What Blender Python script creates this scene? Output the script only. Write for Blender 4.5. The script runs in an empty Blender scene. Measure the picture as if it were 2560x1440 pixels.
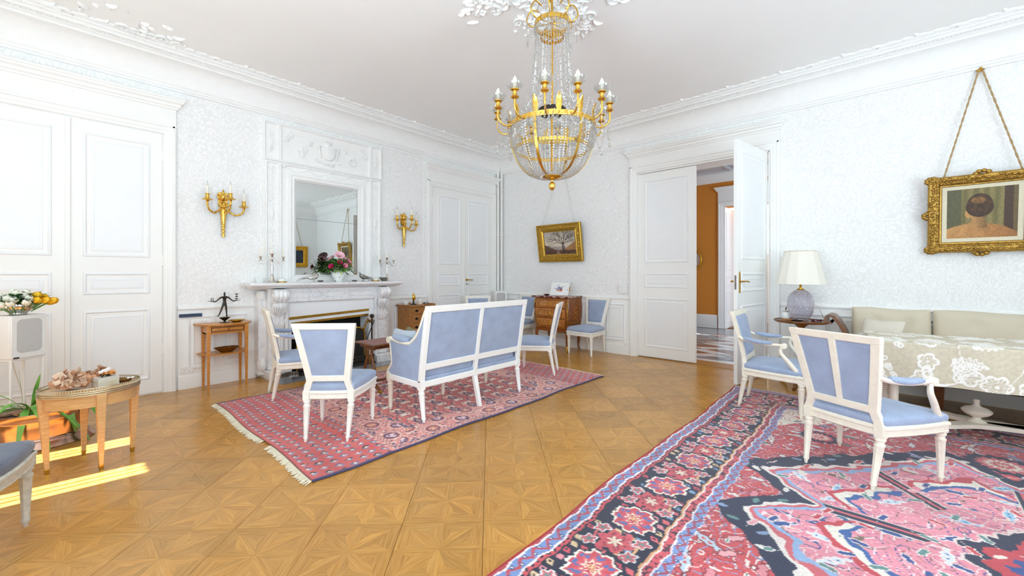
import bpy, bmesh, math, random
import numpy as np
from mathutils import Vector, Matrix, Euler
R = math.radians
PI = math.pi
scene = bpy.context.scene
col = scene.collection
random.seed(7)
# ------------------------------------------------------------------ camera, world, sun, daylight, exposure
cam_d = bpy.data.cameras.new('camera')
cam_d.sensor_width = 36.0
cam_d.lens = 36.0 * 1031.0 / 2560.0
cam_d.shift_y = -34.0 / 2560.0
cam_d.clip_start = 0.05
cam = bpy.data.objects.new('camera', cam_d)
cam.location = (5.68, -5.97, 1.25)
cam.rotation_euler = (R(90), 0, R(41.95))
col.objects.link(cam)
scene.camera = cam
world = bpy.data.worlds.new('sky')
scene.world = world
world.use_nodes = True
wn = world.node_tree.nodes
bg = wn['Background']
bg.inputs['Color'].default_value = (0.80, 0.88, 1.0, 1)
bg.inputs['Strength'].default_value = 1.0
sun_d = bpy.data.lights.new('sun', 'SUN')
sun_d.energy = 34.0
sun_d.color = (1.0, 0.97, 0.93)
sun_d.angle = R(0.5)
sun = bpy.data.objects.new('sun', sun_d)
sun_dir = Vector((0.09, 1.0, -1.28)).normalized()     # the way the sunlight travels
sun.rotation_euler = sun_dir.to_track_quat('-Z', 'Y').to_euler()
sun.location = (0, -12, 12)
col.objects.link(sun)
ROOM_X, ROOM_Y, ROOM_Z = 8.6, -7.6, 3.55
def daylight(name, loc, size, power, rot, color=(0.70, 0.87, 1.0)):
 d = bpy.data.lights.new(name, 'AREA')
 d.shape = 'RECTANGLE'
 d.size, d.size_y = size
 d.energy = power
 d.color = color
 o = bpy.data.objects.new(name, d)
 o.location = loc
 o.rotation_euler = rot
 col.objects.link(o)
 return o
# daylight entering by the tall windows of the wall behind the camera (towards +Y)
WINDOWS = [(1.45, 1.5), (4.3, 1.5), (7.1, 1.4)]
for i, (wx, ww) in enumerate(WINDOWS):
 daylight('window_daylight', (wx, ROOM_Y + 0.06, 1.62), (ww - .1, 2.7), (8, 165, 30)[i], (R(143), 0, 0))
# fill lamps at two added, unseen windows in the right-hand wall (towards -X)
for wy in (-3.5, -5.7):
 daylight('side_fill_light', (ROOM_X - 0.06, wy, 1.62), (1.3, 2.7), 112, (R(143), 0, R(90)))
# added fill lamp with no visible source, brightens the hall behind the open door
daylight('hall_fill_light', (6.3, 2.4, 1.9), (1.5, 2.2), 62, (R(90), 0, R(90)))
scene.view_settings.view_transform = 'Standard'
scene.view_settings.look = 'None'
scene.view_settings.exposure = 0.14
scene.view_settings.gamma = 1.0
scene.view_settings.use_curve_mapping = False
try:
 scene.cycles.max_bounces = 12
 scene.cycles.diffuse_bounces = 8
 scene.cycles.glossy_bounces = 5
 scene.cycles.transmission_bounces = 8
 scene.cycles.transparent_max_bounces = 40
 scene.cycles.caustics_reflective = False
 scene.cycles.caustics_refractive = False
 scene.cycles.use_denoising = True
 scene.cycles.sample_clamp_indirect = 8.0
except Exception:
 pass
# ------------------------------------------------------------------ materials
MATS = {}
def lin(c):
 if isinstance(c, str):
  c = c.lstrip('#')
  c = [int(c[i:i+2], 16) / 255 for i in (0, 2, 4)]
 return tuple((v / 12.92 if v <= 0.04045 else ((v + 0.055) / 1.055) ** 2.4) for v in c)
def rgba(c):
 return tuple(lin(c)) + (1.0,)
class NT:
 def __init__(s, name):
  s.m = bpy.data.materials.new(name)
  s.m.use_nodes = True
  s.t = s.m.node_tree
  s.b = s.t.nodes['Principled BSDF']
  s.out = s.t.nodes['Material Output']
 def n(s, typ, **kw):
  nd = s.t.nodes.new('ShaderNode' + typ)
  for k, v in kw.items():
   if k in nd.inputs.keys():
    nd.inputs[k].default_value = v
   else:
    setattr(nd, k, v)
  return nd
 def l(s, a, b):
  s.t.links.new(a, b)
 def coord(s, kind='Object', scale=(1, 1, 1), rot=(0, 0, 0), loc=(0, 0, 0)):
  tc = s.n('TexCoord')
  mp = s.n('Mapping')
  mp.inputs['Scale'].default_value = scale
  mp.inputs['Rotation'].default_value = rot
  mp.inputs['Location'].default_value = loc
  s.l(tc.outputs[kind], mp.inputs['Vector'])
  return mp.outputs['Vector']
 def ramp(s, fac, stops, interp='LINEAR'):
  r = s.n('ValToRGB')
  r.color_ramp.interpolation = interp
  els = r.color_ramp.elements
  while len(els) < len(stops):
   els.new(0.5)
  for e, (p, c) in zip(els, stops):
   e.position = p
   e.color = rgba(c) if not isinstance(c, (int, float)) else (c, c, c, 1)
  s.l(fac, r.inputs['Fac'])
  return r.outputs['Color']
 def mix(s, fac, a, b, mode='MIX'):
  m = s.n('Mix')
  m.data_type = 'RGBA'
  m.blend_type = mode
  for sock, v in ((m.inputs[0], fac), (m.inputs[6], a), (m.inputs[7], b)):
   if hasattr(v, 'default_value') or hasattr(v, 'is_linked'):
    s.l(v, sock)
   elif isinstance(v, (int, float)):
    sock.default_value = v
   else:
    sock.default_value = rgba(v)
  return m.outputs[2]
 def math(s, op, a, b=None, c=None):
  m = s.n('Math')
  m.operation = op
  for i, v in enumerate((a, b, c)):
   if v is None:
    continue
   if isinstance(v, (int, float)):
    m.inputs[i].default_value = v
   else:
    s.l(v, m.inputs[i])
  return m.outputs[0]
 def bump(s, h, strength=.2, dist=.01):
  b = s.n('Bump')
  b.inputs['Strength'].default_value = strength
  b.inputs['Distance'].default_value = dist
  s.l(h, b.inputs['Height'])
  s.l(b.outputs['Normal'], s.b.inputs['Normal'])
 def base(s, c):
  if isinstance(c, (str, tuple, list)):
   s.b.inputs['Base Color'].default_value = rgba(c)
  else:
   s.l(c, s.b.inputs['Base Color'])
 def p(s, rough=.5, metal=0, spec=None, **kw):
  s.b.inputs['Roughness'].default_value = rough
  s.b.inputs['Metallic'].default_value = metal
  if spec is not None:
   s.b.inputs['Specular IOR Level'].default_value = spec
  for k, v in kw.items():
   s.b.inputs[k].default_value = v
  return s
def m_plain(name, c, rough=.5, metal=0, noise=.06, scale=20, bump=0.0, **kw):
 t = NT(name)
 no = t.n('TexNoise', Scale=scale, Detail=3.0)
 t.l(t.coord('Object'), no.inputs['Vector'])
 c0 = np.array(lin(c))
 hi = tuple(np.clip(c0 * (1 + noise), 0, 1)) + (1,)
 lo = tuple(np.clip(c0 * (1 - noise), 0, 1)) + (1,)
 r = t.n('ValToRGB')
 r.color_ramp.elements[0].color = lo
 r.color_ramp.elements[1].color = hi
 r.color_ramp.elements[0].position = .3
 r.color_ramp.elements[1].position = .7
 t.l(no.outputs['Fac'], r.inputs['Fac'])
 t.l(r.outputs['Color'], t.b.inputs['Base Color'])
 t.p(rough, metal, **kw)
 if bump:
  t.bump(no.outputs['Fac'], bump, .004)
 MATS[name] = t.m
 return t.m
def m_wood(name, a, b, c=None, scale=9, rough=.35, axis='UV', stretch=(1, 9, 1)):
 t = NT(name)
 v = t.coord(axis, stretch)
 no = t.n('TexNoise', Scale=scale, Detail=6.0, Roughness=.6, Distortion=.6)
 t.l(v, no.inputs['Vector'])
 stops = [(.32, a), (.66, b)] if c is None else [(.3, a), (.5, c), (.68, b)]
 t.base(t.ramp(no.outputs['Fac'], stops))
 t.p(rough)
 t.bump(no.outputs['Fac'], .08, .002)
 MATS[name] = t.m
 return t.m
def m_vcol(name, rough=.8, attr='Col', noise=0.0, nscale=60, bump=0.0, spec=None, sheen=0):
 t = NT(name)
 a = t.n('Attribute', attribute_name=attr)
 c = a.outputs['Color']
 if noise or bump:
  no = t.n('TexNoise', Scale=nscale, Detail=4.0)
  t.l(t.coord('Object'), no.inputs['Vector'])
  if noise:
   c = t.mix(noise, c, t.ramp(no.outputs['Fac'], [(.3, 0.0), (.7, 1.0)]), 'OVERLAY')
  if bump:
   t.bump(no.outputs['Fac'], bump, .006)
 t.base(c)
 t.p(rough, spec=spec)
 if sheen:
  t.b.inputs['Sheen Weight'].default_value = sheen
 MATS[name] = t.m
 return t.m
m_plain('white_paint', '#f4f4f1', .38, noise=.012, scale=3)
m_plain('panel_paint', '#f1f3f4', .35, noise=.01, scale=3)
m_plain('ceiling_paint', '#f6f6f4', .85, noise=.008, scale=2)
m_plain('plaster', '#f5f5f3', .75, noise=.015, scale=14)
m_plain('cream_paint', '#eee7d6', .45, noise=.045, scale=26, bump=.08)
m_plain('white_frame_paint', '#efece3', .42, noise=.035, scale=26, bump=.06)
m_plain('shaded_old_paint', '#c9c4b6', .5, noise=.12, scale=40, bump=.15)  # old frame paint greyed to stand in for shade
m_plain('gold', '#d9a63c', .26, 1.0, noise=.16, scale=35, bump=.15)
m_plain('gilt_bronze', '#e3bb5c', .22, 1.0, noise=.12, scale=30, bump=.1)
m_plain('pale_brass', '#c6bba0', .3, 1.0, noise=.1, scale=18)
m_plain('old_gold', '#a88440', .36, .9, noise=.3, scale=40, bump=.2)
m_plain('brass', '#c99f3f', .28, 1.0, noise=.1, scale=18)
m_plain('dark_bronze', '#3a332c', .38, .7, noise=.2, scale=25)
m_plain('bronze_bowl', '#8a6534', .28, .9, noise=.2, scale=20)
m_plain('silver', '#dedcd6', .16, 1.0, noise=.08, scale=22)
m_plain('dark_silver', '#8f8c86', .3, 1.0, noise=.15, scale=25)
m_plain('iron', '#2d2b29', .55, .5, noise=.2, scale=20)
m_plain('soot', '#1b1917', .9, 0, noise=.3, scale=8)
m_plain('candle_wax', '#f4f0e0', .45, noise=.02, scale=10)
m_plain('bulb_glass', '#f6f4ee', .1, noise=.01)
m_plain('black_paint', '#1d1f24', .4, noise=.1)
m_plain('blue_band', '#27436b', .4, noise=.1)
m_plain('plastic_white', '#f0f0ee', .35, noise=.01)
m_plain('grille_cloth', '#c8c8c6', .9, noise=.05, scale=220, bump=.3)
m_plain('porcelain', '#eceeea', .12, noise=.015, scale=12)
m_plain('lamp_shade', '#efebdf', .8, noise=.02, scale=60)
m_plain('orange_wall', '#d58a35', .8, noise=.05, scale=120)
m_plain('leather_top', '#8a5750', .45, noise=.08, scale=40)
m_plain('rope', '#b09468', .85, noise=.2, scale=120, bump=.3)
m_plain('thin_cord', '#d8d5cc', .8, noise=.1, scale=60)
m_plain('cable_white', '#e2dccd', .5, noise=.03)
m_plain('linen', '#d3c9b3', .9, noise=.05, scale=160, bump=.25)
m_plain('linen_light', '#ddd6c6', .9, noise=.05, scale=160, bump=.25)
m_plain('cushion_blue', '#b9c4ce', .8, noise=.06, scale=80, bump=.15)
m_plain('cushion_green', '#7b7a5a', .85, noise=.3, scale=30)
m_plain('cushion_pink', '#b57a6c', .85, noise=.1, scale=30)
m_plain('leaf_green', '#5f9038', .45, noise=.35, scale=14)
m_plain('leaf_dark', '#3d6b30', .5, noise=.35, scale=14)
m_plain('leaf_light', '#9dbb66', .5, noise=.25, scale=20)
m_plain('plant_leaf', '#6fa844', .35, noise=.45, scale=7)
m_plain('bark', '#c79a62', .9, noise=.35, scale=30, bump=.6)
m_plain('soil', '#3b2f25', .95, noise=.3, scale=30, bump=.5)
m_plain('petal_pink', '#f3c3cf', .6, noise=.12, scale=18)
m_plain('petal_rose', '#e58aa6', .6, noise=.12, scale=18)
m_plain('petal_magenta', '#c81e5e', .55, noise=.2, scale=18)
m_plain('petal_white', '#f3f1e2', .6, noise=.05, scale=18)
m_plain('petal_yellow', '#f3c21d', .55, noise=.1, scale=18)
m_plain('stone_rose', '#c08e6c', .85, noise=.4, scale=16, bump=.5)
m_plain('stone_pale', '#e2c4a8', .85, noise=.2, scale=16, bump=.5)
m_plain('stone_white', '#f0e9e4', .5, noise=.1, scale=20)
m_plain('amber', '#d98b3c', .35, noise=.3, scale=25)
m_plain('paper_box', '#cfcabd', .8, noise=.05, scale=60)
m_plain('raffia', '#e3d2a6', .8, noise=.1, scale=50)
m_plain('dark_red_lacquer', '#4a1620', .18, noise=.2)
m_plain('tan_leather', '#a06a3c', .5, noise=.15, scale=40)
m_plain('gold_polish', '#e4b64c', .12, 1.0, noise=.05)
m_plain('fringe', '#e6dcc4', .95, noise=.15, scale=120)
m_plain('rug_edge', '#4d4766', .95, noise=.2, scale=90)
m_plain('rug_edge_red', '#a8353a', .95, noise=.2, scale=90)
m_plain('canvas_mat', '#e2d9bf', .85, noise=.05, scale=90)
m_plain('chair_white_fabric', '#ece6da', .9, noise=.04, scale=90)
m_plain('dark_wood', '#4b2b1a', .35, noise=.25, scale=18)
m_plain('floor_joint', '#4a3018', .8, noise=.2)
m_plain('pipe_paint', '#efeeea', .4, noise=.01)
m_plain('hall_ceiling', '#c9ccd2', .8, noise=.02)
m_plain('exterior_wall', '#d8d0c0', .9, noise=.05)
m_wood('oak_threshold', '#8a5a22', '#b9812f')
m_wood('cherry_wood', '#b9722c', '#d99a52', '#c98539', rough=.28)
m_wood('pine_wood', '#8f5a26', '#b98143', '#a56d33', rough=.35)
m_wood('walnut', '#5e3819', '#8f5a2a', '#74461f', rough=.25)
m_wood('light_satinwood', '#c79a62', '#ddb784', '#d0a671', rough=.28)
m_wood('mahogany', '#3d1c10', '#69361d', '#53281a', rough=.25)
m_wood('rosewood', '#6f3a1c', '#a9672f', '#8a4d22', rough=.22)
m_wood('drawer_marquetry', '#a8622b', '#cf9148', '#b87434', rough=.2)
def build_special():
 # veined marble
 for name, base, vein in (('marble', '#eeedec', '#dadbdf'), ('marble_red', '#7a3f37', '#d9b7a6'), ('tile_white', '#e6e6e4', '#c9c9c9'), ('tile_grey', '#8d9096', '#6f7278'), ('tile_brown', '#8a6353', '#6d4b3f')):
  t = NT(name)
  v = t.coord('Object', (1, 1, 1))
  no = t.n('TexNoise', Scale=3.0, Detail=8.0, Roughness=.62, Distortion=1.4)
  t.l(v, no.inputs['Vector'])
  f = t.math('ABSOLUTE', t.math('SUBTRACT', no.outputs['Fac'], .5))
  t.base(t.ramp(f, [(0.0, vein), (.03, base)] if name != 'marble_red' else [(0.0, vein), (.06, base)]))
  t.p(.22 if name == 'marble' else .15)
  MATS[name] = t.m
 # damask wallpaper: pale leaves on slightly darker ground, in vertical repeats
 t = NT('wallpaper')
 v = t.coord('UV', (1, 1, 1))
 sep = t.n('SeparateXYZ')
 t.l(v, sep.inputs[0])
 vo = t.n('TexVoronoi', Scale=19.0, Randomness=.9)
 vo.feature = 'DISTANCE_TO_EDGE'
 dn = t.n('TexNoise', Scale=9.0, Detail=2.0)
 t.l(v, dn.inputs['Vector'])
 add = t.n('MixRGB')
 add.blend_type = 'ADD'
 add.inputs[0].default_value = .16
 t.l(v, add.inputs[1])
 t.l(dn.outputs['Color'], add.inputs[2])
 t.l(add.outputs[0], vo.inputs['Vector'])
 leaves = t.ramp(vo.outputs['Distance'], [(.10, 0.0), (.15, 1.0)])
 wv = t.n('TexWave', Scale=10.0, Distortion=9.0, Detail=2.0)
 wv.inputs['Detail Scale'].default_value = 2.2
 t.l(add.outputs[0], wv.inputs['Vector'])
 stems = t.ramp(wv.outputs['Fac'], [(.42, 0.0), (.55, 1.0)])
 mask = t.n('TexNoise', Scale=3.2, Detail=1.0)
 t.l(v, mask.inputs['Vector'])
 mk = t.ramp(mask.outputs['Fac'], [(.42, 0.0), (.52, 1.0)])
 pat = t.mix(mk, leaves, stems)
 # thin weave lines
 ln = t.n('TexWave', Scale=60.0, Distortion=.4)
 ln.bands_direction = 'Y'
 t.l(v, ln.inputs['Vector'])
 ground = t.mix(ln.outputs['Fac'], '#eaeae8', '#efefed')
 colr = t.mix(pat, ground, '#f6f6f5')
 t.base(colr)
 t.p(.75)
 MATS['wallpaper'] = t.m
 # blue fabric with woven white dots (UV in metres), and a copy with shade in its colour
 for name, blue, dot in (('blue_fabric', '#93a3c0', '#e6ebf1'), ('shaded_blue_fabric', '#5d6474', '#b7bcc8')):
  t = NT(name)
  v = t.coord('UV', (1, 1, 1), (0, 0, R(45)))
  vm = t.n('VectorMath')
  vm.operation = 'SCALE'
  vm.inputs['Scale'].default_value = 1 / .0098
  t.l(v, vm.inputs[0])
  fr = t.n('VectorMath')
  fr.operation = 'FRACTION'
  t.l(vm.outputs[0], fr.inputs[0])
  sub = t.n('VectorMath')
  sub.operation = 'SUBTRACT'
  sub.inputs[1].default_value = (.5, .5, 0)
  t.l(fr.outputs[0], sub.inputs[0])
  s2 = t.n('SeparateXYZ')
  t.l(sub.outputs[0], s2.inputs[0])
  d = t.math('SQRT', t.math('ADD', t.math('POWER', s2.outputs[0], 2), t.math('POWER', s2.outputs[1], 2)))
  f = t.ramp(d, [(.11, 1.0), (.19, 0.0)])
  no = t.n('TexNoise', Scale=9.0, Detail=2.0)
  t.l(t.coord('UV'), no.inputs['Vector'])
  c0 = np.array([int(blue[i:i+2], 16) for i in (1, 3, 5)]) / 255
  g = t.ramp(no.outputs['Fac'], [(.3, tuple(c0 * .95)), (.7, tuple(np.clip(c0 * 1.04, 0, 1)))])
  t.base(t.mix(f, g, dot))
  t.p(.8)
  t.b.inputs['Sheen Weight'].default_value = .25
  MATS[name] = t.m
 # parquet pieces: tone per piece from a colour attribute, grain along each piece's own UV
 t = NT('parquet')
 a = t.n('Attribute', attribute_name='Col')
 oi = t.n('ObjectInfo')
 v = t.coord('UV', (4, 60, 1))
 no = t.n('TexNoise', Scale=1.6, Detail=6.0, Roughness=.65)
 no.noise_dimensions = '4D'
 t.l(v, no.inputs['Vector'])
 t.l(t.math('MULTIPLY', oi.outputs['Random'], 40.0), no.inputs['W'])
 grain = t.ramp(no.outputs['Fac'], [(.3, '#ab762f'), (.7, '#d29d50')])
 c = t.mix(.75, grain, a.outputs['Color'], 'MULTIPLY')
 hs = t.n('HueSaturation')
 t.l(t.math('ADD', t.math('MULTIPLY', oi.outputs['Random'], .25), .9), hs.inputs['Value'])
 t.l(c, hs.inputs['Color'])
 t.base(hs.outputs[0])
 rn = t.n('TexNoise', Scale=6.0)
 t.l(t.coord('Object'), rn.inputs['Vector'])
 t.l(t.math('ADD', t.math('MULTIPLY', rn.outputs['Fac'], .14), .17), t.b.inputs['Roughness'])
 t.bump(no.outputs['Fac'], .04, .002)
 MATS['parquet'] = t.m
 # mirror, clear crystal, amethyst-tinted glass
 t = NT('mirror')
 t.base('#cfd3d1')
 t.p(.01, 1.0)
 MATS['mirror'] = t.m
 for name, tint, g in (('crystal', '#fbfbfa', .30), ('lamp_glass', '#ebe8f2', .16), ('clear_glass', '#f2f4f4', .15)):
  t = NT(name)
  tr = t.n('BsdfTransparent')
  tr.inputs['Color'].default_value = rgba(tint)
  gl = t.n('BsdfGlossy')
  gl.inputs['Roughness'].default_value = .04
  gl.inputs['Color'].default_value = (1, 1, 1, 1)
  fz = t.n('LayerWeight')
  fz.inputs['Blend'].default_value = .45
  mx = t.n('MixShader')
  t.l(t.math('MINIMUM', t.math('ADD', t.math('MULTIPLY', fz.outputs['Facing'], .45), g * .3), .7), mx.inputs[0])
  t.l(tr.outputs[0], mx.inputs[1])
  t.l(gl.outputs[0], mx.inputs[2])
  df = t.n('BsdfTranslucent')
  df.inputs['Color'].default_value = rgba('#f4f4f2')
  m2 = t.n('MixShader')
  m2.inputs[0].default_value = {'crystal': .30, 'lamp_glass': .2}.get(name, .12)
  t.l(mx.outputs[0], m2.inputs[1])
  t.l(df.outputs[0], m2.inputs[2])
  t.l(m2.outputs[0], t.out.inputs['Surface'])
  MATS[name] = t.m
 # hammered copper
 t = NT('copper')
 vo = t.n('TexVoronoi', Scale=38.0)
 t.l(t.coord('UV', (1, .35, 1)), vo.inputs['Vector'])
 no = t.n('TexNoise', Scale=5.0, Detail=3.0)
 t.l(t.coord('Object'), no.inputs['Vector'])
 t.base(t.ramp(no.outputs['Fac'], [(.3, '#a27b68'), (.7, '#c7a594')]))
 t.p(.24, 1.0)
 t.bump(vo.outputs['Distance'], .25, .003)
 MATS['copper'] = t.m
 # white porcelain with scattered flower sprigs
 t = NT('painted_porcelain')
 vo = t.n('TexVoronoi', Scale=26.0)
 t.l(t.coord('Object'), vo.inputs['Vector'])
 no = t.n('TexNoise', Scale=14.0, Detail=2.0)
 t.l(t.coord('Object'), no.inputs['Vector'])
 k = t.math('MULTIPLY', t.ramp(vo.outputs['Distance'], [(.3, 1.0), (.36, 0.0)]), t.ramp(no.outputs['Fac'], [(.55, 0.0), (.58, 1.0)]))
 hue = t.ramp(no.outputs['Fac'], [(.55, '#3f7f8f'), (.62, '#b8863b'), (.70, '#4f7f4f')])
 t.base(t.mix(k, '#f0f1ee', hue))
 t.p(.12)
 MATS['painted_porcelain'] = t.m
build_special()
m_vcol('rug_pile', .95, bump=.5, nscale=260, sheen=.3, spec=.15)
m_vcol('oil_canvas', .55, bump=.15, nscale=140)
m_vcol('plaque_print', .25)
m_vcol('embroidered_linen', .9, bump=.3, nscale=220)
# ------------------------------------------------------------------ mesh helpers
def cube_uv(me):
 """UV in metres, projected along each face's main axis"""
 nl = len(me.loops)
 if nl == 0:
  return
 uvl = me.uv_layers.new(name='UVMap')
 co = np.empty(len(me.vertices) * 3)
 me.vertices.foreach_get('co', co)
 co = co.reshape(-1, 3)
 li = np.empty(nl, dtype=np.int32)
 me.loops.foreach_get('vertex_index', li)
 nrm = np.empty(len(me.polygons) * 3)
 me.polygons.foreach_get('normal', nrm)
 nrm = np.abs(nrm.reshape(-1, 3))
 tot = np.empty(len(me.polygons), dtype=np.int32)
 me.polygons.foreach_get('loop_total', tot)
 ax = np.repeat(np.argmax(nrm, axis=1), tot)
 p = co[li]
 u = np.where(ax == 0, p[:, 1], p[:, 0])
 v = np.where(ax == 2, p[:, 1], p[:, 2])
 uvl.data.foreach_set('uv', np.stack([u, v], 1).ravel())
class MB:
 def __init__(s):
  s.v, s.f = [], []
  s.M = None
 def add(s, vs, fs):
  o = len(s.v)
  if s.M is not None:
   vs = [tuple(s.M @ Vector(p)) for p in vs]
  s.v.extend(tuple(p) for p in vs)
  s.f.extend([tuple(i + o for i in f) for f in fs])
  return s
 def box(s, x0, x1, y0, y1, z0, z1):
  return s.add([(x0, y0, z0), (x1, y0, z0), (x1, y1, z0), (x0, y1, z0), (x0, y0, z1), (x1, y0, z1), (x1, y1, z1), (x0, y1, z1)],
                     [(0, 3, 2, 1), (4, 5, 6, 7), (0, 1, 5, 4), (1, 2, 6, 5), (2, 3, 7, 6), (3, 0, 4, 7)])
 def hexa(s, b, t):
  """two quads (bottom, top) of 4 points each"""
  return s.add(list(b) + list(t), [(0, 3, 2, 1), (4, 5, 6, 7), (0, 1, 5, 4), (1, 2, 6, 5), (2, 3, 7, 6), (3, 0, 4, 7)])
 def lathe(s, prof, n=20, c=(0, 0, 0), sx=1, sy=1, flute=0, nfl=0, twist=0, a0=0, a1=2 * PI, cap=True):
  """prof [(r, z)] about the z axis; flute deepens nfl grooves"""
  full = abs(a1 - a0 - 2 * PI) < 1e-6
  vs, fs = [], []
  m = n if full else n + 1
  zs = [p[1] for p in prof]
  z0, z1 = min(zs), max(zs)
  for (r, z) in prof:
   tw = twist * ((z - z0) / (z1 - z0) if z1 > z0 else 0)
   for i in range(m):
    a = a0 + (a1 - a0) * i / n
    rr = r
    if nfl:
     rr = r * (1 - flute * (0.5 - 0.5 * math.cos(nfl * (a + tw))))
    vs.append((c[0] + rr * math.cos(a) * sx, c[1] + rr * math.sin(a) * sy, c[2] + z))
  k = len(prof)
  for j in range(k - 1):
   for i in range(n):
    i2 = (i + 1) % m if full else i + 1
    fs.append((j * m + i, j * m + i2, (j + 1) * m + i2, (j + 1) * m + i))
  if full and cap:
   if prof[0][0] > 1e-5:
    fs.append(tuple(range(m - 1, -1, -1)))
   if prof[-1][0] > 1e-5:
    fs.append(tuple((k - 1) * m + i for i in range(m)))
  return s.add(vs, fs)
 def tube(s, pts, r, n=8, closed=False, flat=1.0):
  pts = [Vector(p) for p in pts]
  k = len(pts)
  rs = r if isinstance(r, (list, tuple)) else [r] * k
  vs, fs = [], []
  up = Vector((0, 0, 1))
  prev = None
  for i, p in enumerate(pts):
   if closed:
    d = pts[(i + 1) % k] - pts[i - 1]
   else:
    d = pts[min(i + 1, k - 1)] - pts[max(i - 1, 0)]
   if d.length < 1e-9:
    d = Vector((0, 0, 1))
   d.normalize()
   if prev is None:
    ref = up if abs(d.z) < .95 else Vector((1, 0, 0))
    a = d.cross(ref).normalized()
   else:
    a = prev - d * prev.dot(d)
    if a.length < 1e-6:
     a = d.cross(up if abs(d.z) < .95 else Vector((1, 0, 0)))
    a.normalize()
   prev = a
   b = d.cross(a)
   for j in range(n):
    t = 2 * PI * j / n
    q = p + (a * math.cos(t) + b * math.sin(t) * flat) * rs[i]
    vs.append(q)
  m = k if closed else k - 1
  for i in range(m):
   i2 = (i + 1) % k
   for j in range(n):
    j2 = (j + 1) % n
    fs.append((i * n + j, i * n + j2, i2 * n + j2, i2 * n + j))
  if not closed:
   fs.append(tuple(range(n - 1, -1, -1)))
   fs.append(tuple((k - 1) * n + j for j in range(n)))
  return s.add(vs, fs)
 def ell(s, c, r, nu=12, nv=8):
  if isinstance(r, (int, float)):
   r = (r, r, r)
  vs, fs = [(c[0], c[1], c[2] - r[2])], []
  for j in range(1, nv):
   ph = -PI / 2 + PI * j / nv
   for i in range(nu):
    a = 2 * PI * i / nu
    vs.append((c[0] + r[0] * math.cos(ph) * math.cos(a), c[1] + r[1] * math.cos(ph) * math.sin(a), c[2] + r[2] * math.sin(ph)))
  vs.append((c[0], c[1], c[2] + r[2]))
  for i in range(nu):
   fs.append((0, 1 + (i + 1) % nu, 1 + i))
  for j in range(nv - 2):
   for i in range(nu):
    i2 = (i + 1) % nu
    fs.append((1 + j * nu + i, 1 + j * nu + i2, 1 + (j + 1) * nu + i2, 1 + (j + 1) * nu + i))
  t = len(vs) - 1
  b = 1 + (nv - 2) * nu
  for i in range(nu):
   fs.append((b + i, b + (i + 1) % nu, t))
  return s.add(vs, fs)
 def prism(s, poly, P, h0, h1):
  """poly [(a, b)] mapped by P(a, b, h)"""
  n = len(poly)
  vs = [P(a, b, h0) for a, b in poly] + [P(a, b, h1) for a, b in poly]
  fs = [tuple(range(n - 1, -1, -1)), tuple(range(n, 2 * n))]
  for i in range(n):
   j = (i + 1) % n
   fs.append((i, j, n + j, n + i))
  return s.add(vs, fs)
 def rframe(s, P, a0, a1, b0, b1, prof, close=True):
  """mitred rectangular moulding; prof [(inset, height)]"""
  vs, fs = [], []
  for (d, h) in prof:
   vs += [P(a0 + d, b0 + d, h), P(a1 - d, b0 + d, h), P(a1 - d, b1 - d, h), P(a0 + d, b1 - d, h)]
  for j in range(len(prof) - 1):
   for i in range(4):
    k = (i + 1) % 4
    fs.append((j * 4 + i, j * 4 + k, (j + 1) * 4 + k, (j + 1) * 4 + i))
  return s.add(vs, fs)
 def sweep(s, prof, path_pts, P=None):
  """extrude an open profile [(d, z)] along x from a to b through P(t, d, z)"""
  vs, fs = [], []
  for t in path_pts:
   vs += [P(t, d, z) for d, z in prof]
  k = len(prof)
  for i in range(len(path_pts) - 1):
   for j in range(k - 1):
    fs.append((i * k + j, i * k + j + 1, (i + 1) * k + j + 1, (i + 1) * k + j))
  return s.add(vs, fs)
 def grid(s, fn, nu, nv, closed_u=False):
  vs, fs = [], []
  for j in range(nv + 1):
   for i in range(nu + (0 if closed_u else 1)):
    vs.append(fn(i / nu, j / nv))
  m = nu if closed_u else nu + 1
  for j in range(nv):
   for i in range(nu):
    i2 = (i + 1) % m
    fs.append((j * m + i, j * m + i2, (j + 1) * m + i2, (j + 1) * m + i))
  return s.add(vs, fs)
 def mesh(s, name, mat, smooth=35, recalc=True):
  me = bpy.data.meshes.new(name)
  me.from_pydata([tuple(p) for p in s.v], [], s.f)
  if recalc:
   bm = bmesh.new()
   bm.from_mesh(me)
   bmesh.ops.recalc_face_normals(bm, faces=bm.faces)
   bm.to_mesh(me)
   bm.free()
  if smooth:
   me.polygons.foreach_set('use_smooth', [True] * len(me.polygons))
   try:
    me.set_sharp_from_angle(angle=R(smooth))
   except Exception:
    pass
  if isinstance(mat, str):
   mat = MATS[mat]
  me.materials.append(mat)
  cube_uv(me)
  me.update()
  return me
 def build(s, name, mat, parent=None, smooth=35, bevel=0.0, seg=2, recalc=True, subsurf=0):
  me = s.mesh(name, mat, smooth, recalc)
  return link(name, me, parent, bevel, seg, subsurf)
def link(name, me, parent=None, bevel=0.0, seg=2, subsurf=0):
 o = bpy.data.objects.new(name, me)
 col.objects.link(o)
 if parent is not None:
  o.parent = parent
 if bevel:
  b = o.modifiers.new('bevel', 'BEVEL')
  b.width = bevel
  b.segments = seg
  b.limit_method = 'ANGLE'
  b.angle_limit = R(40)
  b.harden_normals = False
 if subsurf:
  b = o.modifiers.new('subsurf', 'SUBSURF')
  b.levels = subsurf
  b.render_levels = subsurf
 return o
def tag(o, label=None, cat=None, group=None, kind=None):
 if label:
  o['label'] = label
 if cat:
  o['category'] = cat
 if group:
  o['group'] = group
 if kind:
  o['kind'] = kind
 return o
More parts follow.
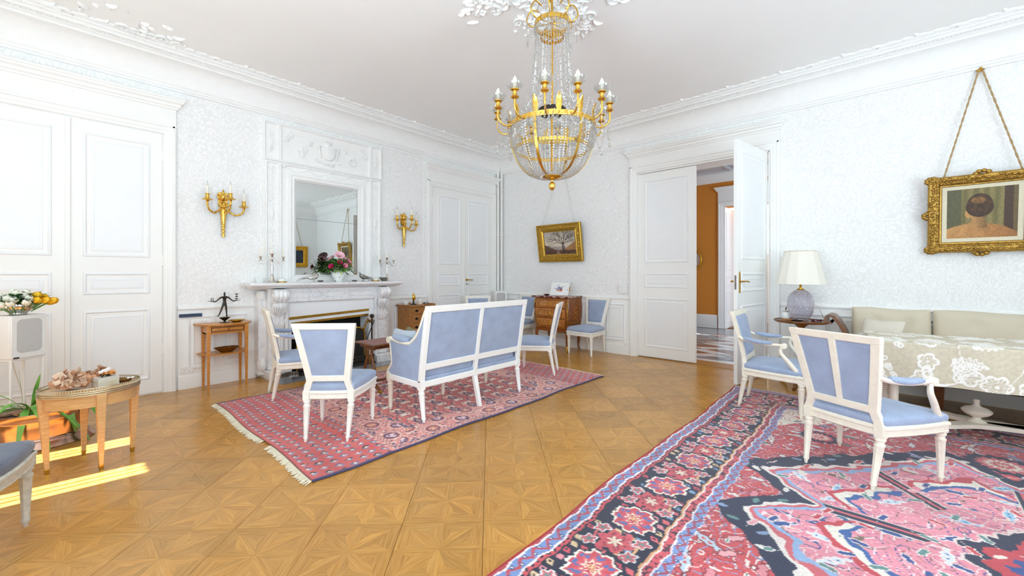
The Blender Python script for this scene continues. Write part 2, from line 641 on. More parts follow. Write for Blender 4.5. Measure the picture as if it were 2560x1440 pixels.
def thing(name, loc, rz, label, cat, group=None, kind=None):
 o = bpy.data.objects.new(name, None)
 o.empty_display_size = .1
 o.location = loc
 o.rotation_euler = (0, 0, rz)
 col.objects.link(o)
 return tag(o, label, cat, group, kind)
def copy_tree(o, parent=None):
 c = o.copy()
 col.objects.link(c)
 c.parent = parent
 for ch in list(o.children):
  copy_tree(ch, c)
 return c
def place(o, loc=None, rz=None, label=None, group=None):
 if loc is not None:
  o.location = loc
 if rz is not None:
  o.rotation_euler = (0, 0, rz)
 if label:
  o['label'] = label
 if group:
  o['group'] = group
 return o
def T(x, y, z, rz=0, rx=0, ry=0, s=1):
 M = Matrix.Translation((x, y, z)) @ Euler((rx, ry, rz)).to_matrix().to_4x4()
 if s != 1:
  M = M @ Matrix.Diagonal((s, s, s, 1) if isinstance(s, (int, float)) else (*s, 1))
 return M
def spline(pts, n=8):
 """Catmull-Rom through points"""
 P = [Vector(p) for p in pts]
 out = []
 for i in range(len(P) - 1):
  p0, p1, p2, p3 = P[max(i - 1, 0)], P[i], P[i + 1], P[min(i + 2, len(P) - 1)]
  for k in range(n):
   t = k / n
   out.append(0.5 * ((2 * p1) + (-p0 + p2) * t + (2 * p0 - 5 * p1 + 4 * p2 - p3) * t * t + (-p0 + 3 * p1 - 3 * p2 + p3) * t ** 3))
 out.append(P[-1])
 return out
def colour_grid(name, nx, ny, fn_pos, cols, mat, parent=None, thick=None):
 """grid of nx*ny quads; cols (ny, nx, 3) sRGB floats per face"""
 i, j = np.meshgrid(np.arange(nx + 1), np.arange(ny + 1))
 P = fn_pos(i.ravel() / nx, j.ravel() / ny)
 me = bpy.data.meshes.new(name)
 nv = (nx + 1) * (ny + 1)
 fi, fj = np.meshgrid(np.arange(nx), np.arange(ny))
 a = (fj * (nx + 1) + fi).ravel()
 F = np.stack([a, a + 1, a + nx + 2, a + nx + 1], 1)
 nf = len(F)
 me.vertices.add(nv)
 me.vertices.foreach_set('co', np.asarray(P, dtype=np.float32).ravel())
 me.loops.add(nf * 4)
 me.loops.foreach_set('vertex_index', F.ravel().astype(np.int32))
 me.polygons.add(nf)
 me.polygons.foreach_set('loop_start', np.arange(nf, dtype=np.int32) * 4)
 me.polygons.foreach_set('loop_total', np.full(nf, 4, dtype=np.int32))
 me.update(calc_edges=True)
 c = np.pad(np.asarray(cols, dtype=np.float64), ((0, 1), (0, 1), (0, 0)), mode='edge').reshape(-1, 3)
 c = np.clip(c, 0, 1)
 c = np.where(c <= .04045, c / 12.92, ((c + .055) / 1.055) ** 2.4)
 at = me.attributes.new('Col', 'FLOAT_COLOR', 'POINT')
 at.data.foreach_set('color', np.concatenate([c, np.ones((nv, 1))], 1).astype(np.float32).ravel())
 me.polygons.foreach_set('use_smooth', np.ones(nf, dtype=bool))
 me.materials.append(MATS[mat])
 cube_uv(me)
 return link(name, me, parent)
def hexc(h):
 h = h.lstrip('#')
 return np.array([int(h[i:i+2], 16) for i in (0, 2, 4)]) / 255.0
# wall-plane mappings: a along the wall, b up, h out into the room
def PL(a, b, h):
 return (h, a, b)
def PB(a, b, h):
 return (a, -h, b)
# ------------------------------------------------------------------ the room shell
DADO = 0.88
# ---- floor: panels of star parquet laid at 45 degrees to the walls
floor = MB().box(-.05, ROOM_X + .05, ROOM_Y - .05, .12, -.12, -.012).build('floor', 'floor_joint')
tag(floor, 'golden oak star parquet floor of the salon', 'floor', kind='structure')
TS = .4055
def star_panel(seed):
 """one square panel: an eight-pointed star of kites split in two tones, corner and edge fillers; grain UV per piece"""
 rnd = random.Random(seed)
 h = (TS - .0019) / 2
 polys = []
 tips = []
 for k in range(8):
  a = k * PI / 4
  r = h * .985 if k % 2 == 0 else h * 1.12
  tips.append((r * math.cos(a), r * math.sin(a)))
 val = []
 for k in range(8):
  a = k * PI / 4 + PI / 8
  val.append((h * .62 * math.cos(a), h * .62 * math.sin(a)))
 for k in range(8):
  polys.append(([(0, 0), val[k - 1], tips[k]], k * PI / 4))
  polys.append(([(0, 0), tips[k], val[k]], k * PI / 4))
 e = h
 for q in range(4):
  a = q * PI / 2
  ca, sa = math.cos(a), math.sin(a)
  rot = lambda p: (p[0] * ca - p[1] * sa, p[0] * sa + p[1] * ca)
  # between axis tip k=2q and diagonal tip k=2q+1, and on to the next axis tip
  t0, v0, t1, v1, t2 = tips[2 * q], val[2 * q], tips[2 * q + 1], val[2 * q + 1], tips[(2 * q + 2) % 8]
  cor = rot((e, e))
  m0 = rot((e, 0))
  m1 = rot((0, e))
  polys.append(([m0, cor, t1, v0, t0], a + PI / 2))
  polys.append(([cor, m1, t2, v1, t1], a))
 verts, faces, cols, uvs = [], [], [], []
 g = .00012
 base = rnd.uniform(.92, 1.03)
 for i, (pl, ang) in enumerate(polys):
  cx = sum(p[0] for p in pl) / len(pl)
  cy = sum(p[1] for p in pl) / len(pl)
  o = len(verts)
  z = rnd.uniform(-.0004, .0002)
  ring = []
  for p in pl:
   dx, dy = p[0] - cx, p[1] - cy
   L = math.hypot(dx, dy) + 1e-9
   ring.append((p[0] - dx / L * g, p[1] - dy / L * g))
  n = len(ring)
  verts += [(x, y, z) for x, y in ring] + [(x + (x - cx) * .002, y + (y - cy) * .002, -.011) for x, y in ring]
  ff = [tuple(range(o, o + n))] + [(o + k, o + n + k, o + n + (k + 1) % n, o + (k + 1) % n) for k in range(n)]
  tone = base * (rnd.uniform(.83, 1.14) if i < 16 else rnd.uniform(.82, 1.0))
  if i < 16 and i % 2 == 0:
   tone *= .94
  warm = rnd.uniform(-.02, .03)
  ca, sa = math.cos(-ang), math.sin(-ang)
  off = rnd.uniform(0, 9)
  for f in ff:
   faces.append(f)
   cols.append((tone + warm, tone, tone - warm * 1.5))
   uvs.append([(verts[k][0] * ca - verts[k][1] * sa + off, verts[k][0] * sa + verts[k][1] * ca + off) for k in f])
 return verts, faces, cols, uvs
def panel_mesh(data, cut=None):
 verts, faces, cols, uvs = data
 me = bpy.data.meshes.new('parquet_panel')
 me.from_pydata(verts, [], faces)
 at = me.attributes.new('Col', 'FLOAT_COLOR', 'FACE')
 at.data.foreach_set('color', [c for q in cols for c in (*np.clip(q, 0, 1.2), 1.0)])
 uv = me.uv_layers.new(name='UVMap')
 uv.data.foreach_set('uv', [c for f in uvs for p in f for c in p])
 me.materials.append(MATS['parquet'])
 if cut:
  bm = bmesh.new()
  bm.from_mesh(me)
  for co, no in cut:
   bmesh.ops.bisect_plane(bm, geom=bm.verts[:] + bm.edges[:] + bm.faces[:], plane_co=co, plane_no=no, clear_outer=True)
  bm.to_mesh(me)
  n = len(bm.faces)
  bm.free()
  if n == 0:
   return None
 return me
star_data = [star_panel(s) for s in range(14)]
star_me = [panel_mesh(d) for d in star_data]
BORD = .24
cells = []
o0 = Vector((3.602, -4.512))
d1 = Vector((math.cos(R(45)), math.sin(R(45))))
d2 = Vector((-d1.y, d1.x))
campos = Vector((5.68, -5.97))
for i in range(-16, 17):
 for j in range(-16, 17):
  c = o0 + d1 * (TS * (i + .5)) + d2 * (TS * (j + .5))
  hd = TS * .7072
  if c.x - hd > ROOM_X or c.x + hd < BORD or c.y + hd < ROOM_Y or c.y - hd > -BORD:
   continue
  d = c - campos
  vdir = Vector((-math.sin(R(41.95)), math.cos(R(41.95))))
  depth = d.dot(vdir)
  lat = abs(d.dot(Vector((vdir.y, -vdir.x))))
  seen = depth > -.2 and lat < depth * 1.26 + .7
  cells.append((not seen, d.length, c))
cells.sort(key=lambda t: (t[0], t[1]))
rest_v, rest_f, rest_c, rest_u = [], [], [], []
for n, (hid, dist, c) in enumerate(cells):
 k = random.randrange(14)
 hd = TS * .7072
 if hid or n >= 296:
  vs, fs, cs, us = star_data[k]
  o = len(rest_v)
  rest_v += [(c.x + (p[0] - p[1]) * .70711, c.y + (p[0] + p[1]) * .70711, p[2]) for p in vs]
  rest_f += [tuple(q + o for q in f) for f in fs]
  rest_c += cs
  rest_u += us
  continue
 rz = R(45) + random.randrange(4) * PI / 2
 cut = []
 M = Matrix.Translation((c.x, c.y, 0)) @ Matrix.Rotation(rz, 4, 'Z')
 Mi = M.inverted()
 for co, no in (((BORD, 0, 0), (-1, 0, 0)), ((0, -BORD, 0), (0, 1, 0))):
  if (co[0] and c.x - hd < BORD) or (co[1] and c.y + hd > -BORD):
   cut.append((Mi @ Vector(co), Mi.to_3x3() @ Vector(no)))
 me = star_me[k] if not cut else panel_mesh(star_data[k], cut)
 if me is None:
  continue
 o = link('parquet_panel', me, floor)
 o.location = (c.x, c.y, 0)
 o.rotation_euler = (0, 0, rz)
me = panel_mesh((rest_v, rest_f, rest_c, rest_u), [((BORD, 0, 0), (-1, 0, 0)), ((0, -BORD, 0), (0, 1, 0)), ((ROOM_X, 0, 0), (1, 0, 0)), ((0, ROOM_Y, 0), (0, -1, 0))])
tag(link('parquet_field', me, floor), kind='stuff')
# border planks along the two visible walls
def plank(a0, a1, b0, b1, tone):
 vs = [(a0, b0, 0), (a1, b0, 0), (a1, b1, 0), (a0, b1, 0), (a0, b0, -.011), (a1, b0, -.011), (a1, b1, -.011), (a0, b1, -.011)]
 fs = [(0, 1, 2, 3), (0, 4, 5, 1), (1, 5, 6, 2), (2, 6, 7, 3), (3, 7, 4, 0)]
 along_y = (b1 - b0) > (a1 - a0)
 us = [[((vs[k][1], vs[k][0]) if along_y else (vs[k][0], vs[k][1])) for k in f] for f in fs]
 link('border_plank', panel_mesh((vs, fs, [(tone, tone, tone)] * 5, us)), floor)
for s in range(3):
 y = 0.0 - (.1 if s else 0)
 w = BORD / 3
 p = -.0
 while p > ROOM_Y:
  L = random.uniform(.9, 1.5)
  plank(s * w + .0006, (s + 1) * w - .0006, max(ROOM_Y, p - L) + .0006, p - .0006, random.uniform(.78, .98))
  p -= L
 p = BORD
 while p < ROOM_X:
  L = random.uniform(.9, 1.5)
  plank(p + .0006, min(ROOM_X, p + L) - .0006, -(s + 1) * w + .0006, -s * w - .0006, random.uniform(.78, .98))
  p += L
# ---- ceiling
ceiling = MB().box(-.1, ROOM_X + .1, ROOM_Y - .1, .1, ROOM_Z, ROOM_Z + .12).build('ceiling', 'ceiling_paint')
tag(ceiling, 'plain white plaster ceiling above the salon', 'ceiling', kind='structure')
# ---- walls
WT = .32
D3X0, D3X1, D3H = 2.89, 4.63, 2.79
mb = MB()
mb.box(-.0 - WT, 0, ROOM_Y - .1, .1, -.1, ROOM_Z)
wall_left = tag(mb.build('wall_left', 'wallpaper'), 'wall with pale damask wallpaper behind the fireplace', 'wall', kind='structure')
mb = MB()
mb.box(0, D3X0, 0, WT, -.1, ROOM_Z)
mb.box(D3X1, ROOM_X + .1, 0, WT, -.1, ROOM_Z)
mb.box(D3X0, D3X1, 0, WT, D3H, ROOM_Z)
wall_back = tag(mb.build('wall_back', 'wallpaper'), 'wall with pale damask wallpaper around the half-open double door', 'wall', kind='structure')
mb = MB()
y = ROOM_Y
SW = [(-3.5, 1.4), (-5.7, 1.4)]  # added side windows, never in view, matching the side fill lamps
def wall_with_windows(P, a0, a1, wins, zb, zt):
 mb = MB()
 cur = a0
 for (c, w) in wins:
  mb.prism([(cur, -.1), (c - w / 2, -.1), (c - w / 2, ROOM_Z), (cur, ROOM_Z)], P, -WT, 0)
  mb.prism([(c - w / 2, -.1), (c + w / 2, -.1), (c + w / 2, zb), (c - w / 2, zb)], P, -WT, 0)
  mb.prism([(c - w / 2, zt), (c + w / 2, zt), (c + w / 2, ROOM_Z), (c - w / 2, ROOM_Z)], P, -WT, 0)
  cur = c + w / 2
 mb.prism([(cur, -.1), (a1, -.1), (a1, ROOM_Z), (cur, ROOM_Z)], P, -WT, 0)
 return mb
PF = lambda a, b, h: (a, ROOM_Y + h, b)
PR = lambda a, b, h: (ROOM_X - h, a, b)
tag(wall_with_windows(PF, -.3, ROOM_X + .3, WINDOWS, .15, 3.0).build('wall_front', 'wallpaper'), 'window wall behind the camera', 'wall', kind='structure')
tag(wall_with_windows(PR, ROOM_Y, 0, sorted(SW), .15, 3.0).build('wall_right', 'wallpaper'), 'far side wall with pale wallpaper seen in the mirror', 'wall', kind='structure')
# windows: casements with closed white shutters; the sun slips through two slits of the first window
def window(nm, P, c, w, slits=()):
 t = thing(nm, (0, 0, 0), 0, 'unseen tall shuttered window of the salon', 'window', kind='structure')
 z0, z1 = .15, 3.0
 MB().rframe(P, c - w / 2, c + w / 2, z0, z1, [(0, -.16), (0, -.06), (.06, -.06), (.06, -.16)]).build('window_frame', 'white_paint', t)
 cuts = [c - w / 2] + [q for s in slits for q in s] + [c + w / 2]
 for k in range(0, len(cuts), 2):
  MB().prism([(cuts[k], z0), (cuts[k + 1], z0), (cuts[k + 1], z1), (cuts[k], z1)], P, -.20, -.17).build('shutter', 'white_paint', t)
 for (s0, s1) in slits:
  for q in (.34, .67):
   m = s0 + (s1 - s0) * q
   MB().prism([(m - .008, z0), (m + .008, z0), (m + .008, z1), (m - .008, z1)], P, -.20, -.17).build('slit_bar', 'white_paint', t)
# sunlight reaches the floor along +Y (0.09 sideways per metre)
for i, (c, w) in enumerate(WINDOWS):
 window('window_%d' % (i + 1), PF, c, w, [(1.175, 1.365), (1.83, 2.02)] if i == 0 else ())
for i, (c, w) in enumerate(SW):
 window('window_%d' % (i + 4), PR, c, w)
# ---- cornice of coved plaster along all four walls, and leaf crest on the ceiling
cov = [(0, 3.22), (.03, 3.22), (.03, 3.238), (.045, 3.245), (.045, 3.262), (.055, 3.268)]
for k in range(9):
 a = PI / 2 * k / 8
 cov.append((.06 + .15 * (1 - math.cos(a)), 3.275 + .19 * math.sin(a)))
cov += [(.23, 3.47), (.23, 3.482), (.245, 3.492), (.26, 3.492), (.26, 3.50), (.315, 3.503), (.32, 3.515), (.335, 3.525), (.35, 3.525), (.355, 3.538), (.37, 3.54), (.37, 3.55)]
def cornice(nm, pts2, lab):
 mb = MB()
 mb.sweep(cov, [0, 1], lambda t, d, z: (pts2(t, d)[0], pts2(t, d)[1], z))
 o = mb.build(nm, 'plaster', smooth=30)
 tag(o, lab, 'cornice', kind='structure')
 return o
c1 = cornice('trim_1', lambda t, d: (d, (ROOM_Y + d) * (1 - t) + (-d) * t), 'coved plaster cornice above the fireplace wall')
c2 = cornice('trim_2', lambda t, d: (d * (1 - t) + (ROOM_X - d) * t, -d), 'coved plaster cornice above the half-open double door')
cornice('trim_3', lambda t, d: (ROOM_X - d, (ROOM_Y + d) * (1 - t) + (-d) * t), 'coved plaster cornice reflected in the mirror')
cornice('trim_4', lambda t, d: (d * (1 - t) + (ROOM_X - d) * t, ROOM_Y + d), 'coved plaster cornice above the windows')
# egg-and-dart beading on the cornice and the leafy crest
def beads(P, L, parent, nm):
 mb = MB()
 n = int(L / .03)
 for i in range(n):
  x, y, z = P(i / n * L)
  mb.M = T(x, y, z)
  mb.ell((0, 0, 0), (.009, .009, .006), 6, 4)
 tag(mb.build(nm, 'plaster', parent), kind='stuff')
beads(lambda t: (.29, -.35 - t, 3.497), 6.9, c1, 'beading')
beads(lambda t: (.35 + t, -.29, 3.497), 7.9, c2, 'beading')
def leaf_blob(mb, x, y, z, ang, L, W, h=.012, curl=0.0):
 """a small modelled leaf lying against the ceiling (pointing along ang)"""
 n = 5
 vs, fs = [], []
 for i in range(n + 1):
  t = i / n
  w = W * math.sin(PI * min(1, t * .92 + .08)) ** .8
  a = ang + curl * t
  px, py = x + math.cos(a) * L * t, y + math.sin(a) * L * t
  nx, ny = -math.sin(a), math.cos(a)
  d = h * (.5 + .7 * math.sin(PI * t))
  vs += [(px - nx * w, py - ny * w, z), (px, py, z - d), (px + nx * w, py + ny * w, z)]
 for i in range(n):
  b = i * 3
  fs += [(b, b + 1, b + 4, b + 3), (b + 1, b + 2, b + 5, b + 4)]
 mb.add(vs, fs)
rn = random.Random(3)
def crest(P, dirv, L, parent):
 """running garland of leaves on the ceiling edge"""
 mb = MB()
 t = 0
 k = 0
 while t < L:
  x, y = P(t)
  a = math.atan2(dirv[1], dirv[0])
  s = 1 if k % 2 else -1
  leaf_blob(mb, x, y, ROOM_Z, a + s * .45, .085, .014, .016, -s * .5)
  if k % 5 == 0:
   leaf_blob(mb, x, y, ROOM_Z, a + s * 1.2, .06, .016, .02, s * .6)
   mb.ell((x, y, ROOM_Z), (.018, .018, .016), 6, 4)
  mb.tube([(x, y, ROOM_Z - .004), (x + dirv[0] * .06, y + dirv[1] * .06, ROOM_Z - .004)], .006, 5)
  t += .055
  k += 1
 tag(mb.build('leaf_crest', 'plaster', parent, smooth=60), kind='stuff')
crest(lambda t: (.42, -.42 - t), (0, -1), 6.6, c1)
crest(lambda t: (.42 + t, -.42), (1, 0), 7.6, c2)
crest(lambda t: (ROOM_X - .42, -.42 - t), (0, -1), 6.6, ceiling)
# scrolled acanthus ornament: ceiling rose over the chandelier, cluster at the fireplace-side
def scroll(mb, x, y, ang, R0, turns, s=1, th=.012):
 pts = []
 n = int(14 * turns)
 for i in range(n + 1):
  t = i / n
  r = R0 * (1 - .82 * t)
  a = ang + s * turns * 2 * PI * t
  pts.append((x + r * math.cos(a), y + r * math.sin(a), ROOM_Z - .006 - .012 * t))
 mb.tube(pts, [th * (1 - .45 * i / n) for i in range(n + 1)], 6)
CHX, CHY = 3.77, -3.38
def ceiling_rose():
 mb = MB()
 N = 8
 for k in range(N):
  a = 2 * PI * k / N + .2
  for s in (1, -1):
   r0 = .36
   scroll(mb, CHX + r0 * math.cos(a + s * .22), CHY + r0 * math.sin(a + s * .22), a + s * 1.2, .10, 1.3, s, .016)
   r1 = .6
   scroll(mb, CHX + r1 * math.cos(a + s * .17), CHY + r1 * math.sin(a + s * .17), a - s * 1.0, .075, 1.2, -s, .012)
  big = k % 2 == 0
  for j in range(26 if big else 16):
   rr = .42 + (.42 if big else .22) * rn.random() ** 1.3
   aa = a + max(-.2, min(.2, rn.gauss(0, .13)))
   leaf_blob(mb, CHX + rr * math.cos(aa), CHY + rr * math.sin(aa), ROOM_Z, aa + rn.uniform(-1.2, 1.2), rn.uniform(.05, .11), rn.uniform(.012, .022), .022, rn.uniform(-1, 1))
  for j in range(9):
   rr = rn.uniform(.55, .8)
   aa = a + rn.gauss(0, .07)
   mb.ell((CHX + rr * math.cos(aa), CHY + rr * math.sin(aa), ROOM_Z), (.02, .02, .018), 6, 4)
  for j in range(7):
   aa = a + (j - 3) * .09
   leaf_blob(mb, CHX + .12 * math.cos(aa), CHY + .12 * math.sin(aa), ROOM_Z, aa, .2, .022, .03)
 for r, th in ((.12, .02), (.27, .016)):
  mb.tube([(CHX + r * math.cos(2 * PI * i / 40), CHY + r * math.sin(2 * PI * i / 40), ROOM_Z - .004) for i in range(40)], th, 6, closed=True)
 mb.lathe([(.12, 0), (.1, -.03), (.05, -.05), (.0, -.055)], 24, (CHX, CHY, ROOM_Z))
 o = mb.build('ceiling_rose', 'plaster', ceiling, smooth=60)
 tag(o, 'white plaster acanthus rose around the chandelier hook', kind='stuff')
ceiling_rose()
def side_cluster(x, y, ang, n, spread):
 mb = MB()
 for k in range(n):
  r = rn.uniform(0, spread)
  aa = ang + rn.gauss(0, .6)
  px, py = x + r * math.cos(aa), y + r * math.sin(aa)
  leaf_blob(mb, px, py, ROOM_Z, aa + rn.uniform(-1.4, 1.4), rn.uniform(.05, .11), rn.uniform(.012, .022), .022, rn.uniform(-1, 1))
 for k in range(5):
  r = spread * (k + .5) / 5
  scroll(mb, x + r * math.cos(ang), y + r * math.sin(ang), ang + k, .06, 1.2, 1 if k % 2 else -1, .012)
 tag(mb.build('ceiling_ornament', 'plaster', ceiling, smooth=60), kind='stuff')
side_cluster(.48, -6.35, R(55), 60, .75)
side_cluster(.44, -5.6, R(85), 30, .5)
side_cluster(.5, -.5, R(-45), 22, .3)
# ---- wainscot: rail, panels with mouldings, skirting
rail_prof = [(0, -.035), (.012, -.035), (.016, -.02), (.03, -.012), (.03, .004), (.02, .012), (.008, .02), (0, .022)]
pm = [(0, 0), (0, .012), (.008, .016), (.018, .014), (.022, .006), (.03, .004), (.034, 0)]
def wainscot(nm, P, a0, a1, npan, lab, par):
 MB().prism([(a0, 0), (a1, 0), (a1, DADO), (a0, DADO)], P, 0, .012).build('wainscot_board', 'white_paint', par)
 MB().sweep([(d, DADO + z) for d, z in rail_prof], [a0, a1], lambda t, d, z: P(t, z, d)).build('dado_rail', 'white_paint', par)
 MB().sweep([(.0, .0), (.03, .0), (.03, .13), (.026, .145), (.012, .155)], [a0, a1], lambda t, d, z: P(t, z, d)).build('skirting', 'white_paint', par)
 w = (a1 - a0 - .08 * (npan + 1)) / npan
 for i in range(npan):
  b = a0 + .08 + i * (w + .08)
  m = MB()
  Q = lambda a, bb, h: P(a, bb, h + .012)
  m.rframe(Q, b, b + w, .21, .79, pm)
  m.rframe(Q, b + .05, b + w - .05, .26, .74, [(0, 0), (.004, .008), (.014, .008), (.018, 0)])
  m.build('wall_panel', 'panel_paint', par)
wainscot('w', PL, -5.07, -4.33, 2, '', wall_left)
wainscot('w', PL, -2.52, -1.79, 2, '', wall_left)
wainscot('w', PB, .01, D3X0 - .12, 6, '', wall_back)
wainscot('w', PB, D3X1 + .12, ROOM_X, 8, '', wall_back)
# thin picture moulding above the rail beside the far door and wallpaper frame strip
MB().rframe(PL, -2.64 + .02, -1.83, DADO + .045, 3.2, [(0, 0), (.004, .01), (.014, .01), (.018, 0)]).build('wallpaper_moulding', 'white_paint', wall_left)
# ---- doors
case_prof = [(0, 0), (0, .035), (.012, .042), (.03, .042), (.034, .03), (.07, .028), (.074, .022), (.10, .02), (.105, .012), (.11, 0)]
def surround(P, a0, a1, h, par, top):
 """casing with entablature; a0..a1 clear opening"""
 m = MB()
 w = .115
 for (i0, sgn) in ((a0 - w, 1), (a1 + w, -1)):
  m.sweep(case_prof, [0, h + .10], lambda t, d, z, i0=i0, sgn=sgn: P(i0 + sgn * d, t, z))
 m.sweep(case_prof, [a0 - w + .0, a1 + w], lambda t, d, z: P(t, h + w - d, z))
 m.build('casing', 'white_paint', par, smooth=25)
 MB().prism([(a0 - w, h + w), (a1 + w, h + w), (a1 + w, top - .10), (a0 - w, top - .10)], P, 0, .03).build('frieze_board', 'white_paint', par)
 cp = [(.03, top - .115), (.042, top - .112), (.046, top - .095), (.062, top - .085), (.066, top - .06), (.085, top - .045), (.09, top - .028), (.1, top - .024), (.1, top - .006), (.094, top), (0, top)]
 m = MB()
 vs, fs = [], []
 for d, z in cp:
  vs += [P(a0 - w - d + .03, z, 0), P(a0 - w - d + .03, z, d), P(a1 + w + d - .03, z, d), P(a1 + w + d - .03, z, 0)]
 for j in range(len(cp) - 1):
  for i in range(3):
   fs.append((j * 4 + i, j * 4 + i + 1, (j + 1) * 4 + i + 1, (j + 1) * 4 + i))
 m.add(vs, fs)
 m.build('door_cornice', 'white_paint', par, smooth=25)
leaf_prof = [(0, 0), (.006, .008), (.018, .010), (.026, .002), (.034, -.004), (.05, -.004), (.056, .003), (.075, .006), (.078, .004)]
def leaf(par, P, a0, a1, h, thick=.042, z0=.012, two=False, stile=.095):
 """panelled leaf: rails and stiles as one board, three raised panels each side"""
 b = MB().prism([(a0, z0), (a1, z0), (a1, h), (a0, h)], P, -thick, 0)
 lf = b.build('door_leaf', 'white_paint', par, bevel=.003)
 for (p0, p1) in ((.15, .90), (1.04, 1.27), (1.41, h - .11)):
  for side in ((0,) if not two else (0, 1)):
   Q = (lambda a, bb, hh: P(a, bb, hh)) if side == 0 else (lambda a, bb, hh: P(a, bb, -thick - hh))
   m = MB()
   m.rframe(Q, a0 + stile, a1 - stile, z0 + p0, p1, leaf_prof)
   q0, q1, r0, r1 = a0 + stile + .078, a1 - stile - .078, z0 + p0 + .078, p1 - .078
   m.add([Q(q0, r0, .004), Q(q1, r0, .004), Q(q1, r1, .004), Q(q0, r1, .004)], [(0, 1, 2, 3)])
   m.build('door_panel', 'panel_paint', lf, smooth=25)
 return lf
def hinges(par, P, a, zs):
 for z in zs:
  x, y, zz = P(a, z, .008)
  m = MB().lathe([(.008, 0), (.008, .1)], 8, (x, y, zz))
  m.ell((x, y, zz), (.009, .009, .009), 8, 6).ell((x, y, zz + .1), (.009, .009, .009), 8, 6)
  m.build('hinge', 'white_paint', par)
def lever(par, P, a, z, sgn, out=0.0):
 m = MB()
 Q = lambda da, db, h: P(a + sgn * da, z + db, out + h)
 m.tube([Q(0, 0, 0), Q(0, 0, .008)], .024, 14)
 m.tube([Q(0, 0, .0), Q(0, 0, .045)], .009, 8)
 m.tube([Q(0, 0, .045), Q(.03, .002, .05), Q(.07, 0, .05), Q(.115, -.004, .048)], [.009, .008, .009, .0105], 8)
 m.build('door_handle', 'brass', par)
 m = MB().tube([Q(.0, -.075, 0), Q(.0, -.075, .004)], .012, 10)
 m.tube([Q(0, -.075, .004), Q(0, -.075, .03)], .003, 6).tube([Q(.018, -.075, .03), Q(-.004, -.075, .03)], .004, 6)
 m.build('key', 'dark_silver', par)
# the near double door, beside the speaker
d = thing('door_1', (0, -5.88, 0), 0, 'tall white panelled double door beside the oval table', 'door', kind='structure')
Pd = lambda a, b, h: (h, a, b)
surround(Pd, -.68, .68, 2.73, d, 3.125)
for (a0, a1) in ((-.68, -.003), (.003, .68)):
 leaf(d, lambda a, b, h: (h + .012, a, b), a0, a1, 2.725)
MB().prism([(-.02, .012), (.02, .012), (.02, 2.72), (-.02, 2.72)], Pd, .012, .028).build('meeting_bead', 'white_paint', d, bevel=.006)
hinges(d, Pd, .685, (.42, 1.35, 2.45))
# the far double door in the corner
d = thing('door_2', (0, -.965, 0), 0, 'narrow white panelled double door with brass lever near the corner pipes', 'door', kind='structure')
surround(Pd, -.70, .70, 2.73, d, 3.125)
for (a0, a1) in ((-.70, -.003), (.003, .70)):
 leaf(d, lambda a, b, h: (h + .012, a, b), a0, a1, 2.725)
MB().prism([(-.02, .012), (.02, .012), (.02, 2.72), (-.02, 2.72)], Pd, .012, .028).build('meeting_bead', 'white_paint', d, bevel=.006)
hinges(d, Pd, -.705, (.42, 1.35, 2.45))
lever(d, Pd, .055, 1.15, 1, .012)
# the half-open double door to the hall
d = thing('door_3', (0, 0, 0), 0, 'white double door, one leaf standing open on the tiled hall', 'door', kind='structure')
surround(PB, D3X0, D3X1, D3H, d, 3.14)
m = MB()
for (a0, a1) in ((D3X0 - .001, D3X0 + .012), (D3X1 - .012, D3X1 + .001)):
 m.box(a0, a1, -.005, WT + .02, 0, D3H)
m.box(D3X0, D3X1, -.005, WT + .02, D3H - .012, D3H + .001)
m.build('jamb_lining', 'white_paint', d)
MB().box(D3X0, D3X1, -.02, WT, -.03, .006).build('threshold', 'oak_threshold', d, bevel=.004)
Pc = lambda a, b, h: (a, -.012 - h + .03, b)
leaf(d, Pc, D3X0 + .012, 3.74, D3H - .02, two=False)
hinges(d, PB, D3X0 + .01, (.25, 1.25, 2.45))
ang = math.atan2(-.80, -.14)      # from hinge to free edge
op = bpy.data.objects.new('open_leaf', None)
op.location = (D3X1 - .015, -.02, 0)
op.rotation_euler = (0, 0, ang)
col.objects.link(op)
op.parent = d
Po = lambda a, b, h: (a, -h - .042, b)
Po2 = lambda a, b, h: (a, h, b)
lf = leaf(op, Po2, .0, .84, D3H - .02, two=True)
for o in (lf,):
 pass
for Pq, out in ((lambda a, b, h: (a, h, b), 0.0), (lambda a, b, h: (a, -.042 - h, b), 0.0)):
 m = MB()
 Q = lambda da, db, h: Pq(.785 - da, 1.17 + db, h)
 m.prism([(.785 - .018, 1.04), (.785 + .018, 1.04), (.785 + .018, 1.26), (.785, 1.285), (.785 - .018, 1.26)], Pq, 0, .004)
 m.tube([Q(0, 0, 0), Q(0, 0, .05)], .009, 8)
 m.tube([Q(0, 0, .05), Q(.04, .004, .052), Q(.08, 0, .052), Q(.12, -.004, .05)], [.009, .008, .009, .011], 8)
 m.build('door_handle', 'brass', lf)
m = MB()
m.box(.8395, .8415, -.031, -.011, 1.08, 1.24)
m.build('lock_plate', 'dark_silver', lf)
# ---- the hall behind: tiled floor, orange wall, a further white door
HY = 4.32
hall = thing('floor_hall', (0, 0, 0), 0, 'zigzag marble floor of the hall beyond the open door', 'floor', kind='structure')
MB().box(.3, 7.0, WT, HY + .1, -.08, -.006).build('screed', 'tile_grey', hall)
S = .235
mats = ('tile_white', 'tile_brown', 'tile_grey')
rh = {k: MB().prism([(-S, 0), (0, -S / 2), (S, 0), (0, S / 2)], lambda a, b, h: (a, b, h), -.006, 0).mesh('marble_tile', mats[k]) for k in range(3)}
def hall_poly(k, pts):
 m = MB().prism(pts, lambda a, b, h: (a, b, h), -.006, 0).mesh('marble_tile', mats[k])
 return m
